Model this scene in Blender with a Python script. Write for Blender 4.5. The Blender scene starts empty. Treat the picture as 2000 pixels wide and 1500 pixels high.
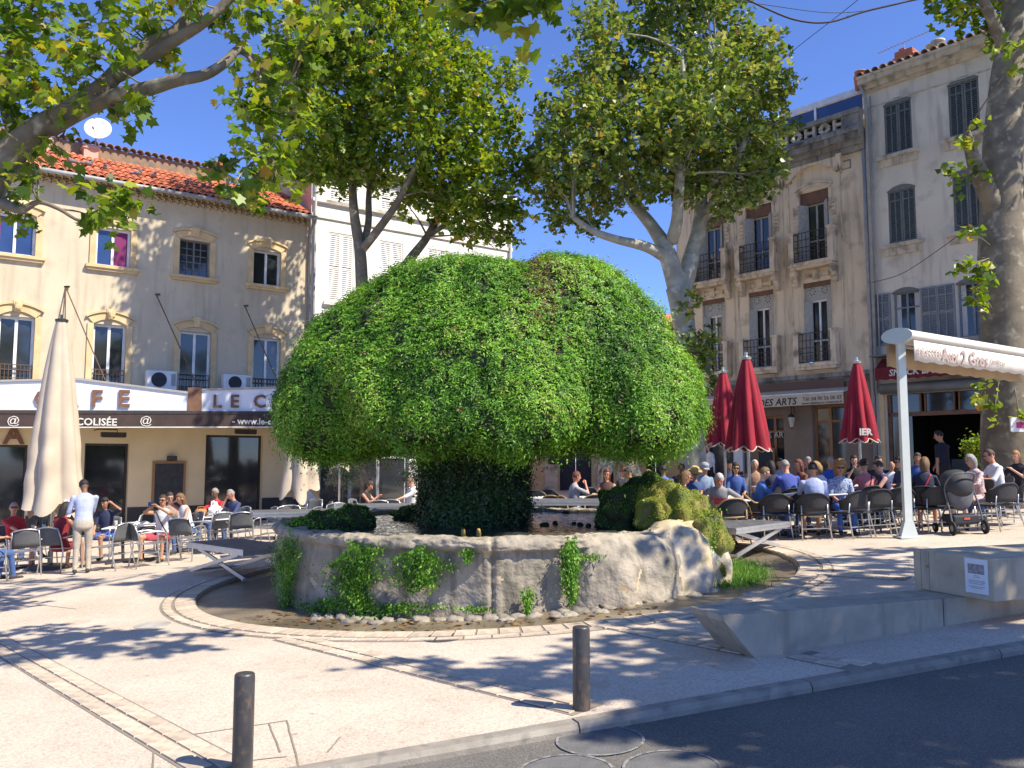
import bpy, bmesh, math, random
import numpy as np
from mathutils import Vector, Matrix, noise as mnoise

# ------------------------------------------------------------------ camera, sky, sun, exposure
FPX, CAMH = 1660.0, 1.855            # focal length in photo pixels, lens height above the ground below it
PITCH = math.atan(150 / FPX)
SUN_AZ, SUN_EL = math.radians(-27.5), math.radians(50)      # azimuth: from +X towards -Y
SUN = Vector((math.cos(SUN_EL) * math.cos(SUN_AZ), math.cos(SUN_EL) * math.sin(SUN_AZ), math.sin(SUN_EL)))
scene = bpy.context.scene
C = scene.collection
cd = bpy.data.cameras.new('camera'); cam = bpy.data.objects.new('camera', cd); C.objects.link(cam)
cd.sensor_width = 36; cd.lens = FPX / 2000 * 36; cd.clip_end = 3000; cd.clip_start = .05
cam.location = (0, 0, CAMH); cam.rotation_euler = (math.pi / 2 + PITCH, 0, 0)
scene.camera = cam
scene.render.resolution_x, scene.render.resolution_y = 1024, 768
w = bpy.data.worlds.new('World'); scene.world = w; w.use_nodes = True
nt = w.node_tree; bg = nt.nodes['Background']
sky = nt.nodes.new('ShaderNodeTexSky'); sky.sky_type = 'NISHITA'; sky.sun_disc = False
sky.sun_elevation = SUN_EL; sky.sun_rotation = math.pi / 2 - SUN_AZ
sky.altitude = 2500; sky.air_density = 1.0; sky.dust_density = 0.0; sky.ozone_density = 4.0
tint = nt.nodes.new('ShaderNodeMix'); tint.data_type = 'RGBA'; tint.blend_type = 'MULTIPLY'; tint.inputs[0].default_value = 1
tint.inputs[7].default_value = (1.0, 1.1, 1.5, 1)            # the deep, saturated blue of the whole sky
nt.links.new(sky.outputs[0], tint.inputs[6]); nt.links.new(tint.outputs[2], bg.inputs[0]); bg.inputs[1].default_value = 0.105
sl = bpy.data.lights.new('sun', 'SUN'); sun = bpy.data.objects.new('sun', sl); C.objects.link(sun)
sl.energy = 5.0; sl.angle = math.radians(.53); sl.color = (1, .91, .76)
sun.rotation_euler = (-SUN).to_track_quat('-Z', 'Y').to_euler()
vs = scene.view_settings
vs.view_transform = 'Standard'; vs.look = 'None'; vs.gamma = 1; vs.exposure = 0.75; vs.use_curve_mapping = False
scene.cycles.max_bounces = 6; scene.cycles.transparent_max_bounces = 8

R = random.Random(7)
RN = np.random.default_rng(11)

# ------------------------------------------------------------------ pixels of the photograph (2000x1500) -> directions
def ray(px, py):
    a, b = (px - 1000) / FPX, (750 - py) / FPX
    c, s = math.cos(PITCH), math.sin(PITCH)
    return Vector((a, c - b * s, s + b * c))
GA, GB = .0536, .0106
def g(x, y):                                  # the square rises to the right and slightly to the back
    return GA * max(-30, min(26, x)) + GB * max(-12, min(48, y))
def gpt(px, py):
    d = ray(px, py); t = CAMH / (-d.z + GA * d.x + GB * d.y); p = d * t
    return Vector((p.x, p.y, g(p.x, p.y)))
def at(px, py, Y):
    d = ray(px, py); t = Y / d.y
    return Vector((d.x * t, Y, CAMH + d.z * t))
def xat(px, Y, z=1.5):                        # world x of a column px at depth Y
    return (px - 1000) / FPX * (Y * math.cos(PITCH) + (z - CAMH) * math.sin(PITCH))
GN = Vector((-GA, -GB, 1)).normalized()

# ------------------------------------------------------------------ materials
MATS = {}
def mat(name, c1, c2=None, scale=4., rough=.7, bump=0., bscale=40., metal=0., spec=.5, lo=.35, hi=.65, c3=None, s3=30., a3=.5,
        coords='Object', stretch=None, seed=0., detail=4, alpha=None, vary=0.):
    m = bpy.data.materials.new(name); m.use_nodes = True; MATS[name] = m
    n = m.node_tree.nodes; l = m.node_tree.links; b = n['Principled BSDF']
    b.inputs['Roughness'].default_value = rough; b.inputs['Metallic'].default_value = metal
    b.inputs['Specular IOR Level'].default_value = spec
    tc = n.new('ShaderNodeTexCoord'); vec = tc.outputs[coords]
    if stretch:
        mp = n.new('ShaderNodeMapping'); mp.inputs['Scale'].default_value = stretch; mp.inputs['Location'].default_value = (seed, seed, seed)
        l.new(vec, mp.inputs[0]); vec = mp.outputs[0]
    c2 = c2 or tuple(v * .82 for v in c1)
    no = n.new('ShaderNodeTexNoise'); no.inputs['Scale'].default_value = scale; no.inputs['Detail'].default_value = detail
    l.new(vec, no.inputs['Vector'])
    mr = n.new('ShaderNodeMapRange'); mr.inputs[1].default_value = lo; mr.inputs[2].default_value = hi
    l.new(no.outputs['Fac'], mr.inputs[0])
    mx = n.new('ShaderNodeMix'); mx.data_type = 'RGBA'
    mx.inputs[6].default_value = (*c1, 1); mx.inputs[7].default_value = (*c2, 1)
    l.new(mr.outputs[0], mx.inputs[0]); out = mx.outputs[2]
    if c3:
        n3 = n.new('ShaderNodeTexNoise'); n3.inputs['Scale'].default_value = s3; n3.inputs['Detail'].default_value = 5
        l.new(vec, n3.inputs['Vector'])
        r3 = n.new('ShaderNodeMapRange'); r3.inputs[1].default_value = .55; r3.inputs[2].default_value = .72; r3.inputs[4].default_value = a3
        l.new(n3.outputs['Fac'], r3.inputs[0])
        m3 = n.new('ShaderNodeMix'); m3.data_type = 'RGBA'; m3.inputs[7].default_value = (*c3, 1)
        l.new(out, m3.inputs[6]); l.new(r3.outputs[0], m3.inputs[0]); out = m3.outputs[2]
    if vary:
        oi = n.new('ShaderNodeObjectInfo'); hs = n.new('ShaderNodeHueSaturation')
        rr = n.new('ShaderNodeMapRange'); rr.inputs[3].default_value = 1 - vary; rr.inputs[4].default_value = 1 + vary
        l.new(oi.outputs['Random'], rr.inputs[0]); l.new(rr.outputs[0], hs.inputs['Value']); l.new(out, hs.inputs['Color']); out = hs.outputs[0]
    l.new(out, b.inputs['Base Color'])
    if bump:
        nb = n.new('ShaderNodeTexNoise'); nb.inputs['Scale'].default_value = bscale; nb.inputs['Detail'].default_value = 5
        l.new(vec, nb.inputs['Vector'])
        bp = n.new('ShaderNodeBump'); bp.inputs['Strength'].default_value = bump; bp.inputs['Distance'].default_value = .02
        l.new(nb.outputs['Fac'], bp.inputs['Height']); l.new(bp.outputs[0], b.inputs['Normal'])
    if alpha is not None: b.inputs['Alpha'].default_value = alpha
    return m

def speckle(m, scale, dark, amount=.5, light=None):
    """fine aggregate: every Voronoi cell gets its own tone"""
    n = m.node_tree.nodes; l = m.node_tree.links; b = n['Principled BSDF']
    src = b.inputs['Base Color'].links[0].from_socket
    tc = n.new('ShaderNodeTexCoord'); vo = n.new('ShaderNodeTexVoronoi'); vo.inputs['Scale'].default_value = scale
    l.new(tc.outputs['Object'], vo.inputs['Vector'])
    sp = n.new('ShaderNodeSeparateColor'); l.new(vo.outputs['Color'], sp.inputs[0])
    r = n.new('ShaderNodeMapRange'); r.inputs[1].default_value = .45; r.inputs[2].default_value = 1; r.inputs[4].default_value = amount
    l.new(sp.outputs[0], r.inputs[0])
    mx = n.new('ShaderNodeMix'); mx.data_type = 'RGBA'; mx.inputs[7].default_value = (*dark, 1)
    l.new(src, mx.inputs[6]); l.new(r.outputs[0], mx.inputs[0])
    out = mx.outputs[2]
    if light:
        r2 = n.new('ShaderNodeMapRange'); r2.inputs[1].default_value = .7; r2.inputs[2].default_value = 1; r2.inputs[4].default_value = amount
        l.new(sp.outputs[1], r2.inputs[0])
        m2 = n.new('ShaderNodeMix'); m2.data_type = 'RGBA'; m2.inputs[7].default_value = (*light, 1)
        l.new(out, m2.inputs[6]); l.new(r2.outputs[0], m2.inputs[0]); out = m2.outputs[2]
    l.new(out, b.inputs['Base Color'])
    return m

def streaks(m, col, amount, sc=(3, 3, .3), scale=1.6, lo=.52, hi=.68):
    """run-off stains: noise drawn out downwards"""
    n = m.node_tree.nodes; l = m.node_tree.links; b = n['Principled BSDF']; src = b.inputs['Base Color'].links[0].from_socket
    tc = n.new('ShaderNodeTexCoord'); mp = n.new('ShaderNodeMapping'); mp.inputs['Scale'].default_value = sc
    ns = n.new('ShaderNodeTexNoise'); ns.inputs['Scale'].default_value = scale; ns.inputs['Detail'].default_value = 7
    mr = n.new('ShaderNodeMapRange'); mr.inputs[1].default_value = lo; mr.inputs[2].default_value = hi; mr.inputs[4].default_value = amount
    mx = n.new('ShaderNodeMix'); mx.data_type = 'RGBA'; mx.inputs[7].default_value = (*col, 1)
    l.new(tc.outputs['Object'], mp.inputs[0]); l.new(mp.outputs[0], ns.inputs['Vector']); l.new(ns.outputs['Fac'], mr.inputs[0]); l.new(mr.outputs[0], mx.inputs[0]); l.new(src, mx.inputs[6]); l.new(mx.outputs[2], b.inputs['Base Color'])
    return m

def leafmat(name, ramp, trans=.35, rough=.45, spec=.5):
    """foliage: each leaf carries its own random number in the attribute 'rnd'"""
    m = bpy.data.materials.new(name); m.use_nodes = True; MATS[name] = m
    n = m.node_tree.nodes; l = m.node_tree.links; b = n['Principled BSDF']; o = n['Material Output']
    a = n.new('ShaderNodeAttribute'); a.attribute_name = 'rnd'
    cr = n.new('ShaderNodeValToRGB'); e = cr.color_ramp.elements
    e[0].position, e[0].color = ramp[0][0], (*ramp[0][1], 1); e[1].position, e[1].color = ramp[-1][0], (*ramp[-1][1], 1)
    for p, c in ramp[1:-1]:
        k = e.new(p); k.color = (*c, 1)
    l.new(a.outputs['Fac'], cr.inputs[0]); l.new(cr.outputs[0], b.inputs['Base Color'])
    b.inputs['Roughness'].default_value = rough; b.inputs['Specular IOR Level'].default_value = spec
    t = n.new('ShaderNodeBsdfTranslucent'); hs = n.new('ShaderNodeHueSaturation'); hs.inputs['Value'].default_value = 1.6; hs.inputs['Saturation'].default_value = 1.1
    hs.inputs['Hue'].default_value = .485
    l.new(cr.outputs[0], hs.inputs['Color']); l.new(hs.outputs[0], t.inputs[0])
    mx = n.new('ShaderNodeMixShader'); mx.inputs[0].default_value = trans
    l.new(b.outputs[0], mx.inputs[1]); l.new(t.outputs[0], mx.inputs[2]); l.new(mx.outputs[0], o.inputs[0])
    return m

# ------------------------------------------------------------------ objects
def tag(o, label=None, cat=None, group=None, kind=None):
    if label: o['label'] = label
    if cat: o['category'] = cat
    if group: o['group'] = group
    if kind: o['kind'] = kind
    return o
def empty(name, loc=(0, 0, 0), rz=0., label=None, cat=None, group=None):
    o = bpy.data.objects.new(name, None); C.objects.link(o); o.location = loc; o.rotation_euler = (0, 0, rz)
    o.empty_display_size = .2
    return tag(o, label, cat, group)
def M(x): return MATS[x] if isinstance(x, str) else x
def link(name, me, parent=None):
    o = bpy.data.objects.new(name, me); C.objects.link(o)
    if parent: o.parent = parent
    return o
def copy_tree(o, parent=None):
    c = o.copy(); C.objects.link(c); c.parent = parent
    for ch in o.children: copy_tree(ch, c)
    return c

class MB:
    """collects shapes, then becomes ONE mesh object"""
    def __init__(s): s.v = []; s.f = []; s.m = []
    def add(s, vs, fs, m=0):
        k = len(s.v); s.v += [tuple(q) for q in vs]; s.f += [tuple(i + k for i in f) for f in fs]; s.m += [m] * len(fs); return s
    def box(s, a, b, m=0):                      # two opposite corners
        x0, y0, z0 = (min(p, q) for p, q in zip(a, b)); x1, y1, z1 = (max(p, q) for p, q in zip(a, b))
        return s.add([(x0, y0, z0), (x1, y0, z0), (x1, y1, z0), (x0, y1, z0), (x0, y0, z1), (x1, y0, z1), (x1, y1, z1), (x0, y1, z1)],
                     [(0, 3, 2, 1), (4, 5, 6, 7), (0, 1, 5, 4), (1, 2, 6, 5), (2, 3, 7, 6), (3, 0, 4, 7)], m)
    def bar(s, p, q, w, h, m=0, up=(0, 0, 1)):  # rectangular bar from p to q
        p, q = Vector(p), Vector(q); d = (q - p).normalized(); u = Vector(up)
        if abs(d.dot(u)) > .98: u = Vector((0, 1, 0))
        r = d.cross(u).normalized(); u = r.cross(d).normalized(); r = r * (w / 2); u = u * (h / 2)
        vs = [e + a * r + b * u for e in (p, q) for a, b in ((-1, -1), (1, -1), (1, 1), (-1, 1))]
        return s.add(vs, [(0, 1, 2, 3), (7, 6, 5, 4), (0, 4, 5, 1), (1, 5, 6, 2), (2, 6, 7, 3), (3, 7, 4, 0)], m)
    def tube(s, path, rad, n=8, m=0, cap=True, flat=None):
        path = [Vector(p) for p in path]; N = len(path)
        rad = [rad] * N if isinstance(rad, (int, float)) else rad
        vs = []; fs = []; u = None
        for i, p in enumerate(path):
            d = (path[min(i + 1, N - 1)] - path[max(i - 1, 0)]).normalized()
            if u is None:
                u = Vector((0, 0, 1)) if abs(d.z) < .9 else Vector((1, 0, 0))
            u = (u - d * u.dot(d)).normalized(); r = d.cross(u)
            for k in range(n):
                a = 2 * math.pi * k / n
                vs.append(p + (u * math.cos(a) + r * math.sin(a)) * rad[i])
        for i in range(N - 1):
            for k in range(n):
                fs.append((i * n + k, i * n + (k + 1) % n, (i + 1) * n + (k + 1) % n, (i + 1) * n + k))
        if cap: fs += [tuple(range(n - 1, -1, -1)), tuple(range((N - 1) * n, N * n))]
        return s.add(vs, fs, m)
    def lathe(s, prof, n=16, m=0, c=(0, 0, 0), mod=None):   # prof: (radius, z)
        vs = []; fs = []
        for j, (r, z) in enumerate(prof):
            for k in range(n):
                a = 2 * math.pi * k / n; rr = r * (mod(a, j / (len(prof) - 1)) if mod else 1)
                vs.append((c[0] + rr * math.cos(a), c[1] + rr * math.sin(a), c[2] + z))
        for j in range(len(prof) - 1):
            for k in range(n): fs.append((j * n + k, j * n + (k + 1) % n, (j + 1) * n + (k + 1) % n, (j + 1) * n + k))
        fs += [tuple(range(n - 1, -1, -1)), tuple(range((len(prof) - 1) * n, len(prof) * n))]
        return s.add(vs, fs, m)
    def prism(s, poly, d, m=0):                 # closed 3D polygon pushed along the vector d
        d = Vector(d); p = [Vector(q) for q in poly]; k = len(p)
        return s.add(p + [q + d for q in p], [tuple(range(k)), tuple(range(2 * k - 1, k - 1, -1))] + [(i, i + k, (i + 1) % k + k, (i + 1) % k) for i in range(k)], m)
    def blob(s, c, r, n=10, rings=7, m=0, rough=0., seed=0, fr=2.):
        vs = []; fs = []; c = Vector(c); r = r if isinstance(r, (tuple, list)) else (r, r, r)
        for j in range(rings + 1):
            t = math.pi * j / rings
            for k in range(n):
                a = 2 * math.pi * k / n; d = Vector((math.sin(t) * math.cos(a), math.sin(t) * math.sin(a), math.cos(t)))
                q = 1 + (rough * mnoise.noise(d * fr + Vector((seed * 7.3, seed, 0))) if rough else 0)
                vs.append(c + Vector((d.x * r[0], d.y * r[1], d.z * r[2])) * q)
        for j in range(rings):
            for k in range(n): fs.append((j * n + k, (j + 1) * n + k, (j + 1) * n + (k + 1) % n, j * n + (k + 1) % n))
        return s.add(vs, fs, m)
    def mesh(s, name, mats, smooth=False, angle=None):
        me = bpy.data.meshes.new(name); me.from_pydata(s.v, [], s.f)
        mats = mats if isinstance(mats, (list, tuple)) else [mats]
        for x in mats: me.materials.append(M(x))
        if len(mats) > 1: me.polygons.foreach_set('material_index', s.m)
        bm = bmesh.new(); bm.from_mesh(me); bmesh.ops.recalc_face_normals(bm, faces=bm.faces); bm.to_mesh(me); bm.free()
        if smooth or angle: me.shade_smooth()
        if angle: me.set_sharp_from_angle(angle=math.radians(angle))
        me.update(); return me
    def build(s, name, mats, parent=None, smooth=False, angle=None):
        return link(name, s.mesh(name, mats, smooth, angle), parent)

def np_mesh(name, V, Fc, material, rnd=None, smooth=False):
    """big uniform-polygon mesh from numpy arrays; rnd: one number per polygon"""
    me = bpy.data.meshes.new(name); k = Fc.shape[1]
    me.vertices.add(len(V)); me.vertices.foreach_set('co', np.ascontiguousarray(V, np.float32).ravel())
    me.loops.add(Fc.size); me.loops.foreach_set('vertex_index', np.ascontiguousarray(Fc, np.int32).ravel())
    me.polygons.add(len(Fc)); me.polygons.foreach_set('loop_start', np.arange(0, Fc.size, k, dtype=np.int32))
    me.materials.append(M(material)); me.update(calc_edges=True)
    if rnd is not None:
        at_ = me.attributes.new('rnd', 'FLOAT', 'FACE'); at_.data.foreach_set('value', np.ascontiguousarray(rnd, np.float32))
    if smooth: me.shade_smooth()
    return me

# leaf outlines in the XY plane, stem at the origin, tip along +Y
_h = [(0, 0), (.16, .10), (.50, .12), (.34, .36), (.52, .62), (.26, .62), (0, 1.0)]
PLANE_LEAF = np.array(_h + [(-x, y) for x, y in _h[-2:0:-1]], float)
OVAL_LEAF = np.array([(0, 0), (.28, .35), (.18, .75), (0, 1), (-.18, .75), (-.28, .35)], float)
SMALL_LEAF = np.array([(0, 0), (.33, .45), (0, 1), (-.33, .45)], float)
LOBE_LEAF = np.array([(0, 0), (.48, .22), (.3, .55), (0, 1), (-.3, .55), (-.48, .22)], float)
def leaves(P, size, normals, tips, outline, fold=.18):
    """P (n,3) stems, size (n,), plane normals (n,3), tip directions (n,3) -> V, F"""
    n = len(P); k = len(outline)
    nz = normals / (np.linalg.norm(normals, axis=1, keepdims=True) + 1e-9)
    ty = tips - nz * np.sum(tips * nz, 1, keepdims=True); ty /= (np.linalg.norm(ty, axis=1, keepdims=True) + 1e-9)
    tx = np.cross(ty, nz)
    o = np.asarray(outline); h = -fold * np.abs(o[:, 0]) - .12 * o[:, 1] ** 2
    V = P[:, None, :] + size[:, None, None] * (o[None, :, 0:1] * tx[:, None, :] + o[None, :, 1:2] * ty[:, None, :] + h[None, :, None] * nz[:, None, :])
    return V.reshape(-1, 3), np.arange(n * k).reshape(n, k)
def rand_dirs(n):
    v = RN.normal(size=(n, 3)); return v / np.linalg.norm(v, axis=1, keepdims=True)
def text_mesh(body, size, material, ext=.01, font_shear=0., bold=0., align='CENTER', space=1.):
    cu = bpy.data.curves.new('lettering', 'FONT'); cu.body = body; cu.size = size; cu.extrude = ext; cu.shear = font_shear; cu.offset = bold
    cu.align_x = align; cu.align_y = 'CENTER'; cu.space_character = space; cu.resolution_u = 2
    o = bpy.data.objects.new('lettering', cu); C.objects.link(o)
    me = bpy.data.meshes.new_from_object(o.evaluated_get(bpy.context.evaluated_depsgraph_get()))
    bpy.data.objects.remove(o); bpy.data.curves.remove(cu)
    me.materials.clear(); me.materials.append(M(material)); return me
def lettering(body, size, material, parent, origin, xdir, ydir=(0, 0, 1), **k):
    """flat letters: xdir reads left to right, ydir up"""
    me = text_mesh(body, size, material, **k); o = link('lettering', me, parent)
    x = Vector(xdir).normalized(); y = Vector(ydir); y = (y - x * y.dot(x)).normalized(); z = x.cross(y)
    o.matrix_local = Matrix(((x.x, y.x, z.x, origin[0]), (x.y, y.y, z.y, origin[1]), (x.z, y.z, z.z, origin[2]), (0, 0, 0, 1)))
    return o
# ------------------------------------------------------------------ ground, road, kerb
speckle(mat('pavement', (.60, .515, .42), (.50, .425, .34), scale=.7, rough=.85, bump=.25, bscale=160, c3=(.40, .31, .23), s3=3.2, a3=.45), 75, (.26, .19, .13), .5, (.74, .63, .5))
def spots(m, scale, col, thr, amount):
    n = m.node_tree.nodes; l = m.node_tree.links; b = n['Principled BSDF']; src = b.inputs['Base Color'].links[0].from_socket
    tc = n.new('ShaderNodeTexCoord'); vo = n.new('ShaderNodeTexVoronoi'); vo.inputs['Scale'].default_value = scale; l.new(tc.outputs['Object'], vo.inputs['Vector'])
    sp = n.new('ShaderNodeSeparateColor'); l.new(vo.outputs['Color'], sp.inputs[0])
    th = n.new('ShaderNodeMath'); th.operation = 'MULTIPLY'; th.inputs[1].default_value = thr; l.new(sp.outputs[0], th.inputs[0])
    lt = n.new('ShaderNodeMath'); lt.operation = 'LESS_THAN'; l.new(vo.outputs['Distance'], lt.inputs[0]); l.new(th.outputs[0], lt.inputs[1])
    am = n.new('ShaderNodeMath'); am.operation = 'MULTIPLY'; am.inputs[1].default_value = amount; l.new(lt.outputs[0], am.inputs[0])
    mx = n.new('ShaderNodeMix'); mx.data_type = 'RGBA'; mx.inputs[7].default_value = (*col, 1); l.new(src, mx.inputs[6]); l.new(am.outputs[0], mx.inputs[0]); l.new(mx.outputs[2], b.inputs['Base Color'])
spots(MATS['pavement'], 3.4, (.20, .155, .11), .10, .55); spots(MATS['pavement'], 1.1, (.36, .28, .2), .22, .35)
mat('paver', (.58, .475, .36), (.47, .385, .295), scale=9, rough=.8, bump=.2, bscale=70, vary=.14, c3=(.3, .24, .18), s3=14, a3=.5)
mat('mortar', (.26, .22, .17), rough=.95)
speckle(mat('asphalt', (.125, .115, .10), (.16, .148, .13), scale=1.3, rough=.8, bump=.5, bscale=180), 130, (.055, .05, .045), .6, (.30, .28, .25))
mat('kerb_stone', (.235, .21, .175), (.31, .28, .23), scale=6, rough=.85, bump=.3, bscale=90, vary=.08, c3=(.11, .105, .1), s3=8, a3=.6)
mat('cast_iron', (.10, .095, .09), (.16, .15, .14), scale=20, rough=.55, bump=.3, bscale=60, metal=.6)
mat('worn_concrete', (.42, .40, .36), (.30, .285, .26), scale=5, rough=.85, bump=.2)
mat('wet_stone', (.27, .215, .145), (.11, .09, .06), scale=1.1, rough=.35, bump=.8, bscale=18, c3=(.07, .06, .04), s3=4, a3=.7, detail=7)

FC = Vector((-.2, 13.65, 0)); RING = 4.49
_ka, _kb = gpt(650, 1500), gpt(2000, 1262)
KD = (_kb - _ka); KD.z = 0; KD.normalize(); KN = Vector((-KD.y, KD.x, 0))      # along the kerb, towards the square
def kerb_pt(s, off=0): return Vector((_ka.x, _ka.y, 0)) + KD * s + KN * off
def kerb_dist(x, y): return (Vector((x, y, 0)) - _ka.xy.to_3d()).dot(KN)
def sheet(name, pts_fn, nu, nv, material, kind='structure'):
    V = []; Fs = []
    for i in range(nu):
        for j in range(nv): V.append(pts_fn(i / (nu - 1), j / (nv - 1)))
    for i in range(nu - 1):
        for j in range(nv - 1): Fs.append((i * nv + j, (i + 1) * nv + j, (i + 1) * nv + j + 1, i * nv + j + 1))
    me = bpy.data.meshes.new(name); me.from_pydata(V, [], Fs); me.materials.append(M(material)); me.shade_smooth()
    o = link(name, me); o['kind'] = kind
    return o
def _gr(u, v):
    x, y = (u - .5) * 800, (v - .5) * 800
    return (x, y, g(x, y) - .35)
sheet('ground', _gr, 81, 81, 'worn_concrete')
def _pv(u, v):
    th = 2 * math.pi * u; d = Vector((math.cos(th), math.sin(th), 0)); k = d.dot(KN); c0 = kerb_dist(FC.x, FC.y) - .14
    rm = 75 if k >= -1e-4 else min(75, c0 / -k)
    r = (RING + .002) * (rm / RING) ** v
    x, y = FC.x + d.x * r, FC.y + d.y * r
    return (x, y, g(x, y))
pave = sheet('pavement', _pv, 721, 34, 'pavement')
def _rd(u, v):
    p = kerb_pt(-75 + 150 * u, -16 * v); return (p.x, p.y, g(p.x, p.y) - .065)
road = sheet('road', _rd, 61, 12, 'asphalt')
kerb = tag(empty('kerb'), kind='structure')
s = -6.
while s < 12:
    L = 1.9; b = MB(); ps = [kerb_pt(s, 0), kerb_pt(s + L, 0), kerb_pt(s + L, .14), kerb_pt(s, .14)]
    e = R.uniform(-.004, .004)
    top = [Vector((p.x, p.y, g(p.x, p.y) + .006 + e)) for p in ps]
    top[0] += KN * .025; top[1] += KN * .025
    lowf = [Vector((p.x, p.y, g(p.x, p.y) - .03)) for p in ps[:2]]
    bot = [Vector((p.x, p.y, g(p.x, p.y) - .2)) for p in ps]
    b.add(top + lowf + bot, [(0, 1, 2, 3), (4, 5, 1, 0), (6, 7, 5, 4), (7, 8, 2, 1, 5), (9, 6, 4, 0, 3), (8, 9, 3, 2), (6, 9, 8, 7)])
    b.build('kerb_block', 'kerb_stone', kerb); s += L + .012

# rows of pavers laid in the sheet
def paver_mesh(L, W, H=.012):
    b = MB(); e = .006
    b.add([(-L / 2, -W / 2, -.01), (L / 2, -W / 2, -.01), (L / 2, W / 2, -.01), (-L / 2, W / 2, -.01),
           (-L / 2 + e, -W / 2 + e, H), (L / 2 - e, -W / 2 + e, H), (L / 2 - e, W / 2 - e, H), (-L / 2 + e, W / 2 - e, H)],
          [(4, 5, 6, 7), (0, 1, 5, 4), (1, 2, 6, 5), (2, 3, 7, 6), (3, 0, 4, 7)])
    return b.mesh('paver', 'paver')
def lay(me, x, y, ang, parent, name='paver', dz=0., tilt=.004):
    o = link(name, me, parent); z = g(x, y) + dz + R.uniform(-.002, .002)
    q = Vector((0, 0, 1)).rotation_difference(GN).to_matrix() @ Matrix.Rotation(ang + R.uniform(-.012, .012), 3, 'Z')
    o.matrix_local = Matrix.Translation((x, y, z)) @ q.to_4x4(); return o
pm1 = paver_mesh(.235, .145)
def strip(a, b, rows=2, step=.25, skip=None):
    a, b = Vector((a.x, a.y, 0)), Vector((b.x, b.y, 0)); d = (b - a).normalized(); n = Vector((-d.y, d.x, 0)); L = (b - a).length
    mb = MB(); h = rows * .078 + .012
    qs = [a - n * h, b - n * h, b + n * h, a + n * h]
    mb.add([(q.x, q.y, g(q.x, q.y) + .003) for q in qs], [(0, 1, 2, 3)]); mb.build('mortar_bed', 'mortar', pave)
    for r in range(rows):
        t = .125 + (r % 2) * .11
        while t < L - .1:
            p = a + d * t + n * ((r - (rows - 1) / 2) * .156)
            lay(pm1, p.x, p.y, math.atan2(d.y, d.x), pave); t += step
strip(gpt(-60, 1225), gpt(440, 1508)); strip(gpt(560, 1245), gpt(1150, 1387)); strip(gpt(1165, 1216), gpt(1476, 1274))
strip(gpt(1566, 1118), gpt(1775, 1131)); strip(gpt(1560, 1278), gpt(1700, 1306), 2); strip(gpt(1480, 1163), gpt(1640, 1192))
def joint(a, b, w_=.012):                              # saw cuts and repair joints in the paving
    a, b = gpt(*a), gpt(*b); d = (b - a).normalized(); nn = Vector((-d.y, d.x, 0)) * w_; mb = MB(); k = 8; V = []
    for i in range(k + 1):
        p = a.lerp(b, i / k) + nn * (.6 * mnoise.noise((i * .9, a.x, 0)))
        for q in (p - nn * .5, p + nn * .5): V.append((q.x, q.y, g(q.x, q.y) + .0035))
    mb.add(V, [(2 * i, 2 * i + 2, 2 * i + 3, 2 * i + 1) for i in range(k)]); mb.build('repair_joint', 'mortar', pave)
for a, b in (((302, 1446), (560, 1408)), ((302, 1446), (298, 1505)), ((560, 1408), (585, 1500)), ((470, 1488), (560, 1478)), ((525, 1414), (548, 1470)), ((640, 1470), (664, 1440)), ((0, 1172), (150, 1190))): joint(a, b)
# the ring round the fountain: one course on edge plus a thin inner rim
pm2 = paver_mesh(.27, .215); pm3 = paver_mesh(.27, .12)
nb = 100
mb = MB(); V = []; Fs = []
for k in range(181):
    a = 2 * math.pi * k / 180
    for r_ in (RING + .004, RING + .47):
        x, y = FC.x + r_ * math.cos(a), FC.y + r_ * math.sin(a); V.append((x, y, g(x, y) + .003))
mb.add(V, [(2 * k, 2 * k + 2, 2 * k + 3, 2 * k + 1) for k in range(180)]); mb.build('mortar_bed', 'mortar', pave)
for k in range(int(2 * math.pi * (RING + .15) / .232)):
    a = k * .232 / (RING + .15)
    lay(pm2, FC.x + (RING + .15) * math.cos(a), FC.y + (RING + .15) * math.sin(a), a, pave)
for k in range(int(2 * math.pi * (RING + .38) / .285)):
    a = k * .285 / (RING + .38)
    lay(pm3, FC.x + (RING + .38) * math.cos(a), FC.y + (RING + .38) * math.sin(a), a + math.pi / 2, pave)
# sunk gutter between ring and basin
def _gut(u, v):
    th = 2 * math.pi * u; r = 2.6 + (RING - 2.6) * v; x, y = FC.x + r * math.cos(th), FC.y + r * math.sin(th)
    nz = mnoise.noise((x * 3, y * 3, 0)) * .02 + mnoise.noise((x * 9, y * 9, 4)) * .012
    return (x, y, g(x, y) - .075 + .03 * v + nz * (1 - v * .6))
tag(sheet('gutter', _gut, 300, 26, 'wet_stone'), kind='structure')
def _edge(u, v):
    th = 2 * math.pi * u; r = RING + .001; x, y = FC.x + r * math.cos(th), FC.y + r * math.sin(th); return (x, y, g(x, y) + .004 - .16 * v)
sheet('gutter_edge', _edge, 181, 2, 'paver').parent = pave
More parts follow.
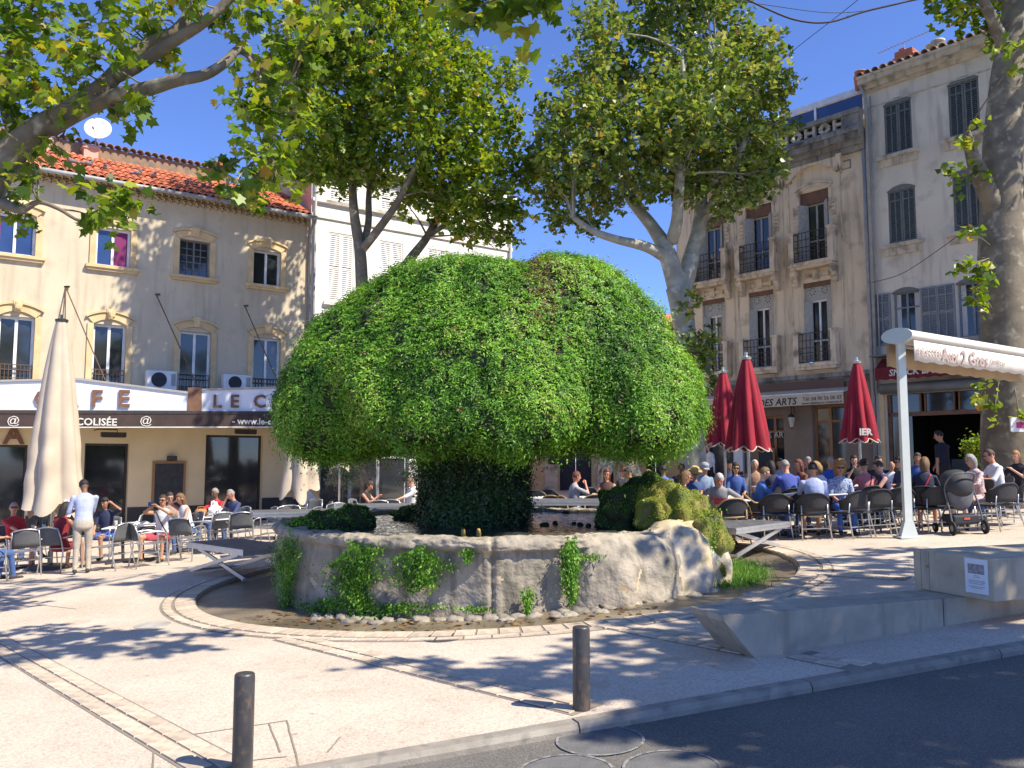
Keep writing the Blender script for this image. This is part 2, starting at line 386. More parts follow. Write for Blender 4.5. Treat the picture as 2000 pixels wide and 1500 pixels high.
# round covers
def disc(name, px, py, rad, material, label, ring=None, dz=.006, road_=False):
    p = gpt(px, py); b = MB(); n = 40
    if road_:
        d = ray(px, py); t = (CAMH + .065) / (-d.z + GA * d.x + GB * d.y); p = d * t; p.z = g(p.x, p.y) - .065
    z = lambda x, y: g(x, y) - (.065 if road_ else 0) + dz
    def circ(r): return [(p.x + r * math.cos(2 * math.pi * k / n), p.y + r * math.sin(2 * math.pi * k / n)) for k in range(n)]
    c1 = circ(rad); b.add([(x, y, z(x, y)) for x, y in c1] + [(x, y, z(x, y) - .03) for x, y in c1],
                          [tuple(range(n))] + [(k, k + n, (k + 1) % n + n, (k + 1) % n) for k in range(n)])
    o = b.build(name, material); tag(o, label, 'manhole cover')
    if ring:
        b = MB(); c2, c3_ = circ(rad + .002), circ(rad + .022)
        b.add([(x, y, z(x, y) + .003) for x, y in c2] + [(x, y, z(x, y) + .003) for x, y in c3_], [(k, (k + 1) % n, (k + 1) % n + n, k + n) for k in range(n)])
        b.build('rim', ring, o)
    return o
mat('worn_paint', (.27, .265, .255), (.13, .13, .13), scale=24, rough=.8, lo=.42, hi=.58)
mat('old_cover', (.15, .148, .142), (.11, .11, .108), scale=9, rough=.85, bump=.3, bscale=80)
disc('manhole_cover', 865, 1246, .21, 'cast_iron', 'dark iron cover in the paving just in front of the fountain ring')
disc('manhole_cover', 298, 1221, .21, 'worn_concrete', 'small grey cover in the paving by the left tree shadow')
disc('manhole_cover', 1492, 1161, .24, 'worn_concrete', 'pale cover in the shaded paving beyond the long concrete bench')
disc('manhole_cover', 1172, 1447, .27, 'old_cover', 'worn round cover in the road, nearest the kerb', 'worn_paint', road_=True)
disc('manhole_cover', 1105, 1510, .27, 'old_cover', 'worn round cover in the road, at the left of the lower two', 'worn_paint', road_=True)
disc('manhole_cover', 1312, 1501, .27, 'old_cover', 'worn round cover in the road, at the right of the lower two', 'worn_paint', road_=True)
# bollards
mat('bollard_paint', (.035, .035, .038), (.06, .055, .05), scale=7, rough=.45, bump=.15, bscale=30, c3=(.16, .10, .06), s3=16, a3=.6)
def bollard(px, py, label):
    p = gpt(px, py); r0 = .0625; h = .575
    o = empty('bollard', p, R.uniform(0, 6), label, 'bollard', 'bollards along the kerb')
    b = MB(); b.lathe([(r0, -.05), (r0, h - .02), (r0 - .003, h - .006)], 28); b.build('post', 'bollard_paint', o, angle=40)
    b = MB(); b.lathe([(r0 - .001, h - .005), (r0 - .008, h + .004), (r0 - .03, h + .007), (.002, h + .008)], 28); b.build('cap', 'bollard_paint', o, angle=40)
bollard(473, 1504, 'black steel bollard nearest the camera, standing alone on sunny paving')
bollard(1136, 1386, 'black steel bollard in front of the fountain, beside the dappled tree shadow')
# concrete seats
mat('cast_concrete', (.43, .375, .29), (.33, .29, .225), scale=3, rough=.8, bump=.15, bscale=60, c3=(.22, .2, .17), s3=5, a3=.5)
mat('cast_concrete_warm', (.52, .43, .31), (.42, .35, .25), scale=3, rough=.8, bump=.15, bscale=60, c3=(.3, .26, .2), s3=7, a3=.5)
bu = Vector((.932, .362, 0)); bw = Vector((-.362, .932, 0)); zt = .53
f0 = gpt(1490, 1283)
def plane_hit(px, py, P, N):
    d = ray(px, py); o = Vector((0, 0, CAMH)); return o + d * ((P - o).dot(N) / d.dot(N))
tip = plane_hit(1413, 1203, f0, bw); zt = tip.z
ln = tip - f0; lt = ln.dot(bu)
bench = empty('concrete_bench', (f0.x, f0.y, f0.z), math.atan2(bu.y, bu.x), 'long low concrete bench with a slanted prow end beside the road', 'bench')
def slab(x0, x1, prow):
    b = MB(); bot = lambda x: g(f0.x + bu.x * x, f0.y + bu.y * x) - f0.z - .1; H = zt - f0.z
    poly = [(x0 + (0 if prow else 0), 0, bot(x0)), (x1, 0, bot(x1)), (x1, 0, H), (x0 + (lt if prow else 0), 0, H)]
    if prow: poly = [(x0 - .02 * lt, 0, bot(x0)), (x1, 0, bot(x1)), (x1, 0, H), (lt, 0, H), (lt + .01, 0, H - .05)]
    return b.prism(poly, (0, .5, 0)).build('slab', 'cast_concrete', bench)
slab(0, 2.06, True); slab(2.075, 3.6, False); slab(3.615, 5.2, False)
bc = Vector((4.43, 7.95, 0))
blk = empty('concrete_block', (bc.x, bc.y, zt + .002), math.atan2(bu.y, bu.x), 'big pale concrete block lying across the bench with a paper notice', 'bench')
b = MB(); b.box((0, 0, 0), (3.2, .92, .395))
o = b.build('block', 'cast_concrete_warm', blk); md = o.modifiers.new('b', 'BEVEL'); md.width = .012; md.segments = 2
for yy in (.72, .82):
    b = MB(); b.box((-.002, yy, .004), (.01, yy + .006, .391)); b.build('casting_seam', 'mortar', blk)
b = MB(); b.tube([(-.003, .74, .24), (.02, .74, .24)], .018, 10); b.build('formwork_hole', 'mortar', blk)
mat('paper', (.78, .78, .80), (.70, .70, .74), rough=.6)
mat('print_grey', (.22, .19, .2), (.4, .36, .36), scale=30, rough=.7)
pap = empty('paper_notice', (0, 0, 0), 0, 'white paper notice with a printed picture taped to the concrete block', 'notice')
pap.parent = None; pap.matrix_world = blk.matrix_basis.copy()
b = MB(); b.box((-.006, .05, .055), (-.003, .30, .375)); b.build('sheet', 'paper', pap)
b = MB(); b.box((-.0085, .09, .235), (-.0065, .265, .325)); b.build('picture', 'print_grey', pap)
for i, (z, wd) in enumerate(((.215, .06), (.2, .08), (.17, .17), (.155, .18), (.14, .16), (.115, .17), (.1, .12))):
    b = MB(); b.box((-.0085, .175 - wd / 2, z), (-.0065, .175 + wd / 2, z + .005)); b.build('printed_line', 'print_grey', pap)
# ------------------------------------------------------------------ the mossy fountain
tv = mat('travertine', (.43, .37, .28), (.26, .23, .18), scale=2.3, rough=.85, bump=1., bscale=16, c3=(.10, .095, .06), s3=3.4, a3=.75, detail=8)
streaks(tv, (.12, .11, .085), .85, (3.2, 3.2, .55), 1.6)
mat('travertine_gold', (.58, .44, .24), (.46, .41, .33), scale=2.4, rough=.65, bump=.8, bscale=9, c3=(.13, .12, .06), s3=6, a3=.7)
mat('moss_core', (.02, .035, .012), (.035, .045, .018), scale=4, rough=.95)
mat('moss_dark', (.035, .05, .014), (.02, .025, .01), scale=8, rough=.95, bump=1, bscale=30)
mat('moss_gold', (.22, .20, .035), (.10, .13, .02), scale=5, rough=.9, bump=1, bscale=40, c3=(.26, .19, .10), s3=6, a3=.8)
leafmat('fern', [(0, (.03, .085, .012)), (.35, (.085, .22, .02)), (.65, (.165, .36, .03)), (.88, (.29, .48, .06)), (.93, (.17, .14, .05)), (1, (.15, .065, .035))], trans=.25, rough=.5, spec=.35)
leafmat('fern_shaded', [(0, (.012, .03, .007)), (.5, (.03, .07, .014)), (1, (.06, .115, .025))], trans=.12, rough=.4)  # darkened greens for the stem: the shade under the cap is in the leaf colour
leafmat('moss_blade', [(0, (.11, .15, .014)), (.5, (.28, .34, .028)), (1, (.44, .44, .045))], trans=.2)
leafmat('grass_blade', [(0, (.05, .14, .02)), (.5, (.11, .26, .03)), (1, (.20, .36, .06))], trans=.3)
leafmat('litter_leaf', [(0, (.10, .05, .02)), (.5, (.18, .095, .04)), (1, (.26, .18, .07))], trans=.05)
ZR = .935                                         # height of the rim
fz = g(FC.x, FC.y)
ft = empty('moss_fountain', (FC.x, FC.y, fz), 0, 'round stone fountain with a giant mushroom of green moss and ferns in its basin', 'fountain')
def fl(x, y, z): return (x - FC.x, y - FC.y, z - fz)          # world -> fountain
def lerp(a, b, t): return a + (b - a) * t
def sm(a, b, x):
    t = max(0, min(1, (x - a) / (b - a))); return t * t * (3 - 2 * t)
def bulge(th):                                    # travertine domes at the right front
    d = math.degrees(th)
    d = (d + 180) % 360 - 180
    return sm(-76, -68, d) * (1 - sm(-32, -18, d)), sm(-52, -46, d) * (1 - sm(-30, -15, d))
NF = 13
def facet(th, n=NF): 
    k = (th / (2 * math.pi) * n) % 1; return abs(k - .5) * 2
def wall_pt(th, v):                               # v: 0 ground .. .7 rim edge .. 1 inner lip
    b1, b2 = bulge(th); c, s = math.cos(th), math.sin(th)
    zb = g(FC.x + 3.45 * c, FC.y + 3.45 * s) - .2
    top = ZR + .10 * b2
    if v < .55: z = lerp(zb, top - .16, v / .55); r = 3.38 + .03 * (1 - v)
    elif v < .7: z = lerp(top - .15, top - .03, (v - .55) / .15); r = 3.46 + .02 * math.sin((v - .55) / .15 * 3.1)
    elif v < .78: z = lerp(top - .03, top, (v - .7) / .08); r = lerp(3.46, 3.40, (v - .7) / .08)
    elif v < .93: z = top - .01; r = lerp(3.40, 3.14, (v - .78) / .15)
    else: z = top - .25 * (v - .93) / .07; r = 3.12
    if b1 > 0:
        t = min(1, v / .85); a = t * math.pi / 2
        rd = 3.05 + .62 * math.cos(a) ** .55 + .10 * b2; zd = zb + (top + .02 - zb) * math.sin(a) ** .85
        if v >= .85: rd = lerp(3.05, 3.0, (v - .85) / .15); zd = top + .02 - .25 * (v - .85) / .15
        r = lerp(r, rd, b1); z = lerp(z, zd, b1)
    p = Vector((c * r * 1.3, s * r * 1.3, z * 1.6))
    if v < .95:                                    # straight slabs, not a round wall
        la = ((th + .13) % (2 * math.pi / NF)) - math.pi / NF; r *= lerp(1.012 * math.cos(math.pi / NF) / math.cos(la), 1, b1)
    rim_ = sm(.5, .62, v)
    n1 = mnoise.noise(p) * (.02 + .03 * b1) + mnoise.noise(p * 3.1) * (.018 + .03 * rim_ + .02 * b1) + mnoise.noise(p * 8) * (.010 + .022 * rim_) + mnoise.noise(p * 19) * (.005 + .012 * rim_)
    if v < .8:
        f = facet(th + .13)
        n1 -= .07 * max(0, (f - .95) / .05) * (1 - b1)          # open joints between the blocks
        if b1 > .5: n1 += .05 * math.sin(th * 38 + 2 * mnoise.noise(p))
    r += n1
    if .6 < v < .95: z += mnoise.noise(p * 2.3) * .035 + mnoise.noise(p * 7) * .022 + mnoise.noise(p * 17) * .012
    return Vector((c * r, s * r, z - fz))
NT, NV = 640, 60
V = [wall_pt(2 * math.pi * i / NT, j / (NV - 1)) for i in range(NT) for j in range(NV)]
Fs = [(i * NV + j, ((i + 1) % NT) * NV + j, ((i + 1) % NT) * NV + j + 1, i * NV + j + 1) for i in range(NT) for j in range(NV - 1)]
me = bpy.data.meshes.new('basin_wall'); me.from_pydata([tuple(v) for v in V], [], Fs); me.materials.append(M('travertine')); me.materials.append(M('travertine_gold'))
mi = []
for f in Fs:
    th = math.atan2(V[f[0]].y, V[f[0]].x); b1, b2 = bulge(th); mi.append(1 if b2 > .25 + .5 * mnoise.noise(V[f[0]] * 5) else 0)
me.polygons.foreach_set('material_index', mi); me.shade_smooth()
link('basin_wall', me, ft)
# water
wm = mat('water', (.05, .055, .05), (.08, .085, .075), scale=3, rough=.06, spec=.7)
n = wm.node_tree.nodes; l = wm.node_tree.links
tc = n.new('ShaderNodeTexCoord'); n1 = n.new('ShaderNodeTexNoise'); n1.inputs['Scale'].default_value = 9; n1.inputs['Detail'].default_value = 3
bp = n.new('ShaderNodeBump'); bp.inputs['Strength'].default_value = .8; bp.inputs['Distance'].default_value = .05
l.new(tc.outputs['Object'], n1.inputs['Vector']); l.new(n1.outputs['Fac'], bp.inputs['Height']); l.new(bp.outputs[0], n['Principled BSDF'].inputs['Normal'])
def _wt(u, v):
    r = 3.25 * v + .001; a = 2 * math.pi * u
    x, y = r * math.cos(a), r * math.sin(a)
    z = ZR - .07 + .012 * mnoise.noise((x * 5, y * 5, 1)) + .008 * mnoise.noise((x * 13, y * 13, 2))
    return (FC.x + x, FC.y + y, z)
sheet('water', _wt, 220, 70, 'water')

# the mushroom: stem and cap as solid cores with foliage standing on them
capc = Vector((-.33, 13.65, 0))
PROF = [(.001, 4.93), (.7, 4.93), (1.25, 4.90), (1.72, 4.80), (2.1, 4.56), (2.38, 4.28), (2.68, 3.98), (2.98, 3.6), (3.2, 3.2), (3.3, 2.85), (3.32, 2.5), (3.22, 2.25), (2.98, 2.12), (2.5, 2.1), (2.0, 2.2), (1.4, 2.32), (.9, 2.36), (.5, 2.36)]
def cap_pt(th, t):
    k = t * (len(PROF) - 1); i = min(int(k), len(PROF) - 2); f = k - i
    r = lerp(PROF[i][0], PROF[i + 1][0], f); z = lerp(PROF[i][1], PROF[i + 1][1], f)
    c, s = math.cos(th), math.sin(th); low = sm(3.6, 2.2, z) if z < 3.6 else 0
    # three lobes towards the viewer, folds between them
    lob = math.cos(3 * (th + math.radians(90 + 3))) 
    fold = math.exp(-((math.degrees(th) + 130) / 9) ** 2) + math.exp(-((math.degrees(th) + 60) / 9) ** 2) + .7 * math.exp(-((math.degrees(th) + 15) / 8) ** 2)
    r *= 1 + .025 * lob * low - .13 * fold * low - .035 * fold * sm(4.8, 4., z)
    z += (.26 * fold - .06 * max(0, -lob) + .16 * mnoise.noise((c * 4, s * 4, 3)) + .10 * mnoise.noise((c * 11, s * 11, 3))) * low
    top = sm(4.2, 5.0, z)
    z += top * (.10 * mnoise.noise((c * r * .9 + 3, s * r * .9, 0)) - .10 * math.exp(-((c * r - .55) / .25) ** 2))
    r *= 1 + (.09 * max(0, math.cos(th)) - .02 * max(0, -math.cos(th))) * sm(4.0, 4.7, z)
    p = Vector((c * r, s * r * .95, z)); q = p * .8
    d = .24 * mnoise.noise(q * 1.1) + .13 * mnoise.noise(q * 2.6) + .06 * mnoise.noise(q * 5.5) - .03
    rr = max(r, .2); return Vector((p.x * (1 + d / rr), p.y * (1 + d / rr), p.z + d * .7 * top))
FROND_LEAF = np.array([(0, 0), (.19, .38), (0, 1), (-.19, .38)], float)
def surf(fn, nu, nv):
    V = np.array([fn(2 * math.pi * i / nu - math.pi, j / (nv - 1)) for i in range(nu) for j in range(nv)])
    Fq = np.array([(i * nv + j, i * nv + j + 1, ((i + 1) % nu) * nv + j + 1, ((i + 1) % nu) * nv + j) for i in range(nu) for j in range(nv - 1)])
    return V, Fq
def scatter(V, Fq, n, weight=None):
    a, b, c, d = (V[Fq[:, k]] for k in range(4)); nr = np.cross(c - a, d - b); ar = np.linalg.norm(nr, axis=1)
    w_ = ar * (weight((a + c) / 2) if weight else 1); w_ = w_ / w_.sum()
    i = RN.choice(len(Fq), n, p=w_); u = RN.random((n, 1)); v = RN.random((n, 1))
    P = (a[i] * (1 - u) + b[i] * u) * (1 - v) + (d[i] * (1 - u) + c[i] * u) * v
    return P, nr[i] / (ar[i][:, None] + 1e-12)
Vc, Fcq = surf(cap_pt, 160, 70)
Vc += np.array([capc.x - FC.x, capc.y - FC.y, -fz]); cz0 = fz
cc = Vc.mean(0)
a_, c_ = Vc[Fcq[:, 0]], Vc[Fcq[:, 2]]
if np.mean(np.sum(np.cross(c_ - a_, Vc[Fcq[:, 3]] - Vc[Fcq[:, 1]]) * (a_ - cc), 1)) < 0: Fcq = Fcq[:, ::-1]
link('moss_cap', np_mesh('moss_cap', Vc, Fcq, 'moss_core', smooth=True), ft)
def vnoise(P, sc, off=0.):
    return np.array([mnoise.noise(Vector(p) * sc + Vector((off, 0, 0))) for p in P])
def fern_cover(name, V, Fq, n, size, down, parent, seed=0., brown=None, lift=.05, front=True, outline=OVAL_LEAF, leaf='fern'):
    """sprigs: short stalks of paired leaflets standing off the surface"""
    wfn = (lambda p: np.where(p[:, 1] < .6, 1., .35) * np.where(np.array([mnoise.noise(Vector(q) * 2.7 + Vector((9, 0, 0))) for q in p]) < -.34, .18, 1.)) if front else None
    ns = n // 7
    P, N = scatter(V, Fq, ns, wfn)
    cl = np.array([mnoise.noise(Vector(p) * 2.2) for p in P])
    z = P[:, 2] + fz; low = np.clip((4.6 - z) / 1.6, 0, 1)[:, None]
    dirs = N * .75 + np.array([0, 0, -1.]) * down * low + np.array([0, 0, .35]) * (1 - low) + rand_dirs(ns) * .45
    dirs /= np.linalg.norm(dirs, axis=1, keepdims=True)
    L = size * RN.uniform(1.2, 3.2, ns) * (1 + .6 * cl) * (1 + .6 * low[:, 0] * (RN.random(ns) < .35)) * np.where(RN.random(ns) < .03, 2.0, 1.)
    Ps = []; Ts = []; Ns = []; Sz = []; Rd = []
    cf = np.array([mnoise.noise(Vector(p) * 6.5) for p in P]); cb = np.array([mnoise.noise(Vector(p) * .8 + Vector((5, 5, 0))) for p in P])
    tone = np.clip(.50 + .4 * cl + .3 * cf + .25 * cb + RN.normal(0, .17, ns), .02, .88)
    if brown is not None:
        bm_ = brown(P); tone = np.where(RN.random(ns) < bm_, RN.uniform(.92, 1, ns), tone)
    side = np.cross(dirs, N); side /= (np.linalg.norm(side, axis=1, keepdims=True) + 1e-9)
    for k in range(7):
        f = (k // 2 + .6) / 4; sg = (-1) ** k
        droop = np.array([0, 0, -1.]) * (.25 * f * f * L[:, None]) * down
        Ps.append(P + N * lift * .3 + dirs * (f * L)[:, None] + droop)
        t = dirs * .6 + (side * sg * .9 if k < 6 else 0) + rand_dirs(ns) * .35
        Ts.append(t); Ns.append(N + rand_dirs(ns) * .7 + np.array([0, 0, .3])); Sz.append(size * RN.uniform(.6, 1.15, ns)); Rd.append(np.clip(tone + RN.normal(0, .05, ns), 0, 1))
    Vl, Fl = leaves(np.concatenate(Ps), np.concatenate(Sz), np.concatenate(Ns), np.concatenate(Ts), outline)
    o = link(name, np_mesh(name, Vl, Fl, leaf, np.concatenate(Rd)), parent); o['kind'] = 'stuff'
    return o
def brown(P):
    x = P[:, 0] + FC.x; z = P[:, 2] + fz
    c = .42 - .10 * (z - 4.3)
    return np.clip(.75 * np.exp(-((x - c) / .16) ** 2) * np.clip((z - 3.2) / .8, 0, 1), 0, .8) + .022
fern_cover('fern_foliage', Vc, Fcq, 345000, .057, .95, ft, brown=brown, outline=FROND_LEAF)
def stem_pt(th, t):
    z = lerp(.7, 2.5, t); r = .80 + .10 * t ** 3 + .07 * mnoise.noise((math.cos(th) * 2, math.sin(th) * 2, z * 2.2))
    return Vector((r * math.cos(th), r * math.sin(th), z))
sc_ = xat(926, 13.65, 1.3)
Vs_, Fs_ = surf(stem_pt, 60, 24); Fs_ = Fs_[:, ::-1]; Vs_ += np.array([sc_ - FC.x, 0, -fz])
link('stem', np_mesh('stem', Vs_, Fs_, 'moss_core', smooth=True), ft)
fern_cover('stem_foliage', Vs_, Fs_, 26000, .055, .9, ft, leaf='fern_shaded')

# mossy rocks and travertine flow at the right of the basin
def rock(name, parts, material, parent, n=60, seed=1):
    """several lumps fused by taking, along each direction, the farthest surface"""
    b = MB()
    for i, (c, r) in enumerate(parts): b.blob(fl(*c), r, n, n // 2, 0, .32, seed + i, 2.6)
    return b.build(name, material, parent, smooth=True)
def fuzz(name, src, n, size, material, up, parent, outline=SMALL_LEAF, wf=None):
    me = src.data; me.calc_loop_triangles()
    V = np.array([v.co[:] for v in me.vertices]); T = np.array([t.vertices[:] for t in me.loop_triangles])
    a, b, c = V[T[:, 0]], V[T[:, 1]], V[T[:, 2]]; nr = np.cross(b - a, c - a); ar = np.linalg.norm(nr, axis=1)
    nn = nr / (ar[:, None] + 1e-9); w_ = ar * (wf((a + b + c) / 3, nn) if wf else np.clip(nn[:, 2] + .35, 0, 1)); w_ /= w_.sum()
    i = RN.choice(len(T), n, p=w_); u, v = RN.random(n), RN.random(n); f = u + v > 1; u[f] = 1 - u[f]; v[f] = 1 - v[f]
    P = a[i] + (b - a)[i] * u[:, None] + (c - a)[i] * v[:, None]
    t = nn[i] * .6 + np.array([0, 0, up]) + rand_dirs(n) * .5
    Vl, Fl = leaves(P - nn[i] * .005, size * RN.uniform(.5, 1.4, n), rand_dirs(n) + nn[i] * .3, t, outline)
    tone = np.clip(.5 + .6 * np.array([mnoise.noise(Vector(p) * 4) for p in P]) + RN.normal(0, .12, n), 0, 1)
    o = link(name, np_mesh(name, Vl, Fl, material, tone), parent); o['kind'] = 'stuff'; return o
rk = rock('mossy_rock', [((1.72, 12.75, 1.06), (.48, .45, .44)), ((2.05, 12.85, 1.20), (.44, .4, .42))], 'moss_dark', ft, seed=3)
fuzz('rock_moss', rk, 20000, .022, 'fern', -.1, ft, wf=lambda p, n: np.clip(n[:, 2] + .2, .02, 1))
rk = rock('mossy_rock', [((2.18, 12.35, 1.08), (.42, .5, .47)), ((2.42, 12.05, .92), (.42, .5, .52)), ((2.62, 11.8, .66), (.36, .45, .55))], 'moss_gold', ft, seed=9)
fuzz('rock_moss', rk, 26000, .022, 'moss_blade', -.35, ft, wf=lambda p, n: np.clip(n[:, 2] - .05, 0, 1) + .3 * np.clip(-n[:, 0], 0, 1))
rk = rock('mossy_rock', [((-2.75, 12.6, .90), (.38, .35, .22)), ((-2.4, 12.9, .93), (.33, .3, .26)), ((-3.0, 12.3, .88), (.3, .3, .13))], 'moss_dark', ft, seed=5)
fuzz('rock_moss', rk, 5000, .03, 'fern', -.1, ft)
rk = rock('mossy_rock', [((-1.45, 14.6, .93), (.6, .4, .18)), ((-1.0, 14.8, .98), (.5, .4, .22))], 'moss_dark', ft, seed=15)
fuzz('rock_moss', rk, 3000, .035, 'fern', -.1, ft)
for i in range(13):
    px = R.choice([R.uniform(640, 800), R.uniform(1060, 1180)]); py = R.uniform(1000, 1030); d = ray(px, py); p = Vector((0, 0, CAMH)) + d * ((ZR - .06 - CAMH) / d.z)
    b = MB(); b.blob(fl(p.x, p.y, ZR - .06), (R.uniform(.03, .08), .06, R.uniform(.03, .05)), 10, 6, 0, .5, i); b.build('water_stone', 'moss_dark', ft, smooth=True)
mat('spout_ochre', (.42, .24, .06), (.2, .2, .05), scale=20, rough=.7)
for px in (905, 935):
    d = ray(px, 1044); p = Vector((0, 0, CAMH)) + d * ((ZR - .02 - CAMH) / d.z)
    b = MB(); b.tube([fl(p.x, p.y, ZR - .1), fl(p.x, p.y, ZR), fl(p.x, p.y - .06, ZR + .045)], [.03, .03, .024], 8); b.build('spout', 'spout_ochre', ft, smooth=True)
# ferns hanging on the outer wall
def wall_clump(px, py, wpx, hpx, n, size=.030, hang=.8, dens=.05):
    n = int(n * 2.4)
    V = []; Nn = []
    th0 = None
    for _ in range(n):
        v_ = R.betavariate(1.6, 1.7) - .5; q = R.gauss(0, .30), v_
        x, y = px + q[0] * wpx * (1.15 - 1.3 * abs(v_ + .12)) + wpx * .35 * mnoise.noise((px, v_ * 4, 1)), py + v_ * hpx * 1.15 + hpx * .25 * mnoise.noise((px * .37, q[0] * 2.5, 5))
        d = ray(x, y); o = Vector((0, 0, CAMH)) - Vector((FC.x, FC.y, 0)); rr = 3.46
        A_ = d.x ** 2 + d.y ** 2; B_ = 2 * (o.x * d.x + o.y * d.y); C_ = o.x ** 2 + o.y ** 2 - rr * rr
        t = (-B_ - math.sqrt(max(0, B_ * B_ - 4 * A_ * C_))) / (2 * A_); p = o + d * t
        nrm = Vector((p.x, p.y, 0)).normalized(); p += nrm * abs(R.gauss(0, dens)); V.append((p.x, p.y, p.z - fz)); Nn.append(nrm)
    P = np.array(V); N = np.array([tuple(v) for v in Nn]); k = len(P)
    cl = np.array([mnoise.noise(Vector(p) * 6) for p in P])
    Vl, Fl = leaves(P, size * RN.uniform(.6, 1.5, k), N + rand_dirs(k) * .8, N * .6 + rand_dirs(k) * .7 + np.array([0, 0, -hang]), OVAL_LEAF)
    o = link('wall_fern', np_mesh('wall_fern', Vl, Fl, 'fern', np.clip(.36 + .5 * cl + RN.normal(0, .15, k), 0, .88)), ft); o['kind'] = 'stuff'
wall_clump(697, 1126, 72, 120, 1900, dens=.07); wall_clump(820, 1112, 82, 74, 1000); wall_clump(1112, 1120, 28, 110, 900); wall_clump(562, 1120, 44, 120, 1100)
wall_clump(560, 1085, 40, 90, 500, dens=.03); wall_clump(930, 1188, 60, 10, 60); wall_clump(1210, 1172, 60, 12, 60); wall_clump(1030, 1175, 18, 50, 160); wall_clump(915, 1085, 20, 26, 120); wall_clump(1372, 1080, 26, 150, 1700, dens=.1); wall_clump(640, 1180, 120, 30, 500); wall_clump(1150, 1085, 60, 12, 80); wall_clump(780, 1185, 150, 20, 300)
# cobbles along the foot, dead leaves, grass in the gutter
mat('cobble', (.21, .185, .145), (.30, .265, .21), scale=6, rough=.7, bump=.4, vary=.3, c3=(.07, .065, .045), s3=7, a3=.8)
cobs = tag(empty('cobble_edge', (0, 0, 0)), kind='structure')
cm = []
for i in range(4):
    b = MB(); b.blob((0, 0, 0), (.10, .08, .045), 12, 7, 0, .55, i); cm.append(b.mesh('cobble', 'cobble', smooth=True))
a = -128.
while a < -40:
    for rr in ((3.62,) if R.random() < .55 else (3.62, 3.80)):
        th = math.radians(a + R.uniform(-.6, .6)); x, y = FC.x + rr * math.cos(th), FC.y + rr * math.sin(th)
        o = link('cobble', R.choice(cm), cobs); o.location = (x, y, g(x, y) - .062); o.rotation_euler = (R.uniform(-.2, .2), R.uniform(-.2, .2), th + math.pi / 2 + R.uniform(-.3, .3)); s_ = R.uniform(.75, 1.2); o.scale = (s_, s_, s_)
    a += R.uniform(2.6, 3.8)
def ground_leaves(name, n, where, size, material, outline, up, label, cat, spread=1.4, dz=-.06):
    P = np.array([where() for _ in range(n)]); P[:, 2] += dz
    t = rand_dirs(n) * spread + np.array([0, 0, up])
    nn = rand_dirs(n) + (np.array([0, 0, 3.]) if up < .3 else 0)
    V, Fl = leaves(P, size * RN.uniform(.5, 1.4, n), nn, t, outline)
    o = link(name, np_mesh(name, V, Fl, material, RN.random(n))); return tag(o, label, cat, kind='stuff')
def arc(a0, a1, r0, r1):
    def f():
        th = math.radians(R.uniform(a0, a1)); r = R.uniform(r0, r1); x, y = FC.x + r * math.cos(th), FC.y + r * math.sin(th); return (x, y, g(x, y))
    return f
def spot(px, py, rx, ry):
    def f():
        p = gpt(px + R.gauss(0, .4) * rx, py + R.gauss(0, .4) * ry); return (p.x, p.y, p.z)
    return f
ground_leaves('leaf_litter', 230, arc(-140, -60, 3.7, 4.42), .075, 'litter_leaf', LOBE_LEAF, .05, 'dry brown leaves lying in the wet gutter round the fountain', 'leaves', dz=-.04)
ground_leaves('grass', 9000, spot(1428, 1116, 70, 24), .12, 'grass_blade', np.array([(-.06, 0), (.06, 0), (.0, 1.)]), .8, 'bright green grass growing in the gutter at the right of the fountain', 'grass', .6)
ground_leaves('weeds', 900, spot(715, 1193, 48, 9), .06, 'grass_blade', OVAL_LEAF, .5, 'low green weeds at the foot of the fountain wall', 'weeds', .8)
# ------------------------------------------------------------------ buildings
mat('render_beige', (.60, .51, .365), (.52, .44, .315), scale=.8, rough=.9, bump=.12, bscale=50, c3=(.33, .28, .2), s3=2.2, a3=.35)
mat('stone_trim', (.68, .50, .27), (.57, .42, .22), scale=4, rough=.85, bump=.25, bscale=30, vary=.06)
mat('white_pvc', (.78, .78, .77), rough=.35)
mat('old_grey_wood', (.20, .20, .19), (.13, .13, .125), scale=14, rough=.8)
mat('white_wall', (.80, .79, .76), (.74, .72, .68), scale=1.1, rough=.9, bump=.08)
mat('white_trim', (.80, .78, .73), (.66, .6, .5), scale=3, rough=.85)
mat('roof_tile', (.60, .19, .085), (.50, .155, .075), scale=3, rough=.85, bump=.2, bscale=40, vary=.28, c3=(.2, .11, .07), s3=5, a3=.5)
mat('old_tile', (.34, .22, .14), (.2, .15, .11), scale=4, rough=.9, vary=.2)
mat('genoise', (.50, .38, .235), (.36, .27, .17), scale=6, rough=.9, vary=.1)
mat('zinc', (.36, .36, .355), (.29, .29, .285), scale=5, rough=.6)
mat('salmon', (.58, .36, .27), (.5, .29, .21), scale=1.2, rough=.9)
mat('orange_brick', (.55, .17, .07), (.43, .15, .08), scale=6, rough=.9, bump=.3, bscale=20)
mat('glass', (.018, .022, .026), (.03, .034, .038), scale=1.2, rough=.06, spec=.8)
mat('glass_blue', (.03, .07, .2), (.02, .04, .12), scale=1., rough=.05, spec=.8)
mat('dark_room', (.02, .019, .018), rough=.9)
mat('curtain_purple', (.22, .03, .13), (.14, .02, .09), scale=8, rough=.9, stretch=(8, 1, .3))
mat('curtain_white', (.6, .6, .58), (.45, .45, .45), scale=8, rough=.9, stretch=(8, 1, .3))
mat('iron', (.025, .025, .027), (.05, .04, .035), scale=12, rough=.6)
mat('rusty_iron', (.16, .09, .05), (.09, .06, .04), scale=14, rough=.8)
mat('sign_white', (.74, .76, .80), (.68, .7, .75), scale=1, rough=.4)
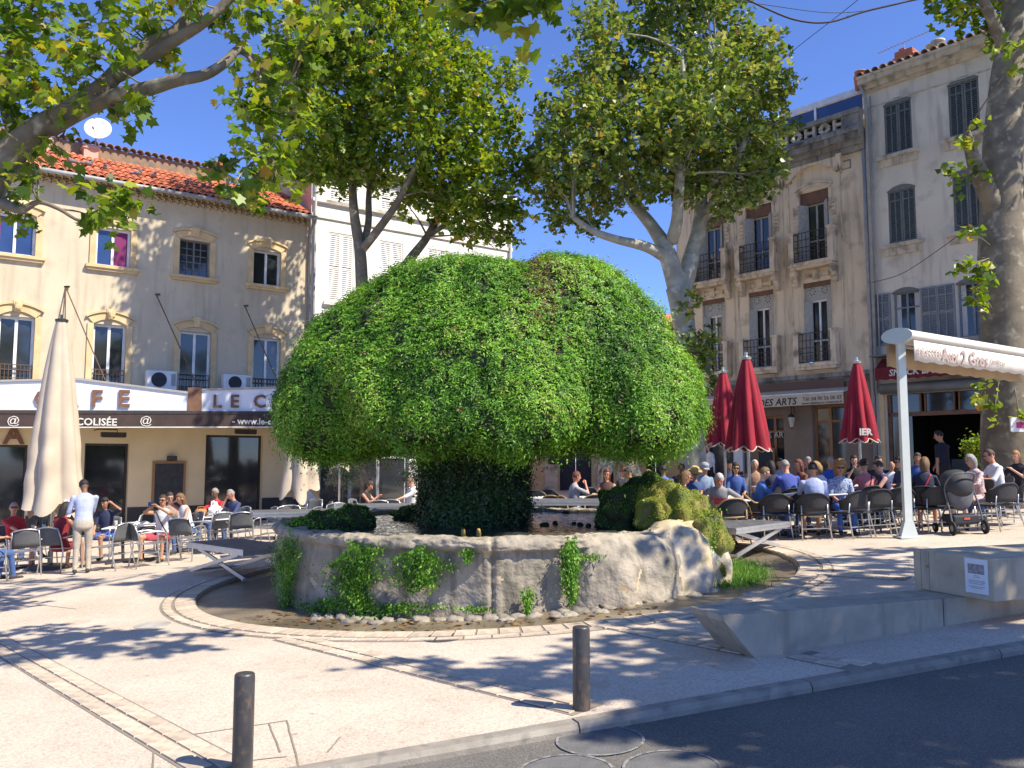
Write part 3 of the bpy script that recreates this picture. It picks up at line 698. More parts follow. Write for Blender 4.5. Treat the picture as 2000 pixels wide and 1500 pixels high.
mat('sign_brown', (.20, .095, .05), (.14, .07, .04), scale=6, rough=.6)
mat('valance_brown', (.045, .028, .026), (.06, .04, .036), scale=4, rough=.85)
mat('cream_letters', (.72, .69, .62), rough=.7)
mat('wall_cream', (.66, .54, .34), (.6, .49, .31), scale=1.5, rough=.9)
mat('plinth_black', (.025, .025, .03), rough=.6)
mat('board_wood', (.30, .17, .07), (.22, .12, .05), scale=9, rough=.6, stretch=(1, 1, 6))
mat('slate', (.03, .033, .04), (.045, .047, .055), scale=6, rough=.85)
mat('cafe_wall', (.74, .61, .44), (.66, .54, .385), scale=.9, rough=.92, bump=.15, bscale=40, c3=(.20, .165, .12), s3=1.4, a3=.65)
mat('cafe_trim', (.72, .60, .45), (.56, .46, .34), scale=2.5, rough=.9, bump=.2, bscale=30, c3=(.14, .125, .105), s3=2.5, a3=.75)
mat('grime_stone', (.33, .31, .275), (.20, .185, .165), scale=2.2, rough=.95, bump=.2, c3=(.06, .055, .05), s3=2.3, a3=.9)
mat('snack_wall', (.70, .635, .535), (.62, .56, .465), scale=.8, rough=.92, bump=.1, c3=(.31, .285, .25), s3=1.7, a3=.55)
mat('snack_trim', (.64, .56, .44), (.48, .415, .325), scale=3, rough=.9, c3=(.17, .155, .135), s3=3, a3=.7)
mat('shutter_grey', (.165, .18, .175), (.125, .135, .13), scale=9, rough=.7, vary=.06)
mat('shutter_blue', (.22, .25, .29), (.17, .19, .22), scale=9, rough=.7)
mat('shutter_white', (.78, .77, .75), (.73, .72, .7), scale=4, rough=.6)
mat('shutter_worn', (.42, .41, .38), (.32, .31, .29), scale=10, rough=.75)
mat('brown_band', (.17, .105, .08), (.145, .09, .07), scale=1, rough=.85)
mat('awning_cream', (.58, .49, .37), (.5, .42, .31), scale=3, rough=.9)
mat('print_dark', (.035, .035, .04), rough=.8)
mat('wine_red', (.17, .012, .022), (.12, .008, .016), scale=5, rough=.85)
mat('pier_taupe', (.27, .195, .14), (.225, .165, .118), scale=2, rough=.9)
mat('oak', (.36, .165, .065), (.28, .12, .045), scale=7, rough=.55, stretch=(1, 1, 5))
mat('lamp_glass', (.62, .58, .5), rough=.2)
mat('rolled_steel', (.20, .20, .185), (.15, .15, .14), scale=3, rough=.6, metal=.3)
mat('brown_awning', (.2, .10, .06), (.13, .08, .055), scale=6, rough=.9)

streaks(MATS['render_beige'], (.36, .30, .21), .45); streaks(MATS['cafe_wall'], (.30, .235, .16), .6, (2.2, 2, .25)); streaks(MATS['snack_wall'], (.40, .36, .30), .6, (2.2, 2, .3)); streaks(MATS['cafe_trim'], (.2, .165, .12), .6, (4, 4, .5)); streaks(MATS['snack_trim'], (.24, .21, .17), .6, (4, 4, .5)); streaks(MATS['white_wall'], (.62, .59, .54), .4); streaks(MATS['grime_stone'], (.05, .047, .042), .7, (4, 4, .5))
streaks(MATS['cast_concrete'], (.22, .19, .15), .6, (4, 4, .6)); streaks(MATS['cast_concrete_warm'], (.30, .25, .18), .6, (4, 4, .6)); streaks(MATS['bollard_paint'], (.13, .09, .06), .7, (14, 14, 3), lo=.58, hi=.66)

class Facade:
    def __init__(s, name, px, Y, d, label, cat='building'):
        P = Vector((xat(px, Y, 3), Y, 0)); s.P = Vector((P.x, P.y, g(P.x, P.y))); s.d = Vector((d[0], d[1], 0)).normalized(); s.n = Vector((s.d.y, -s.d.x, 0))
        s.root = empty(name, s.P, math.atan2(s.d.y, s.d.x), label, cat)
    def hit(s, px, py, out=0.):                 # pixel -> (t, z) on the wall plane moved out by `out`
        q = plane_hit(px, py, s.P + s.n * out, s.n) - s.P
        return q.dot(s.d), q.z
    def rect(s, x0, y0, x1, y1, out=0.):
        xm, ym = (x0 + x1) / 2, (y0 + y1) / 2
        return s.hit(x0, ym, out)[0], s.hit(xm, y1, out)[1], s.hit(x1, ym, out)[0], s.hit(xm, y0, out)[1]     # t0 z0 t1 z1
    def gz(s, t): p = s.P + s.d * t; return g(p.x, p.y) - s.P.z

def holed_wall(x0, z0, x1, z1, holes, depth, name, material, parent, y=0., back=True):
    """wall sheet with rectangular openings and their reveals"""
    xs = sorted({x0, x1, *[h[0] for h in holes], *[h[2] for h in holes]}); zs = sorted({z0, z1, *[h[1] for h in holes], *[h[3] for h in holes]})
    xs = [v for v in xs if x0 <= v <= x1]; zs = [v for v in zs if z0 <= v <= z1]
    b = MB()
    for i in range(len(xs) - 1):
        for j in range(len(zs) - 1):
            cx, cz = (xs[i] + xs[i + 1]) / 2, (zs[j] + zs[j + 1]) / 2
            if any(h[0] < cx < h[2] and h[1] < cz < h[3] for h in holes): continue
            b.add([(xs[i], y, zs[j]), (xs[i + 1], y, zs[j]), (xs[i + 1], y, zs[j + 1]), (xs[i], y, zs[j + 1])], [(0, 1, 2, 3)])
    for h in holes:
        a, c, e, f = h[:4]; yb = y + depth
        b.add([(a, y, c), (e, y, c), (e, y, f), (a, y, f), (a, yb, c), (e, yb, c), (e, yb, f), (a, yb, f)], [(0, 4, 5, 1), (1, 5, 6, 2), (2, 6, 7, 3), (3, 7, 4, 0)])
    return b.build(name, material, parent)
def frame_window(r, parent, fm='white_pvc', gm='glass', y=.13, w_=.07, leaves_=2, transom=None, muntin=None, curtain=None, name='window'):
    x0, z0, x1, z1 = r; b = MB(); d = .06
    b.box((x0, y, z0), (x0 + w_, y + d, z1)); b.box((x1 - w_, y, z0), (x1, y + d, z1)); b.box((x0 + w_, y + .001, z0), (x1 - w_, y + d, z0 + w_)); b.box((x0 + w_, y + .001, z1 - w_), (x1 - w_, y + d, z1))
    n = leaves_; xs = [x0 + w_ + (x1 - x0 - 2 * w_) * k / n for k in range(n + 1)]
    for x in xs[1:-1]: b.box((x - w_ * .55, y - .012, z0 + w_), (x + w_ * .55, y + d, z1 - w_))
    zt_ = [z0 + w_] + ([transom] if transom else []) + [z1 - w_]
    if transom: b.box((x0 + w_, y - .008, transom - w_ * .4), (x1 - w_, y + d, transom + w_ * .4))
    if muntin:
        for k in range(n):
            for i in range(1, muntin[0]):
                x = lerp(xs[k], xs[k + 1], i / muntin[0]); b.box((x - .014, y + .006, z0 + w_), (x + .014, y + .04, z1 - w_))
            for j in range(1, muntin[1]):
                z = lerp(z0 + w_, z1 - w_, j / muntin[1]); b.box((xs[k] + .03, y + .008, z - .014), (xs[k + 1] - .03, y + .04, z + .014))
    o = b.build(name, fm, parent)
    for k in range(n):
        p = MB(); p.box((xs[k] + .01, y + .03, z0 + w_ * .8), (xs[k + 1] - .01, y + .042, z1 - w_ * .8)); p.build('pane', gm, o)
    if curtain:
        for x0_, x1_ in curtain[1]:
            c = MB(); c.box((lerp(x0, x1, x0_), y + .024, z0 + w_), (lerp(x0, x1, x1_), y + .029, z1 - w_)); c.build('curtain', curtain[0], o)
    # dark room behind
    q = MB(); q.box((x0, y + .07, z0), (x1, y + .08, z1)); q.build('room_shade', 'dark_room', o)
    return o
def arch_pts(x0, x1, z, rise, n=12):
    return [(lerp(x0, x1, k / n), z + rise * (1 - (2 * k / n - 1) ** 2)) for k in range(n + 1)]
def surround(r, parent, material='stone_trim', w_=.17, rise=.16, head=.17, proud=.05, key=True, sill=True, tymp=None):
    """stone jambs and a shallow arched head; r is the rectangular opening"""
    x0, z0, x1, z1 = r
    b = MB(); b.box((x0 - w_, -proud, z0), (x0, .02, z1)); b.box((x1, -proud, z0), (x1 + w_, .02, z1))
    inn = arch_pts(x0 - .001, x1 + .001, z1, rise); out = arch_pts(x0 - w_, x1 + w_, z1 + head, rise * 1.25)
    for k in range(12):
        q = [inn[k], inn[k + 1], out[k + 1], out[k]]
        b.prism([(x, -proud - .003, z) for x, z in q], (0, proud + .02, 0))
    o = b.build('window_surround', material, parent)
    b = MB()
    o2 = arch_pts(x0 - w_ - .05, x1 + w_ + .05, z1 + head, rise * 1.25); o3 = arch_pts(x0 - w_ - .05, x1 + w_ + .05, z1 + head + .06, rise * 1.25)
    for k in range(12): b.prism([(x, -proud - .05, z) for x, z in (o2[k], o2[k + 1], o3[k + 1], o3[k])], (0, proud + .07, 0))
    b.build('head_moulding', material, o)
    t = MB(); t.add([(x, .03, z) for x, z in [(x0, z1)] + inn + [(x1, z1)]], [tuple(range(len(inn) + 2))]); t.build('arch_infill', tymp or material, o)
    if key:
        cx = (x0 + x1) / 2; k = MB(); k.prism([(cx - .09, -proud - .07, z1 + rise - .02), (cx + .09, -proud - .07, z1 + rise - .02), (cx + .13, -proud - .07, z1 + head + rise * 1.25 + .1), (cx - .13, -proud - .07, z1 + head + rise * 1.25 + .1)], (0, .12, 0))
        if key == 'face': k.blob((cx, -proud - .09, z1 + head + .12), (.11, .09, .17), 10, 8, 0, .4, int(x0 * 10))
        k.build('keystone', material, o)
    if sill:
        s_ = MB(); s_.box((x0 - w_ - .1, -proud - .10, z0 - .09), (x1 + w_ + .1, .1, z0)); s_.box((x0 - w_ - .05, -proud - .05, z0 - .17), (x1 + w_ + .05, .02, z0 - .09)); s_.build('sill', material, o)
    return o
def shutter(r, parent, material, y=-.02, th=.04, slat=.055, mid=True, tilt=0, ribs=0):
    x0, z0, x1, z1 = r; fw = .055; b = MB()
    b.box((x0, y - th, z0), (x0 + fw, y, z1)); b.box((x1 - fw, y - th, z0), (x1, y, z1)); b.box((x0 + fw, y - th, z0), (x1 - fw, y - .002, z0 + fw * 1.4)); b.box((x0 + fw, y - th, z1 - fw), (x1 - fw, y - .002, z1))
    zm = (z0 + z1) / 2
    if mid: b.box((x0 + fw, y - th, zm - fw / 2), (x1 - fw, y - .002, zm + fw / 2))
    if ribs:
        for k in range(1, ribs + 1):
            x = lerp(x0 + fw, x1 - fw, k / (ribs + 1)); b.box((x - .018, y - th - .004, z0 + fw), (x + .018, y - .004, z1 - fw))
        z = lerp(z0, z1, .82); b.box((x0 + fw, y - th - .006, z - .02), (x1 - fw, y - .006, z + .02))
    o = b.build('shutter', material, parent)
    s_ = MB(); z = z0 + fw * 1.5
    while z < z1 - fw - slat * .5:
        if not (mid and abs(z - zm) < fw * .8):
            s_.add([(x0 + fw, y - th * .9, z), (x1 - fw, y - th * .9, z), (x1 - fw, y - .004, z + slat * .85), (x0 + fw, y - .004, z + slat * .85)], [(0, 1, 2, 3)])
        z += slat
    s_.build('louvres', material, o)
    return o
def railing(r, parent, y, material='iron', bars=8, rails=(.0, .33, .66, 1.), scroll=True, ret=.0):
    x0, z0, x1, z1 = r; b = MB()
    for f in rails: b.box((x0, y - .012, lerp(z0, z1, f) - .012), (x1, y + .012, lerp(z0, z1, f) + .012))
    for k in range(bars + 1):
        x = lerp(x0, x1, k / bars); b.box((x - .008, y - .008, z0), (x + .008, y + .008, z1))
    if ret:
        for x in (x0, x1):
            for f in rails[::max(1, len(rails) - 1)]: b.box((x - .012, y, lerp(z0, z1, f) - .012), (x + .012, y + ret, lerp(z0, z1, f) + .012))
    if scroll:
        for k in range(bars):
            cx = lerp(x0, x1, (k + .5) / bars); zc = lerp(z0, z1, .17); rr = min((x1 - x0) / bars * .42, (z1 - z0) * .15)
            b.tube([(cx + rr * math.cos(a), y - .004, zc + rr * math.sin(a)) for a in [2 * math.pi * i / 9 for i in range(10)]], .007, 4)
    return b.build('railing', material, parent)
def pipe(path, r_, parent, material='zinc', name='downpipe', n=8):
    b = MB(); b.tube(path, r_, n); return b.build(name, material, parent, smooth=True)

# ---------- left: beige three-storey house with the café
FL = Facade('beige_house', 315, 27.0, (.81, .585), 'beige three-storey house with red tiled roof and café canopy')
rt = FL.root
tL, tR = FL.hit(-120, 700)[0] - 3.5, FL.hit(601, 500)[0]
zE = FL.hit(603, 436)[1] - .05
W2 = [FL.rect(*q) for q in ((-12, 425, 70, 500), (187, 450, 255, 521), (350, 462, 410, 540), (494, 488, 548, 557))]
zs0 = sum(q[1] for q in W2) / 4; zs1 = sum(q[3] for q in W2) / 4
W2 = [(q[0], zs0, q[2], zs1) for q in W2]
W1 = [FL.rect(*q) for q in ((-6, 618, 66, 742), (180, 634, 245, 750), (349, 648, 411, 757), (493, 660, 547, 762))]
zs1 = sum(q[3] for q in W1) / 4; zs0 = min(q[1] for q in W1) - .1
W1 = [(q[0], zs0, q[2], zs1) for q in W1]
zC = zs0 - .12                                              # canopy level
G0 = [FL.rect(*q) for q in ((-90, 868, 52, 1016), (163, 866, 250, 1015), (400, 850, 512, 1015))]
zb = FL.gz(tL) - .4
G0 = [(q[0], FL.gz(q[0]) + .05, q[2], q[3]) for q in G0]
holed_wall(tL, zC, tR, zE, W2 + W1, .22, 'upper_wall', 'render_beige', rt)
holed_wall(tL, zb, tR, zC, G0, .3, 'ground_floor_wall', 'wall_cream', rt)
for i, q in enumerate(W2):
    if i == 2: frame_window(q, rt, 'old_grey_wood', muntin=(2, 5), w_=.05)
    else: frame_window(q, rt, gm='glass_blue' if i < 2 else 'glass', curtain=('curtain_purple', [(.04, .16)] if i == 0 else [(.56, .92)]) if i < 2 else None)
    surround(q, rt, rise=.12, key=i > 1)
for i, q in enumerate(W1):
    frame_window(q, rt, w_=.075); surround(q, rt, rise=.16, sill=False, key='face' if i < 2 else True)
    railing((q[0] + .02, q[1] + .05, q[2] - .02, q[1] + .55), rt, .04, 'rusty_iron', 9, (0, .7, 1.))
for i, q in enumerate(G0):
    frame_window(q, rt, 'iron', y=.2, w_=.07, leaves_=1 if i else 2, name='shop_window')
for x0, x1 in ((tL, G0[0][0]), (G0[0][2], G0[1][0]), (G0[1][2], G0[2][0]), (G0[2][2], tR)):
    b = MB(); b.box((x0 + .01, -.025, zb), (x1 - .01, .02, FL.gz((x0 + x1) / 2) + .72)); b.build('plinth', 'plinth_black', rt)
b = MB(); b.add([(tL, 0, zb), (tL, 8, zb), (tL, 8, zE + .3), (tL, 0, zE + .3), (tL, 2.4, zE + 1.7)], [(0, 1, 2, 4, 3)]); b.build('side_wall', 'render_beige', rt)
# génoise: two courses of half-round tiles under the eave
def half_tile(r_, L, material, name, taper=.9, n=7, th=.014, up=True):
    b = MB()
    for j in (0, 1):
        rr = r_ * (1 if j == 0 else taper)
    vs = []; fs = []
    for j, y in enumerate((0, L)):
        rr = r_ * (1 if j == 0 else taper)
        for lay_ in (0, th):
            for k in range(n):
                a = math.pi * k / (n - 1); vs.append(((rr - lay_) * math.cos(a), y, (rr - lay_) * math.sin(a)))
    f = lambda j, l_, k: j * 2 * n + l_ * n + k
    for k in range(n - 1):
        fs += [(f(0, 0, k), f(0, 0, k + 1), f(1, 0, k + 1), f(1, 0, k)), (f(0, 1, k + 1), f(0, 1, k), f(1, 1, k), f(1, 1, k + 1)), (f(0, 0, k + 1), f(0, 0, k), f(0, 1, k), f(0, 1, k + 1))]
    b.add(vs, fs); return b.mesh(name, material, smooth=True)
gt = half_tile(.10, .3, 'genoise', 'eave_tile'); rt_t = half_tile(.105, .46, 'roof_tile', 'roof_tile', .86)
tV0, tV1 = FL.hit(15, 330)[0], tR
for row in range(2):
    yo = -.16 - .15 * row; zo = zE - .04 + .12 * row
    bk = MB(); bk.box((tL, yo + .01, zo + .085), (tR, .1, zo + .10)); bk.box((tL, yo + .24, zo - .04), (tR, .1, zo + .085)); bk.build('eave_course', 'genoise', rt)
    x = tV0 + (.1 if row else 0)
    while x < tR - .08:
        o = link('eave_tile', gt, rt); o.location = (x, yo, zo - .02); x += .205
zr0 = zE + .21; sl_ = math.radians(28)
rb = MB(); yy = -.50; D = 2.9
rb.add([(tL, yy, zr0), (tR, yy, zr0), (tR, yy + D, zr0 + D * math.tan(sl_)), (tL, yy + D, zr0 + D * math.tan(sl_)), (tL, yy, zr0 - .05), (tR, yy, zr0 - .05), (tR, 6, zr0 - .05), (tL, 6, zr0 - .05)], [(0, 1, 2, 3), (4, 5, 1, 0), (4, 7, 6, 5)])
roof = rb.build('roof', 'old_tile', rt)
for row in range(7):
    y = yy - .04 + row * .40; x = tV0
    while x < tR - .05:
        o = link('roof_tile', rt_t, roof); o.location = (x + R.uniform(-.008, .008), y + R.uniform(-.015, .015), zr0 + .0 + (y - yy) * math.tan(sl_) + (.012 if row % 2 else 0))
        o.rotation_euler = (sl_ - .045, 0, R.uniform(-.03, .03)); x += .222
# upper back roof with old ridge tiles, gutter, downpipe, chimneys
ub = MB(); y2 = yy + D
ub.box((tL, y2, zr0 + .3), (FL.hit(440, 345)[0] + .8, y2 + .25, zr0 + D * math.tan(sl_) + .42)); ub.build('roof_wall', 'old_tile', roof)
x = tV0 + 1.2
ot = half_tile(.12, .5, 'old_tile', 'ridge_tile')
while x < FL.hit(440, 345)[0] + .8:
    o = link('ridge_tile', ot, roof); o.location = (x, y2 - .15, zr0 + D * math.tan(sl_) + .42); o.rotation_euler = (.12, 0, R.uniform(-.05, .05)); x += .24
pipe([(tL, yy - .03, zr0 - .07), (tR + .1, yy - .03, zr0 - .07)], .075, roof, name='gutter')
pipe([(tR + .06, yy, zr0 - .1), (tR + .04, -.12, zr0 - .55), (tR + .04, -.12, zC)], .055, rt)
def chimney(px0, px1, py0, py1, y, material, pot=None, parent=None):
    t0, z0 = FL.hit(px0, py1, -y); t1, z1 = FL.hit(px1, py0, -y)
    b = MB(); b.box((t0, y, z0 - .5), (t1, y + .5, z1)); b.box((t0 - .04, y - .04, z1 - .14), (t1 + .04, y + .54, z1 - .06)); o = b.build('chimney', material, roof); return t0, t1, z1
chimney(50, 102, 268, 310, 1.9, 'salmon'); cx0, cx1, cz = chimney(163, 193, 285, 318, 1.9, 'salmon'); chimney(420, 445, 318, 372, 2.6, 'orange_brick')
dish = empty('satellite_dish', FL.P + FL.d * (cx0 + .35) - FL.n * 2.0 + Vector((0, 0, cz)), 0, 'white satellite dish on the chimney of the beige house', 'satellite dish')
mat('dish_white', (.75, .75, .74), rough=.5)
b = MB(); b.lathe([(.02, 0), (.2, .02), (.34, .07), (.42, .12), (.41, .13), (.33, .085), (.19, .035), (.02, .015)], 28)
o = b.build('reflector', 'dish_white', dish, smooth=True); o.rotation_euler = (math.radians(72), 0, math.radians(20)); o.location = (.12, -.1, .5)
b = MB(); b.tube([(0, 0, -.05), (0, 0, .45), (.1, -.05, .5)], .025, 8); b.build('mast', 'zinc', dish)
b = MB(); b.tube([(.12, -.12, .2), (.16, -.5, .42)], .012, 6); b.tube([(.16, -.48, .40), (.15, -.55, .46)], .035, 8); b.build('receiver_arm', 'zinc', dish)
# pigeons on the tiles
mat('pigeon', (.12, .12, .14), (.2, .2, .22), scale=20, rough=.8)
pg_i = 0
pgl = ('nearest the left chimney', 'second from the left chimney', 'under the satellite dish', 'just right of the dish', 'halfway along the tiles', 'right of the middle of the tiles', 'near the orange chimney', 'nearest the orange chimney')
for i, (px, py) in enumerate(((88, 300), (140, 318), (172, 325), (205, 322), (268, 345), (300, 352), (365, 368), (398, 375))):
    yb = .35 + .1 * (i % 3); t_, z_ = FL.hit(px, py, -yb); q = FL.P + FL.d * t_ - FL.n * yb
    q.z = FL.P.z + zr0 + (yb - yy) * math.tan(sl_) + .09
    o = empty('pigeon', q, R.uniform(0, 6), 'grey pigeon sitting on the red roof tiles, ' + pgl[i], 'pigeon', 'pigeons on the red roof')
    b = MB(); b.blob((0, 0, .07), (.13, .07, .07), 10, 7); b.blob((.11, 0, .16), (.045, .04, .045), 8, 6); b.tube([(.08, 0, .09), (.11, 0, .16)], [.05, .035], 8); b.tube([(-.08, 0, .07), (-.24, 0, .04)], [.04, .03], 6); b.build('body', 'pigeon', o, smooth=True)
    b = MB(); b.tube([(.15, 0, .16), (.18, 0, .15)], [.012, .004], 5); b.build('beak', 'iron', o)
# canopy with fascia, letters and striped valance; the front follows the street
vA, vB = at(-100, 800, 22.6), at(640, 803, 26.4); vd = (vB - vA); vd.z = 0; vd.normalize(); vn = Vector((vd.y, -vd.x, 0))
cn = empty('café_canopy'.replace('é', 'e'), (vA.x, vA.y, FL.P.z), math.atan2(vd.y, vd.x), 'white café canopy with brown letters above a dark brown valance', 'canopy')
cO = Vector((vA.x, vA.y, FL.P.z))
def cv(px, py, out=0.): q = plane_hit(px, py, cO + vn * out, vn) - cO; return q.dot(vd), q.z
def cpoly(pts, name, material, y0=0., th=.08, parent=cn):
    b = MB(); b.prism([(cv(*p)[0], y0, cv(*p)[1]) for p in pts], (0, th, 0)); return b.build(name, material, parent)
cpoly([(-100, 800), (-100, 750), (150, 742), (367, 769), (367, 802)], 'fascia', 'sign_white')
cpoly([(394, 803), (394, 763), (716, 754), (716, 803)], 'fascia', 'sign_white')
cpoly([(367, 804), (367, 757), (394, 757), (394, 804)], 'fascia_pier', 'sign_brown', -.04, .14)
cpoly([(-100, 749), (-100, 745), (150, 738), (367, 765), (367, 769), (150, 742)], 'fascia_coping', 'zinc', -.05, .2)
cpoly([(394, 763), (394, 759), (716, 750), (716, 754)], 'fascia_coping', 'zinc', -.05, .2)
cpoly([(-100, 808), (-100, 802), (716, 804), (716, 809)], 'awning_box', 'iron', -.1, .2)
cpoly([(-100, 834), (-100, 808), (716, 809), (716, 833)], 'valance', 'valance_brown', -.085, .012)
cpoly([(-100, 836), (-100, 834), (716, 833), (716, 835)], 'valance_hem', 'cream_letters', -.087, .014)
rfp = [Vector((cv(-100, 795)[0], .08, cv(-100, 795)[1])), Vector((cv(640, 795)[0], .08, cv(640, 795)[1]))]
inv = Matrix.Rotation(-math.atan2(vd.y, vd.x), 3, 'Z')
wl = [inv @ (FL.P + FL.d * t_ + FL.n * .01 - cO) for t_ in (tR, tL)]
for q in wl: q.z = rfp[0].z + .05
b = MB(); b.prism([rfp[0], rfp[1], wl[0], wl[1]], (0, 0, .12)); b.build('canopy_roof', 'zinc', cn)
def clet(body, px, py, hpx, material, y, **k):
    x, z = cv(px, py); h = cv(px, py - hpx / 2)[1] - cv(px, py + hpx / 2)[1]
    return lettering(body, h / .72, material, cn, (x, y, z), (1, 0, 0), **k)
for ch, px in zip('CAFE', (84, 136, 189, 242)): clet(ch, px, 780, 33, 'sign_brown', -.03, ext=.03, bold=.012)
for ch, px in zip('LECOLISEE', (424, 458, 507, 545, 583, 611, 638, 668, 698)): clet(ch, px, 785, 25, 'sign_brown', -.03, ext=.03, bold=.012)
clet('@', 27, 822, 16, 'cream_letters', -.1, ext=.002); clet('COLISÉE', 189, 825, 14, 'cream_letters', -.1, ext=.002, bold=.006); clet('@', 285, 822, 16, 'cream_letters', -.1, ext=.002)
clet('- www.le-colisee.', 453, 823, 12, 'cream_letters', -.1, ext=.002, align='LEFT', bold=.008)
lettering('A', .75, 'sign_brown', rt, (FL.hit(27, 851, .03)[0], -.03, FL.hit(27, 851, .03)[1]), (1, 0, 0), ext=.02, bold=.02)
# stay rods, heaters, air conditioners, chalkboard
for (a, b_), (c, d_) in (((128, 560), (205, 742)), ((305, 575), (388, 760)), ((478, 597), (545, 752)), ((128, 560), (112, 742))):
    p = FL.P + FL.d * FL.hit(a, b_)[0]; p.z += FL.hit(a, b_)[1]; q = at(c, d_, 24.6 if c < 300 else 25.4)
    m = MB(); m.tube([p, q], .018, 6); o = m.build('stay_rod', 'rusty_iron', cn); o.matrix_parent_inverse = cn.matrix_basis.inverted()
    m = MB(); m.tube([p + Vector((-.12, 0, 0)), p + Vector((.12, 0, 0))], .03, 6); o = m.build('rod_plate', 'rusty_iron', cn); o.matrix_parent_inverse = cn.matrix_basis.inverted()
for px, py, lb in ((222, 848, 'over the shop window behind the big cream parasol'), (480, 842, 'over the café window beside the fountain')):
    t_, z_ = FL.hit(px, py, .5); o = empty('heater', FL.P + FL.d * t_ + FL.n * .5 + Vector((0, 0, z_)), math.atan2(FL.d.y, FL.d.x), 'dark terrace heater on a bracket ' + lb, 'heater')
    m = MB(); m.box((-.35, -.07, -.08), (.35, .07, .06)); m.box((-.32, -.075, -.1), (.32, .04, -.08)); m.build('lamp_housing', 'iron', o)
    m = MB(); m.tube([(-.45, .48, .12), (-.45, 0, .14), (.1, 0, .14), (.1, 0, .05)], .02, 6); m.build('bracket', 'rusty_iron', o)
for k, (x0, y0, x1, y1) in enumerate(((286, 724, 345, 760), (436, 732, 491, 764))):
    t0, z0, t1, z1 = FL.rect(x0, y0, x1, y1, .35); o = empty('air_conditioner', FL.P + FL.d * t0 + FL.n * .4 + Vector((0, 0, z0)), math.atan2(FL.d.y, FL.d.x), 'white air conditioner on the canopy, ' + ('second window bay' if k == 0 else 'third window bay, nearer the fountain'), 'air conditioner')
    w_, h_ = t1 - t0, z1 - z0; m = MB(); m.box((0, 0, -.12), (w_, .3, h_)); ob = m.build('casing', 'white_pvc', o); md = ob.modifiers.new('b', 'BEVEL'); md.width = .02
    m = MB(); m.lathe([(h_ * .40, 0), (h_ * .40, .012), (.04, .014)], 24); f = m.build('fan_grille', 'slate', o); f.location = (w_ * .40, -.002, h_ * .5); f.rotation_euler = (math.pi / 2, 0, 0)
    m = MB(); m.box((w_ * .80, -.006, h_ * .2), (w_ * .95, 0, h_ * .85)); m.build('side_grille', 'zinc', o)
t0, z0, t1, z1 = FL.rect(297, 901, 362, 1000, .05)
o = empty('chalkboard', FL.P + FL.d * t0 + FL.n * .06 + Vector((0, 0, z0)), math.atan2(FL.d.y, FL.d.x), 'tall black menu board in a brown wooden frame on the cream café wall', 'board')
m = MB(); w_, h_ = t1 - t0, z1 - z0; m.box((0, 0, 0), (.07, .05, h_)); m.box((w_ - .07, 0, 0), (w_, .05, h_)); m.box((.07, .002, 0), (w_ - .07, .05, .07)); m.box((.07, .002, h_ - .07), (w_ - .07, .05, h_)); m.build('frame', 'board_wood', o)
m = MB(); m.box((.07, .015, .07), (w_ - .07, .04, h_ - .07)); m.build('slate', 'slate', o)
m = MB(); m.box((w_ * .42, -.15, h_ + .02), (w_ * .68, .06, h_ + .17)); m.build('lamp', 'iron', o)

# ---------- white house next door
FW = Facade('white_house', 605, 29.9, (.81, .585), 'tall white house with closed white louvred shutters behind the fountain')
FW.P = FL.P + FL.d * (tR + .1); FW.P.z = FL.P.z; FW.root.location = FW.P; rw = FW.root
wR = FW.hit(1000, 480)[0]; wE = FW.hit(1000, 392)[1]
SH = [FW.rect(*q) for q in ((640, 456, 690, 592), (741, 470, 786, 590), (835, 490, 877, 600))]
z0, z1 = SH[0][1], SH[0][3]
SH = [(q[0], z0, q[2], z1) for q in SH]; pitch_ = SH[1][0] - SH[0][0]; SH.append((SH[2][0] + pitch_, z0, SH[2][2] + pitch_, z1))
UP = [(q[0], q[3] + 1.15, q[2], wE - .62) for q in SH]; LOW = [(q[0], q[1] - 3.3, q[2], q[1] - .9) for q in SH[:1]]
GS = [(.5, FW.gz(0) - .1, wR * .46, 3.0), (wR * .5, FW.gz(0) - .1, wR - .4, 3.0)]
holed_wall(0, FW.gz(0) - .5, wR, wE, SH + UP + GS, .2, 'wall', 'white_wall', rw)
for q in SH + UP:
    xm = (q[0] + q[2]) / 2
    for r_ in ((q[0] + .01, q[1], xm - .006, q[3]), (xm + .006, q[1], q[2] - .01, q[3])): shutter(r_, rw, 'shutter_white', y=.06, slat=.075)
    b = MB(); b.box((q[0], .1, q[1]), (q[2], .12, q[3])); b.build('window', 'dark_room', rw)
    b = MB(); b.box((q[0] - .15, -.12, q[1] - .12), (q[2] + .15, .05, q[1])); b.build('sill', 'white_trim', rw)
for zz, hh, pr in ((SH[0][3] + .45, .14, .06), (wE - .45, .16, .10), (wE - .14, .2, .35), (SH[0][3] + 1.02, .12, .12)):
    b = MB(); b.box((.02, -pr, zz), (wR, .05, zz + hh)); b.build('cornice' if pr > .1 else 'string_course', 'white_trim', rw)
b = MB(); b.add([(0, 0, -.5), (0, 9, -.5), (0, 9, wE), (0, 0, wE), (wR, 0, -.5), (wR, 9, -.5), (wR, 9, wE), (wR, 0, wE)], [(0, 1, 2, 3), (4, 5, 6, 7), (1, 5, 6, 2)]); b.build('side_wall', 'salmon', rw)
b = MB(); b.add([(-.1, -.35, wE + .06), (wR + .2, -.35, wE + .06), (wR + .2, 4.5, wE + 1.5), (-.1, 4.5, wE + 1.5), (wR + .2, 9.2, wE + .06), (-.1, 9.2, wE + .06)], [(0, 1, 2, 3), (3, 2, 4, 5)]); b.build('roof', 'old_tile', rw)
for q in GS: frame_window(q, rw, 'zinc', y=.15, w_=.12, leaves_=3, transom=q[3] - .7, name='shop_window')
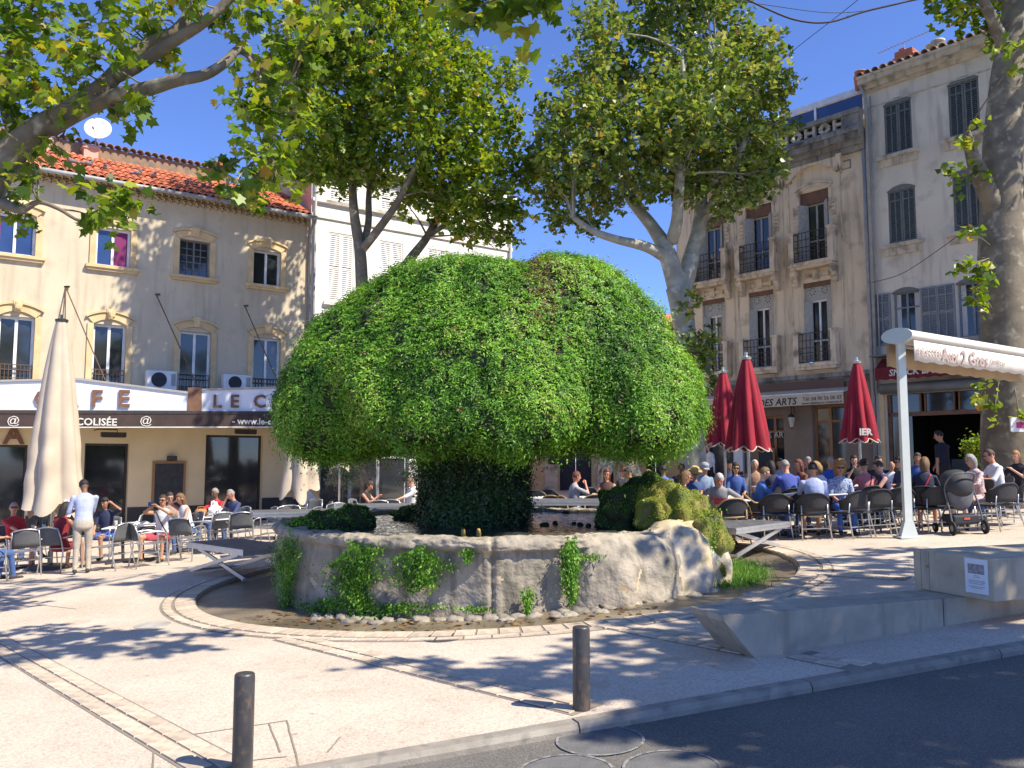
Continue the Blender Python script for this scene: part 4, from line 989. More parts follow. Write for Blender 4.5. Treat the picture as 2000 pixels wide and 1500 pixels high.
pipe([(wR - .15, -.1, 0), (wR - .15, -.1, wE - .2)], .05, rw); pipe([(.12, -.1, 3.2), (.12, -.1, wE - .2)], .05, rw)

# ---------- low house closing the street behind
FB = Facade('stone_house', 1040, 38.5, (1, -.12), 'low cream stone house with a dark double door seen under the moss')
rb_ = FB.root; bL, bR = FB.hit(960, 900)[0], FB.hit(1350, 900)[0]; bE = FB.hit(1310, 640)[1]
D1 = FB.rect(1093, 850, 1155, 960); D2 = FB.rect(1173, 862, 1198, 955); D1 = (D1[0], FB.gz(D1[0]), D1[2], D1[1] + 3.1); D2 = (D2[0], D2[1], D2[2], D1[3] - .1); D3 = FB.rect(1262, 868, 1300, 960); D3 = (D3[0], FB.gz(D3[0]), D3[2], D1[3])
holed_wall(bL, -1.5, bR, bE, [D1, D2, D3], .3, 'wall', 'stone_trim', rb_)
for q, nm in ((D1, 'door'), (D3, 'door')):
    m = MB(); xm = (q[0] + q[2]) / 2; m.box((q[0], .2, q[1]), (xm - .01, .26, q[3])); m.box((xm + .01, .2, q[1]), (q[2], .26, q[3])); m.build(nm, 'slate', rb_)
m = MB(); m.box((D2[0], .22, D2[1]), (D2[2], .25, D2[3])); m.build('window', 'glass', rb_)
m = MB()
for k in range(-12, 14):
    x = D2[0] + k * .12
    for s_ in (-1, 1):
        xa, xb = x, x + s_ * (D2[3] - D2[1]); za, zb_ = D2[1], D2[3]
        pts = [(lerp(xa, xb, f), lerp(za, zb_, f)) for f in (0, .25, .5, .75, 1)]
        for (p0, q0), (p1, q1) in zip(pts, pts[1:]):
            if D2[0] <= min(p0, p1) and max(p0, p1) <= D2[2]: m.bar((p0, .16, q0), (p1, .16, q1), .02, .02)
m.build('lattice_grille', 'iron', rb_)
for k in range(8):                                           # quoins beside the door
    for x in (D1[0] - .75, D1[2] + .08):
        z = FB.gz(0) + k * .42; m = MB(); m.box((x + (.1 if k % 2 else 0), -.035, z), (x + .66, .02, z + .405)); m.build('quoin', 'cafe_trim', rb_)
m = MB(); t_, z_ = FB.hit(1083, 902); m.box((t_ - .28, -.06, z_ - .1), (t_ + .28, -.036, z_ + .45)); m.build('plaque', 'slate', rb_)
m = MB(); m.add([(bL, -.5, bE), (bR + .3, -.5, bE), (bR + .3, 4, bE + 1.3), (bL, 4, bE + 1.3), (bL, -.5, bE - .12), (bR + .3, -.5, bE - .12), (bR + .3, 0, bE - .12), (bL, 0, bE - .12)], [(0, 1, 2, 3), (0, 4, 5, 1), (4, 7, 6, 5)]); m.build('roof', 'roof_tile', rb_)

# ---------- right: café building with balconies
FR = Facade('cafe_house', 1600, 28.6, (.658, -.753), 'ornate beige café house with iron balconies and a pierced balustrade')
rc = FR.root; cL, cR = FR.hit(1325, 700)[0], FR.hit(1704, 600)[0]
zTop = FR.hit(1686, 250)[1]
O2 = [FR.rect(*q) for q in ((1374, 432, 1409, 548), (1457, 408, 1510, 531), (1563, 372, 1621, 512))]
zf2 = sum(q[1] for q in O2) / 3; zt2 = O2[2][3]; w2 = O2[2][2] - O2[2][0]
O2 = [((q[0] + q[2]) / 2 - w2 / 2, zf2, (q[0] + q[2]) / 2 + w2 / 2, zt2) for q in O2]
O1 = [FR.rect(*q) for q in ((1366, 584, 1411, 728), (1462, 566, 1512, 716), (1572, 549, 1627, 708))]
zf1 = sum(q[1] for q in O1) / 3; zt1 = O1[2][3]
O1 = [(a[0] + .04, zf1, a[2] - .04, zt1) for a in O2]
zG = zf1 - .55
# ground floor: windows, door
GO = [FR.rect(*q) for q in ((1380, 812, 1440, 955), (1490, 812, 1532, 955), (1588, 790, 1652, 965))]
GO = [(q[0], FR.gz(q[0]) + (.0 if i == 2 else .35), q[2], q[3]) for i, q in enumerate(GO)]
holed_wall(cL, zG, cR, zTop, O2 + O1, .28, 'upper_wall', 'cafe_wall', rc)
holed_wall(cL, FR.gz(0) - .8, cR, zG, GO, .3, 'ground_floor_wall', 'pier_taupe', rc)
for lev, (OO, zf) in enumerate(((O2, zf2), (O1, zf1))):
    for i, q in enumerate(OO):
        x0, z0, x1, z1 = q; xm = (x0 + x1) / 2; hh = z1 - z0
        hw = .42 if lev == 0 else .62
        if lev == 0:                                        # arched head with brown roller awning
            m = MB(); m.box((x0, .06, z1 - .42), (x1, .2, z1)); m.build('awning_roll', 'brown_awning', rc)
            surround(q, rc, 'cafe_trim', w_=.10, rise=.14, head=.08, proud=.04, key=False, sill=False, tymp='brown_awning')
        else:
            m = MB(); m.box((x0, .10, z1 - hw), (x1, .16, z1)); pnl = m.build('transom_panel', 'shutter_worn', rc)
            m = MB()
            for s_ in (-1, 1):
                for k in range(7):
                    a = k * math.pi / 3.5; m.tube([(xm + s_ * (x1 - x0) * .22 + .1 * math.cos(a) - .001, .094, z1 - hw / 2 + .12 * math.sin(a)), (xm + s_ * (x1 - x0) * .22 + .1 * math.cos(a), .105, z1 - hw / 2 + .12 * math.sin(a))], .022, 6)
            m.build('pierced_holes', 'dark_room', pnl)
            m = MB(); m.box((x0, .02, z1 - .16), (x1, .11, z1)); m.build('awning_roll', 'brown_awning', rc)
        frame_window((x0 + .16, z0, x1 - .16, z1 - hw), rc, 'white_pvc' if lev else 'shutter_worn', y=.17, w_=.06, transom=z0 + .75)
        for s_ in (-1, 1):                                   # shutters folded into the reveal
            m = MB(); xx = x0 + .01 if s_ < 0 else x1 - .01; yq = -.12 if lev == 0 else .0
            m.add([(xx, yq, z0 + .05), (xx - s_ * .24, .15, z0 + .05), (xx - s_ * .24, .15, z1 - hw), (xx, yq, z1 - hw)], [(0, 1, 2, 3)])
            ob = m.build('folded_shutter', 'shutter_worn', rc); md = ob.modifiers.new('s', 'SOLIDIFY'); md.thickness = .03
        # balcony
        m = MB(); yo = -.42 if lev == 0 else -.36; ex = .28
        m.box((x0 - ex, yo, z0 - .16), (x1 + ex, .02, z0 - .04)); m.box((x0 - ex + .05, yo + .06, z0 - .26), (x1 + ex - .05, .02, z0 - .16)); m.build('balcony_slab', 'cafe_trim', rc)
        rl = railing((x0 - .06, z0 - .02, x1 + .06, z0 + .98), rc, yo + .06, bars=8, rails=(.02, .33, .5, .75, 1.), ret=-yo - .06)
        for s_ in (-1, 1):                                   # stone piers holding the railing, consoles below
            xx = x0 - .17 if s_ < 0 else x1 + .17
            m = MB(); m.box((xx - .095, yo + .04, z0 - .04), (xx + .095, .02, z0 + .98)); m.box((xx - .12, yo + .01, z0 + .98), (xx + .12, .02, z0 + 1.06)); m.build('balcony_pier', 'cafe_trim', rc)
            if lev == 0:
                m = MB(); m.prism([(xx - .08, -.01, z0 - .27), (xx - .08, yo + .1, z0 - .27), (xx - .08, yo + .12, z0 - .42), (xx - .08, -.14, z0 - .62), (xx - .08, -.12, z0 - .78), (xx - .08, -.01, z0 - .82)], (.16, 0, 0))
                m.tube([(xx - .1, yo + .16, z0 - .38), (xx + .1, yo + .16, z0 - .38)], .09, 10); m.tube([(xx - .1, -.13, z0 - .72), (xx + .1, -.13, z0 - .72)], .07, 10); m.build('console', 'cafe_trim', rc)
                m = MB()
                for k in range(5): m.box((xx - .07, -.05, z0 + 1.35 + .14 * k), (xx + .07, .01, z0 + 1.46 + .14 * k))
                m.build('drop_ornament', 'cafe_trim', rc)
        if lev == 0:                                         # bow ornament between consoles
            m = MB(); m.box((xm - .1, -.09, z0 - .62), (xm + .1, .01, z0 - .28)); m.box((xm - .42, -.06, z0 - .52), (xm + .42, .01, z0 - .42)); m.box((xm - .46, -.075, z0 - .56), (xm - .38, .01, z0 - .38)); m.box((xm + .38, -.075, z0 - .56), (xm + .46, .01, z0 - .38)); m.build('swag_ornament', 'cafe_trim', rc)
        for s_ in (-1, 1):                                   # thin pilaster edges
            xx = x0 - .42 if s_ < 0 else x1 + .42
            m = MB(); m.box((xx - .02, -.02, z0 + (0 if lev == 0 else -.4)), (xx + .02, .01, z1 + (.5 if lev == 0 else .2))); m.build('pilaster_edge', 'cafe_trim', rc)
        if lev == 0:
            m = MB(); zz = z1 + .45
            for a_, b_, c_, d_ in ((-.26, 0, .26, .03), (-.26, .27, .26, .30), (-.26, 0, -.23, .30), (.23, 0, .26, .30)): m.box((x1 + .55 + a_, -.02, zz + b_), (x1 + .55 + c_, .01, zz + d_))
            m.build('framed_panel', 'grime_stone', rc)
# string course, curved cornice, balustrade, glass penthouse
m = MB(); m.box((cL, -.14, zf1 - .55), (cR, .02, zf1 - .40)); m.box((cL, -.07, zf1 - .72), (cR, .02, zf1 - .55)); m.build('string_course', 'grime_stone', rc)
zc_ = FR.hit(1683, 262)[1]
m = MB()
for pr, za, zb_ in ((.18, -.55, -.38), (.30, -.38, -.22), (.50, -.22, -.02), (.58, -.02, .12)): m.box((cL, -pr, zc_ + za), (cR + .02, .05, zc_ + zb_))
m.build('cornice', 'grime_stone', rc)
for q in O2:                                                 # swelling hood over every bay
    m = MB(); xm = (q[0] + q[2]) / 2; pts = arch_pts(xm - .95, xm + .95, zc_ - 1.05, .42, 14)
    m.prism([(xm + .95, -.16, zc_ - .5), (xm - .95, -.16, zc_ - .5)] + [(x, -.16, z) for x, z in pts], (0, .17, 0)); m.build('bay_hood', 'cafe_trim', rc)
    for s_ in (-1, 1):
        m = MB(); xx = xm + s_ * 1.02; m.prism([(xx - .1, -.22, zc_ - .5), (xx + .1, -.22, zc_ - .5), (xx, -.05, zc_ - 1.15)], (0, .2, 0)); m.build('bracket', 'cafe_trim', rc)
zb0, zb1 = zc_ + .14, zc_ + .76
m = MB(); m.box((cL, -.42, zb0 - .02), (cR, -.12, zb0 + .10)); m.box((cL, -.46, zb1 - .14), (cR, -.08, zb1 + .02)); m.box((cR - .62, -.40, zb0 + .1), (cR, -.14, zb1 - .14)); m.build('balustrade_rail', 'grime_stone', rc)
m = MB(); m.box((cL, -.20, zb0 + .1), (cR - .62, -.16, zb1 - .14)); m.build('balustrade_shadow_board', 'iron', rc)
x = cR - .75; k = 0; za, zb_ = zb0 + .10, zb1 - .14; zm = (za + zb_) / 2; hz = (zb_ - za)
while x > cL + .4:
    m = MB()
    if k % 2 == 0:                                           # H
        for dx in (-.15, .15): m.box((x - .05 + dx, -.36, za), (x + .05 + dx, -.22, zb_))
        m.box((x - .10, -.352, zm - .05), (x + .10, -.228, zm + .05)); m.build('pierced_baluster', 'snack_trim', rc); x -= .36 + .16
    else:                                                    # diamond
        r_ = hz * .5
        for a in range(4):
            p = (x + r_ * .9 * math.cos(a * math.pi / 2), -.29, zm + r_ * math.sin(a * math.pi / 2)); q = (x + r_ * .9 * math.cos((a + 1) * math.pi / 2), -.29, zm + r_ * math.sin((a + 1) * math.pi / 2)); m.bar(p, q, .13, .10, up=(0, 1, 0))
        m.build('pierced_baluster', 'snack_trim', rc); x -= .36 + .16
    k += 1
PT = FR.hit(1683, 168, -.9)[1]; zp0 = zb0 + .2
m = MB(); m.box((cL + 1, .9, PT - .22), (cR - .1, 3.5, PT)); m.box((cR - .45, .9, zp0), (cR - .28, 3.5, PT - .22)); m.build('penthouse_frame', 'white_pvc', rc)
xs_ = [cR - .5 - k * 1.75 for k in range(4)]
for a, b_ in zip(xs_[1:], xs_):
    m = MB(); m.box((a + .04, .96, zp0), (b_ - .04, .98, PT - .24)); m.build('penthouse_pane', 'glass_blue', rc)
    m = MB(); m.box((a - .04, .9, zp0), (a + .04, 1.0, PT - .22)); m.build('penthouse_mullion', 'white_pvc', rc)
m = MB(); m.add([(cL, 0, -2), (cL, 9, -2), (cL, 9, zTop + .3), (cL, 0, zTop + .3), (cR, 9, zTop + .3), (cR, 0, zTop + .3)], [(0, 1, 2, 3), (3, 2, 4, 5)]); m.build('side_wall', 'cafe_wall', rc)
# café front: band, awning with lettering, oak shop front, lantern, menu boards
z0_, z1_ = FR.hit(1600, 768, .12)[1], FR.hit(1600, 742, .12)[1]
m = MB(); m.box((cL, -.12, z0_), (FR.hit(1652, 760)[0], .02, z1_)); m.build('brown_band', 'brown_band', rc)
aw = empty('cafe_awning', FR.P, math.atan2(FR.d.y, FR.d.x), 'cream shop awning lettered DES ARTS with telephone number over the oak front', 'awning')
aL, aR = FR.hit(1330, 800, .9)[0], FR.hit(1648, 790, .9)[0]; az0, az1 = FR.hit(1600, 790, .9)[1], FR.hit(1600, 768, .9)[1]
m = MB(); m.add([(aL, -.12, az1 + .22), (aR, -.12, az1 + .22), (aR, -.9, az1), (aL, -.9, az1)], [(0, 1, 2, 3)]); o = m.build('canopy_cloth', 'awning_cream', aw); md = o.modifiers.new('s', 'SOLIDIFY'); md.thickness = .02
m = MB(); m.box((aL, -.915, az0), (aR, -.90, az1 - .002)); m.build('valance', 'awning_cream', aw)
m = MB(); m.tube([(aL, -.89, az1 + .02), (aR, -.89, az1 + .02)], .03, 8); m.build('front_bar', 'white_pvc', aw)
def alet(body, px, py, hpx, **k):
    t_, z_ = FR.hit(px, py, .92); h = FR.hit(px, py - hpx / 2, .92)[1] - FR.hit(px, py + hpx / 2, .92)[1]
    lettering(body, h / .72, 'print_dark', aw, (t_, -.92, z_), (1, 0, 0), ext=.002, **k)
alet('CAFÉ DES ARTS', 1555, 784, 14, align='RIGHT', font_shear=.2, bold=.006, space=1.02); alet('Tél: 04 90 56 00 07', 1605, 778, 7.5); alet('www.cafedesarts-restaurant.fr', 1605, 786, 5)
alet('Restaurant', 1398, 794, 13, align='RIGHT', bold=.004)
for i, q in enumerate(GO):
    frame_window(q, rc, 'oak', y=.16, w_=.09, leaves_=2 if i else 1, transom=q[3] - .55, name='door' if i == 2 else 'shop_window')
t_, z_ = FR.hit(1515, 850); lettering('DES ARTS', .30, 'cream_letters', rc, (t_ - .1, .13, z_), (1, 0, 0), ext=.002)
t_, z_ = FR.hit(1546, 822, .25)
ln_ = empty('wall_lantern', FR.P + FR.d * t_ + FR.n * .25 + Vector((0, 0, z_)), math.atan2(FR.d.y, FR.d.x), 'black iron lantern with milky glass on the taupe pier between the café windows', 'lantern')
m = MB(); m.lathe([(.05, -.22), (.13, .12)], 6); m.build('glass', 'lamp_glass', ln_)
m = MB(); m.lathe([(.15, .12), (.10, .2), (.02, .26)], 6); m.tube([(0, 0, .24), (0, 0, .45), (0, .08, .55), (0, .16, .45), (0, .18, .3), (0, .24, .3)], .018, 6); m.lathe([(.02, -.28), (.055, -.22)], 6); m.build('bracket', 'iron', ln_)
t0, z0, t1, z1 = FR.rect(1479, 875, 1513, 950, .15)
o = empty('menu_board', FR.P + FR.d * t0 + FR.n * .15 + Vector((0, 0, z0)), math.atan2(FR.d.y, FR.d.x), 'blackboard in a light wooden frame at the café front behind the diners', 'board')
w_, h_ = t1 - t0, z1 - z0; m = MB(); m.box((0, 0, 0), (.06, .04, h_)); m.box((w_ - .06, 0, 0), (w_, .04, h_)); m.box((.06, .002, h_ - .06), (w_ - .06, .04, h_)); m.box((.06, .002, 0), (w_ - .06, .04, .06)); m.build('frame', 'oak', o)
m = MB(); m.box((.06, .012, .06), (w_ - .06, .035, h_ - .06)); m.build('slate', 'slate', o)
t0, z0, t1, z1 = FR.rect(1432, 868, 1453, 930, .12)
o = empty('menu_case', FR.P + FR.d * t0 + FR.n * .12 + Vector((0, 0, z0)), math.atan2(FR.d.y, FR.d.x), 'white menu sheets in a glazed metal case beside the blackboard', 'board')
m = MB(); m.box((0, 0, 0), (t1 - t0, .08, z1 - z0)); m.build('case', 'zinc', o); m = MB(); m.box((.05, -.012, .18), (t1 - t0 - .05, -.002, z1 - z0 - .06)); m.build('sheet', 'paper', o); m = MB(); m.box((.05, -.012, .05), (t1 - t0 - .05, -.002, .15)); m.build('picture', 'wine_red', o)
pipe([(cR - .05, -.1, .3), (cR - .05, -.1, zTop)], .06, rc, 'zinc'); 

# ---------- right: plain house with the snack bar
FS = Facade('snack_bar_house', 1704, 27.1, (.658, -.753), 'pale stained house with grey louvred shutters above the snack bar')
FS.P = FR.P + FR.d * (cR - .01); FS.P.z = FR.P.z; FS.root.location = FS.P; rs = FS.root
sR = FS.hit(2060, 400)[0] + 6; sE = FS.hit(1690, 165)[1]
A3 = [FS.rect(1727, 196, 1781, 298), FS.rect(1853, 160, 1913, 266)]; A2 = [FS.rect(1735, 362, 1789, 474), FS.rect(1862, 344, 1922, 450)]; A1 = [FS.rect(1744, 562, 1797, 668), FS.rect(1872, 556, 1928, 660)]
def level(A): 
    z0 = sum(q[1] for q in A) / 2; z1 = sum(q[3] for q in A) / 2; w_ = max(q[2] - q[0] for q in A); return [((q[0] + q[2]) / 2 - w_ / 2, z0, (q[0] + q[2]) / 2 + w_ / 2, z1) for q in A]
A3, A2, A1 = level(A3), level(A2), level(A1)
SG = [FS.rect(1733, 765, 1935, 960)]; SG = [(SG[0][0], FS.gz(0) - .1, SG[0][2], SG[0][3])]
zSG = A1[0][1] - .9
holed_wall(0, FS.gz(0) - .8, sR, sE, A3 + A2 + A1 + SG, .25, 'wall', 'snack_wall', rs)
for A in (A3, A2):
    for q in A:
        xm = (q[0] + q[2]) / 2
        for r_ in ((q[0] + .01, q[1] + .01, xm - .005, q[3] - .02), (xm + .005, q[1] + .01, q[2] - .01, q[3] - .02)): shutter(r_, rs, 'shutter_grey', y=.07, slat=.06, mid=False, ribs=1)
        m = MB(); m.add([(x, .05, z) for x, z in [(q[0], q[3] - .02)] + arch_pts(q[0], q[2], q[3] - .02, .14) + [(q[2], q[3] - .02)]], [tuple(range(15))]); ob = m.build('lace_pelmet', 'shutter_grey', rs); md = ob.modifiers.new('s', 'SOLIDIFY'); md.thickness = .03
        m = MB(); m.box((q[0], .12, q[1]), (q[2], .14, q[3])); m.build('room_shade', 'dark_room', rs)
        m = MB(); m.box((q[0] - .22, -.16, q[1] - .12), (q[2] + .22, .05, q[1])); m.box((q[0] - .14, -.07, q[1] - .36), (q[2] + .14, .02, q[1] - .12)); m.build('sill', 'snack_trim', rs)
        m = MB(); pts = arch_pts(q[0] - .02, q[2] + .02, q[3], .15); 
        m.prism([(x, -.012, z) for x, z in [(q[0] - .02, q[3] - .03)] + pts + [(q[2] + .02, q[3] - .03)]], (0, .03, 0)); m.build('arch_head', 'shutter_grey', rs)
for q in A1:
    frame_window(q, rs, 'shutter_blue', w_=.06, transom=q[3] - .5, curtain=('curtain_white', [(.08, .25), (.75, .92)]))
    for x0, x1 in ((q[0] - .56, q[0] - .05), (q[2] + .05, q[2] + .56)): shutter((x0, q[1], x1, q[3] + .02), rs, 'shutter_blue', y=-.02, mid=True, ribs=1)
    m = MB(); m.prism([(x, -.012, z) for x, z in [(q[0] - .02, q[3] - .03)] + arch_pts(q[0] - .02, q[2] + .02, q[3], .13) + [(q[2] + .02, q[3] - .03)]], (0, .03, 0)); m.build('arch_head', 'shutter_grey', rs)
    m = MB(); m.box((q[0] - .1, -.1, q[1] - .1), (q[2] + .1, .05, q[1])); m.build('sill', 'snack_trim', rs)
m = MB()
for pr, za, zb_ in ((.10, -.34, -.26), (.22, -.26, -.12), (.40, -.12, .04), (.48, .04, .12)): m.box((-.02, -pr, sE + za), (sR, .05, sE + zb_))
m.build('cornice', 'snack_trim', rs)
m = MB(); m.box((0, -.03, sE - .85), (sR, .01, sE - .81)); m.build('string_course', 'snack_trim', rs)
m = MB(); m.add([(sR, 0, -2), (sR, 9, -2), (sR, 9, sE), (sR, 0, sE)], [(0, 1, 2, 3)]); m.build('side_wall', 'snack_wall', rs)
m = MB(); m.add([(0, -.4, sE + .12), (sR, -.4, sE + .12), (sR, 5, sE + 1.6), (0, 5, sE + 1.6), (0, 5, -1), (0, 0, -1), (0, 0, sE + .1)], [(0, 1, 2, 3), (6, 3, 4, 5), (0, 3, 6)]); srf = m.build('roof', 'old_tile', rs)
st_ = half_tile(.11, .5, 'old_tile', 'roof_tile'); x = .1
while x < sR:
    o = link('roof_tile', st_, srf); o.location = (x, -.5, sE + .14); o.rotation_euler = (.26, 0, R.uniform(-.04, .04)); x += .26
def schim(px0, px1, py0, py1, y, material, pot=False):
    t0, z0 = FS.hit(px0, py1, -y); t1, z1 = FS.hit(px1, py0, -y); m = MB()
    if pot: m.lathe([(.20, -.3), (.24, (z1 - z0) * .45), (.17, (z1 - z0) * .8), (.21, (z1 - z0) * .84), (.21, z1 - z0)], 16, 0, ((t0 + t1) / 2, y, z0))
    else:
        m.box((t0, y, z0 - .6), (t1, y + .5, z1 - .12)); m.box((t0 - .05, y - .05, z1 - .42), (t1 + .05, y + .55, z1 - .34)); m.box((t0 + .1, y + .1, z1 - .12), (t0 + .28, y + .4, z1))
    m.build('chimney_pot' if pot else 'chimney', material, srf, smooth=pot)
schim(1748, 1781, 84, 135, .9, 'orange_brick'); schim(1673, 1690, 137, 160, .8, 'orange_brick', True); schim(1818, 1827, 86, 112, .7, 'stone_trim', True); schim(1828, 1837, 78, 108, .7, 'snack_trim', True)
t_, z_ = FS.hit(1765, 84, -1.1)
an = empty('tv_antenna', FS.P + FS.d * t_ - FS.n * 1.1 + Vector((0, 0, z_ - .25)), math.atan2(FS.d.y, FS.d.x), 'long thin television antenna above the orange chimney', 'antenna')
m = MB(); m.tube([(0, 0, -.4), (0, 0, .3)], .015, 5); m.build('mast', 'zinc', an)
m = MB(); m.tube([(-.85, 0, .22), (.85, 0, .34)], .01, 5); m.build('boom', 'zinc', an)
for k in range(16):
    f = k / 15; m = MB(); m.tube([(lerp(-.85, .85, f), -.12, lerp(.22, .34, f)), (lerp(-.85, .85, f), .12, lerp(.22, .34, f))], .006, 4); m.tube([(lerp(-.85, .85, f), 0, lerp(.22, .34, f) - .05), (lerp(-.85, .85, f), 0, lerp(.22, .34, f) + .05)], .006, 4); m.build('element', 'zinc', an)
# snack bar front
q = SG[0]; yb = 3.2
m = MB(); m.add([(q[0], .25, q[1]), (q[2], .25, q[1]), (q[2], yb, q[1]), (q[0], yb, q[1]), (q[0], .25, q[3]), (q[2], .25, q[3]), (q[2], yb, q[3]), (q[0], yb, q[3])], [(3, 2, 1, 0), (4, 5, 6, 7), (2, 3, 7, 6), (0, 3, 7, 4), (1, 2, 6, 5)]); m.build('bar_room', 'dark_room', rs)
zt_ = q[3] - .62; wd = q[2] - q[0]
m = MB(); m.box((q[0], .1, zt_ - .08), (q[2], .2, zt_ + .05)); m.box((q[0], .1, q[1]), (q[0] + .12, .2, q[3])); m.box((q[2] - .1, .1, q[1]), (q[2], .2, q[3]))
for f in (.33, .38, .66, .71): m.box((q[0] + wd * f, .1, zt_), (q[0] + wd * f + .05, .2, q[3]))
m.build('bar_front_frame', 'sign_brown', rs)
for f0, f1 in ((.05, .33), (.40, .66), (.73, .97)):
    m = MB(); m.box((q[0] + wd * f0, .14, zt_ + .05), (q[0] + wd * f1, .15, q[3])); m.build('transom_pane', 'glass', rs)
m = MB(); m.box((q[0] + .14, .13, q[1]), (q[0] + .75, .16, zt_ - .08)); m.build('side_pane', 'glass', rs)
m = MB(); m.box((q[0] - .15, -.10, q[1]), (q[0] - .02, .02, q[3])); m.build('door_post', 'stone_trim', rs)
m = MB(); m.tube([(q[0] - .05, -.16, q[3] + .17), (q[2] + .05, -.16, q[3] + .17)], .17, 16); m.build('shutter_roll', 'rolled_steel', rs, smooth=True)
m = MB(); m.box((q[0] + 1.2, 1.8, q[1]), (q[2] - .2, 2.3, q[1] + 1.1)); m.build('bar_counter', 'rolled_steel', rs)
sa = empty('snack_awning', FS.P, math.atan2(FS.d.y, FS.d.x), 'wine red awning lettered SNACK BAR DE LA FONTAINE over the dark bar', 'awning')
sx0, sx1 = FS.hit(1709, 730, .6)[0], FS.hit(1985, 720, .6)[0] + 1.6; sz0, sz1 = FS.hit(1800, 738, .6)[1], FS.hit(1800, 712, .6)[1]
m = MB(); m.add([(sx0, -.1, sz1 + .34), (sx1, -.1, sz1 + .34), (sx1, -.6, sz1 - .02), (sx0, -.6, sz1 - .02)], [(0, 1, 2, 3)]); ob = m.build('canopy_cloth', 'wine_red', sa); md = ob.modifiers.new('s', 'SOLIDIFY'); md.thickness = .015
m = MB(); pts = [(lerp(sx0, sx1, k / 60), sz0 + .03 * abs(math.sin(k * .9))) for k in range(61)]
m.prism([(x, -.61, z) for x, z in pts] + [(sx1, -.61, sz1), (sx0, -.61, sz1)], (0, .01, 0)); m.build('valance', 'wine_red', sa)
m = MB(); m.box((sx0 - .1, -.75, sz1 + .36), (sx1, .0, sz1 + .40)); m.build('cover_board', 'rolled_steel', sa)
t_, z_ = FS.hit(1736, 732, .62); h = FS.hit(1800, 722, .62)[1] - FS.hit(1800, 735, .62)[1]
lettering('SNACK BAR  DE  LA  FONTAINE - GLACES', h / .72, 'cream_letters', sa, (t_, -.625, (sz0 + sz1) / 2 + .01), (1, 0, 0), ext=.002, align='LEFT', bold=.006, font_shear=.15)
pipe([(.1, -.12, zSG - .6), (.1, -.12, sE - .5), (.02, -.3, sE - .1)], .055, rs); pipe([(.24, -.1, A1[0][1] - .4), (.24, -.1, sE - .5)], .025, rs, 'zinc', 'cable_pipe')
# ------------------------------------------------------------------ plane trees
mat('plane_bark', (.205, .17, .115), (.125, .105, .075), scale=3.2, rough=.85, bump=.35, bscale=14, c3=(.38, .35, .26), s3=4.5, a3=.9)
mat('plane_bark_pale', (.42, .40, .32), (.27, .255, .20), scale=3.0, rough=.85, bump=.3, bscale=14, c3=(.68, .64, .52), s3=3.6, a3=.9)
GREENS = [(0, (.04, .085, .012)), (.3, (.10, .185, .02)), (.6, (.205, .30, .03)), (.85, (.35, .40, .05)), (.93, (.33, .27, .04)), (1, (.34, .17, .03))]
leafmat('plane_leaf', GREENS, trans=.42, rough=.42, spec=.45)
leafmat('plane_leaf_olive', [(0, (.04, .08, .016)), (.3, (.10, .17, .026)), (.6, (.20, .265, .045)), (.85, (.36, .39, .09)), (.95, (.36, .28, .06)), (1, (.36, .2, .04))], trans=.36, rough=.38, spec=.55)
def crown(name, clusters, size, outline, material, parent, origin, per=11, droop=.45, sig=.17):
    """clusters: (centre, radius, number of leaves); leaves sit on twigs that fill every cluster"""
    P = []; T = []; tone = []
    for c, r, n in clusters:
        m = max(3, int(n / per)); c = np.array(c[:])
        d = rand_dirs(m); q = c + d * (r * RN.random((m, 1)) ** .42) * np.array([1, 1, .92])
        out = d * .6 + rand_dirs(m) * .6 + np.array([0, 0, -.05])
        k = np.repeat(np.arange(m), per); f = RN.random((m * per, 1))
        P.append(q[k] + out[k] * (f - .3) * sig * 2.4 + RN.normal(0, sig * .38, (m * per, 3)))
        T.append(out[k] * .5 + rand_dirs(m * per) * .8 + np.array([0, 0, -droop]))
        tw = RN.normal(0, .13, m); tone.append(np.clip(.46 + tw[k] + RN.normal(0, .2, m * per), 0, .9))
    P = np.concatenate(P); T = np.concatenate(T); tone = np.concatenate(tone); n = len(P)
    u = RN.random(n); tone = np.where(u < .025, RN.uniform(.9, 1, n), tone)
    N = rand_dirs(n) * .75 + np.array([0, 0, .75])
    V, Fl = leaves(P - np.array(origin[:]), size * RN.uniform(.55, 1.25, n), N, T, outline)
    o = link(name, np_mesh(name, V, Fl, material, tone), parent); o['kind'] = 'stuff'; return o
def smooth_path(pts, rad, k=4):
    """Catmull-Rom through the points with a little wobble"""
    pts = [Vector(p) for p in pts]; out = []; rr = []
    for i in range(len(pts) - 1):
        p0, p1, p2, p3 = pts[max(i - 1, 0)], pts[i], pts[i + 1], pts[min(i + 2, len(pts) - 1)]
        for j in range(k):
            t = j / k; out.append(.5 * ((2 * p1) + (p2 - p0) * t + (2 * p0 - 5 * p1 + 4 * p2 - p3) * t * t + (-p0 + 3 * p1 - 3 * p2 + p3) * t ** 3)); rr.append(lerp(rad[i], rad[i + 1], t) * (1 + .06 * mnoise.noise(out[-1] * 2.5)))
    out.append(pts[-1]); rr.append(rad[-1]); return out, rr
def limbs(name, lst, material, parent, origin, n=14):
    b = MB()
    for pts, rad in lst:
        p, r_ = smooth_path(pts, rad); b.tube([q - origin for q in p], r_, n)
    return b.build(name, material, parent, smooth=True)
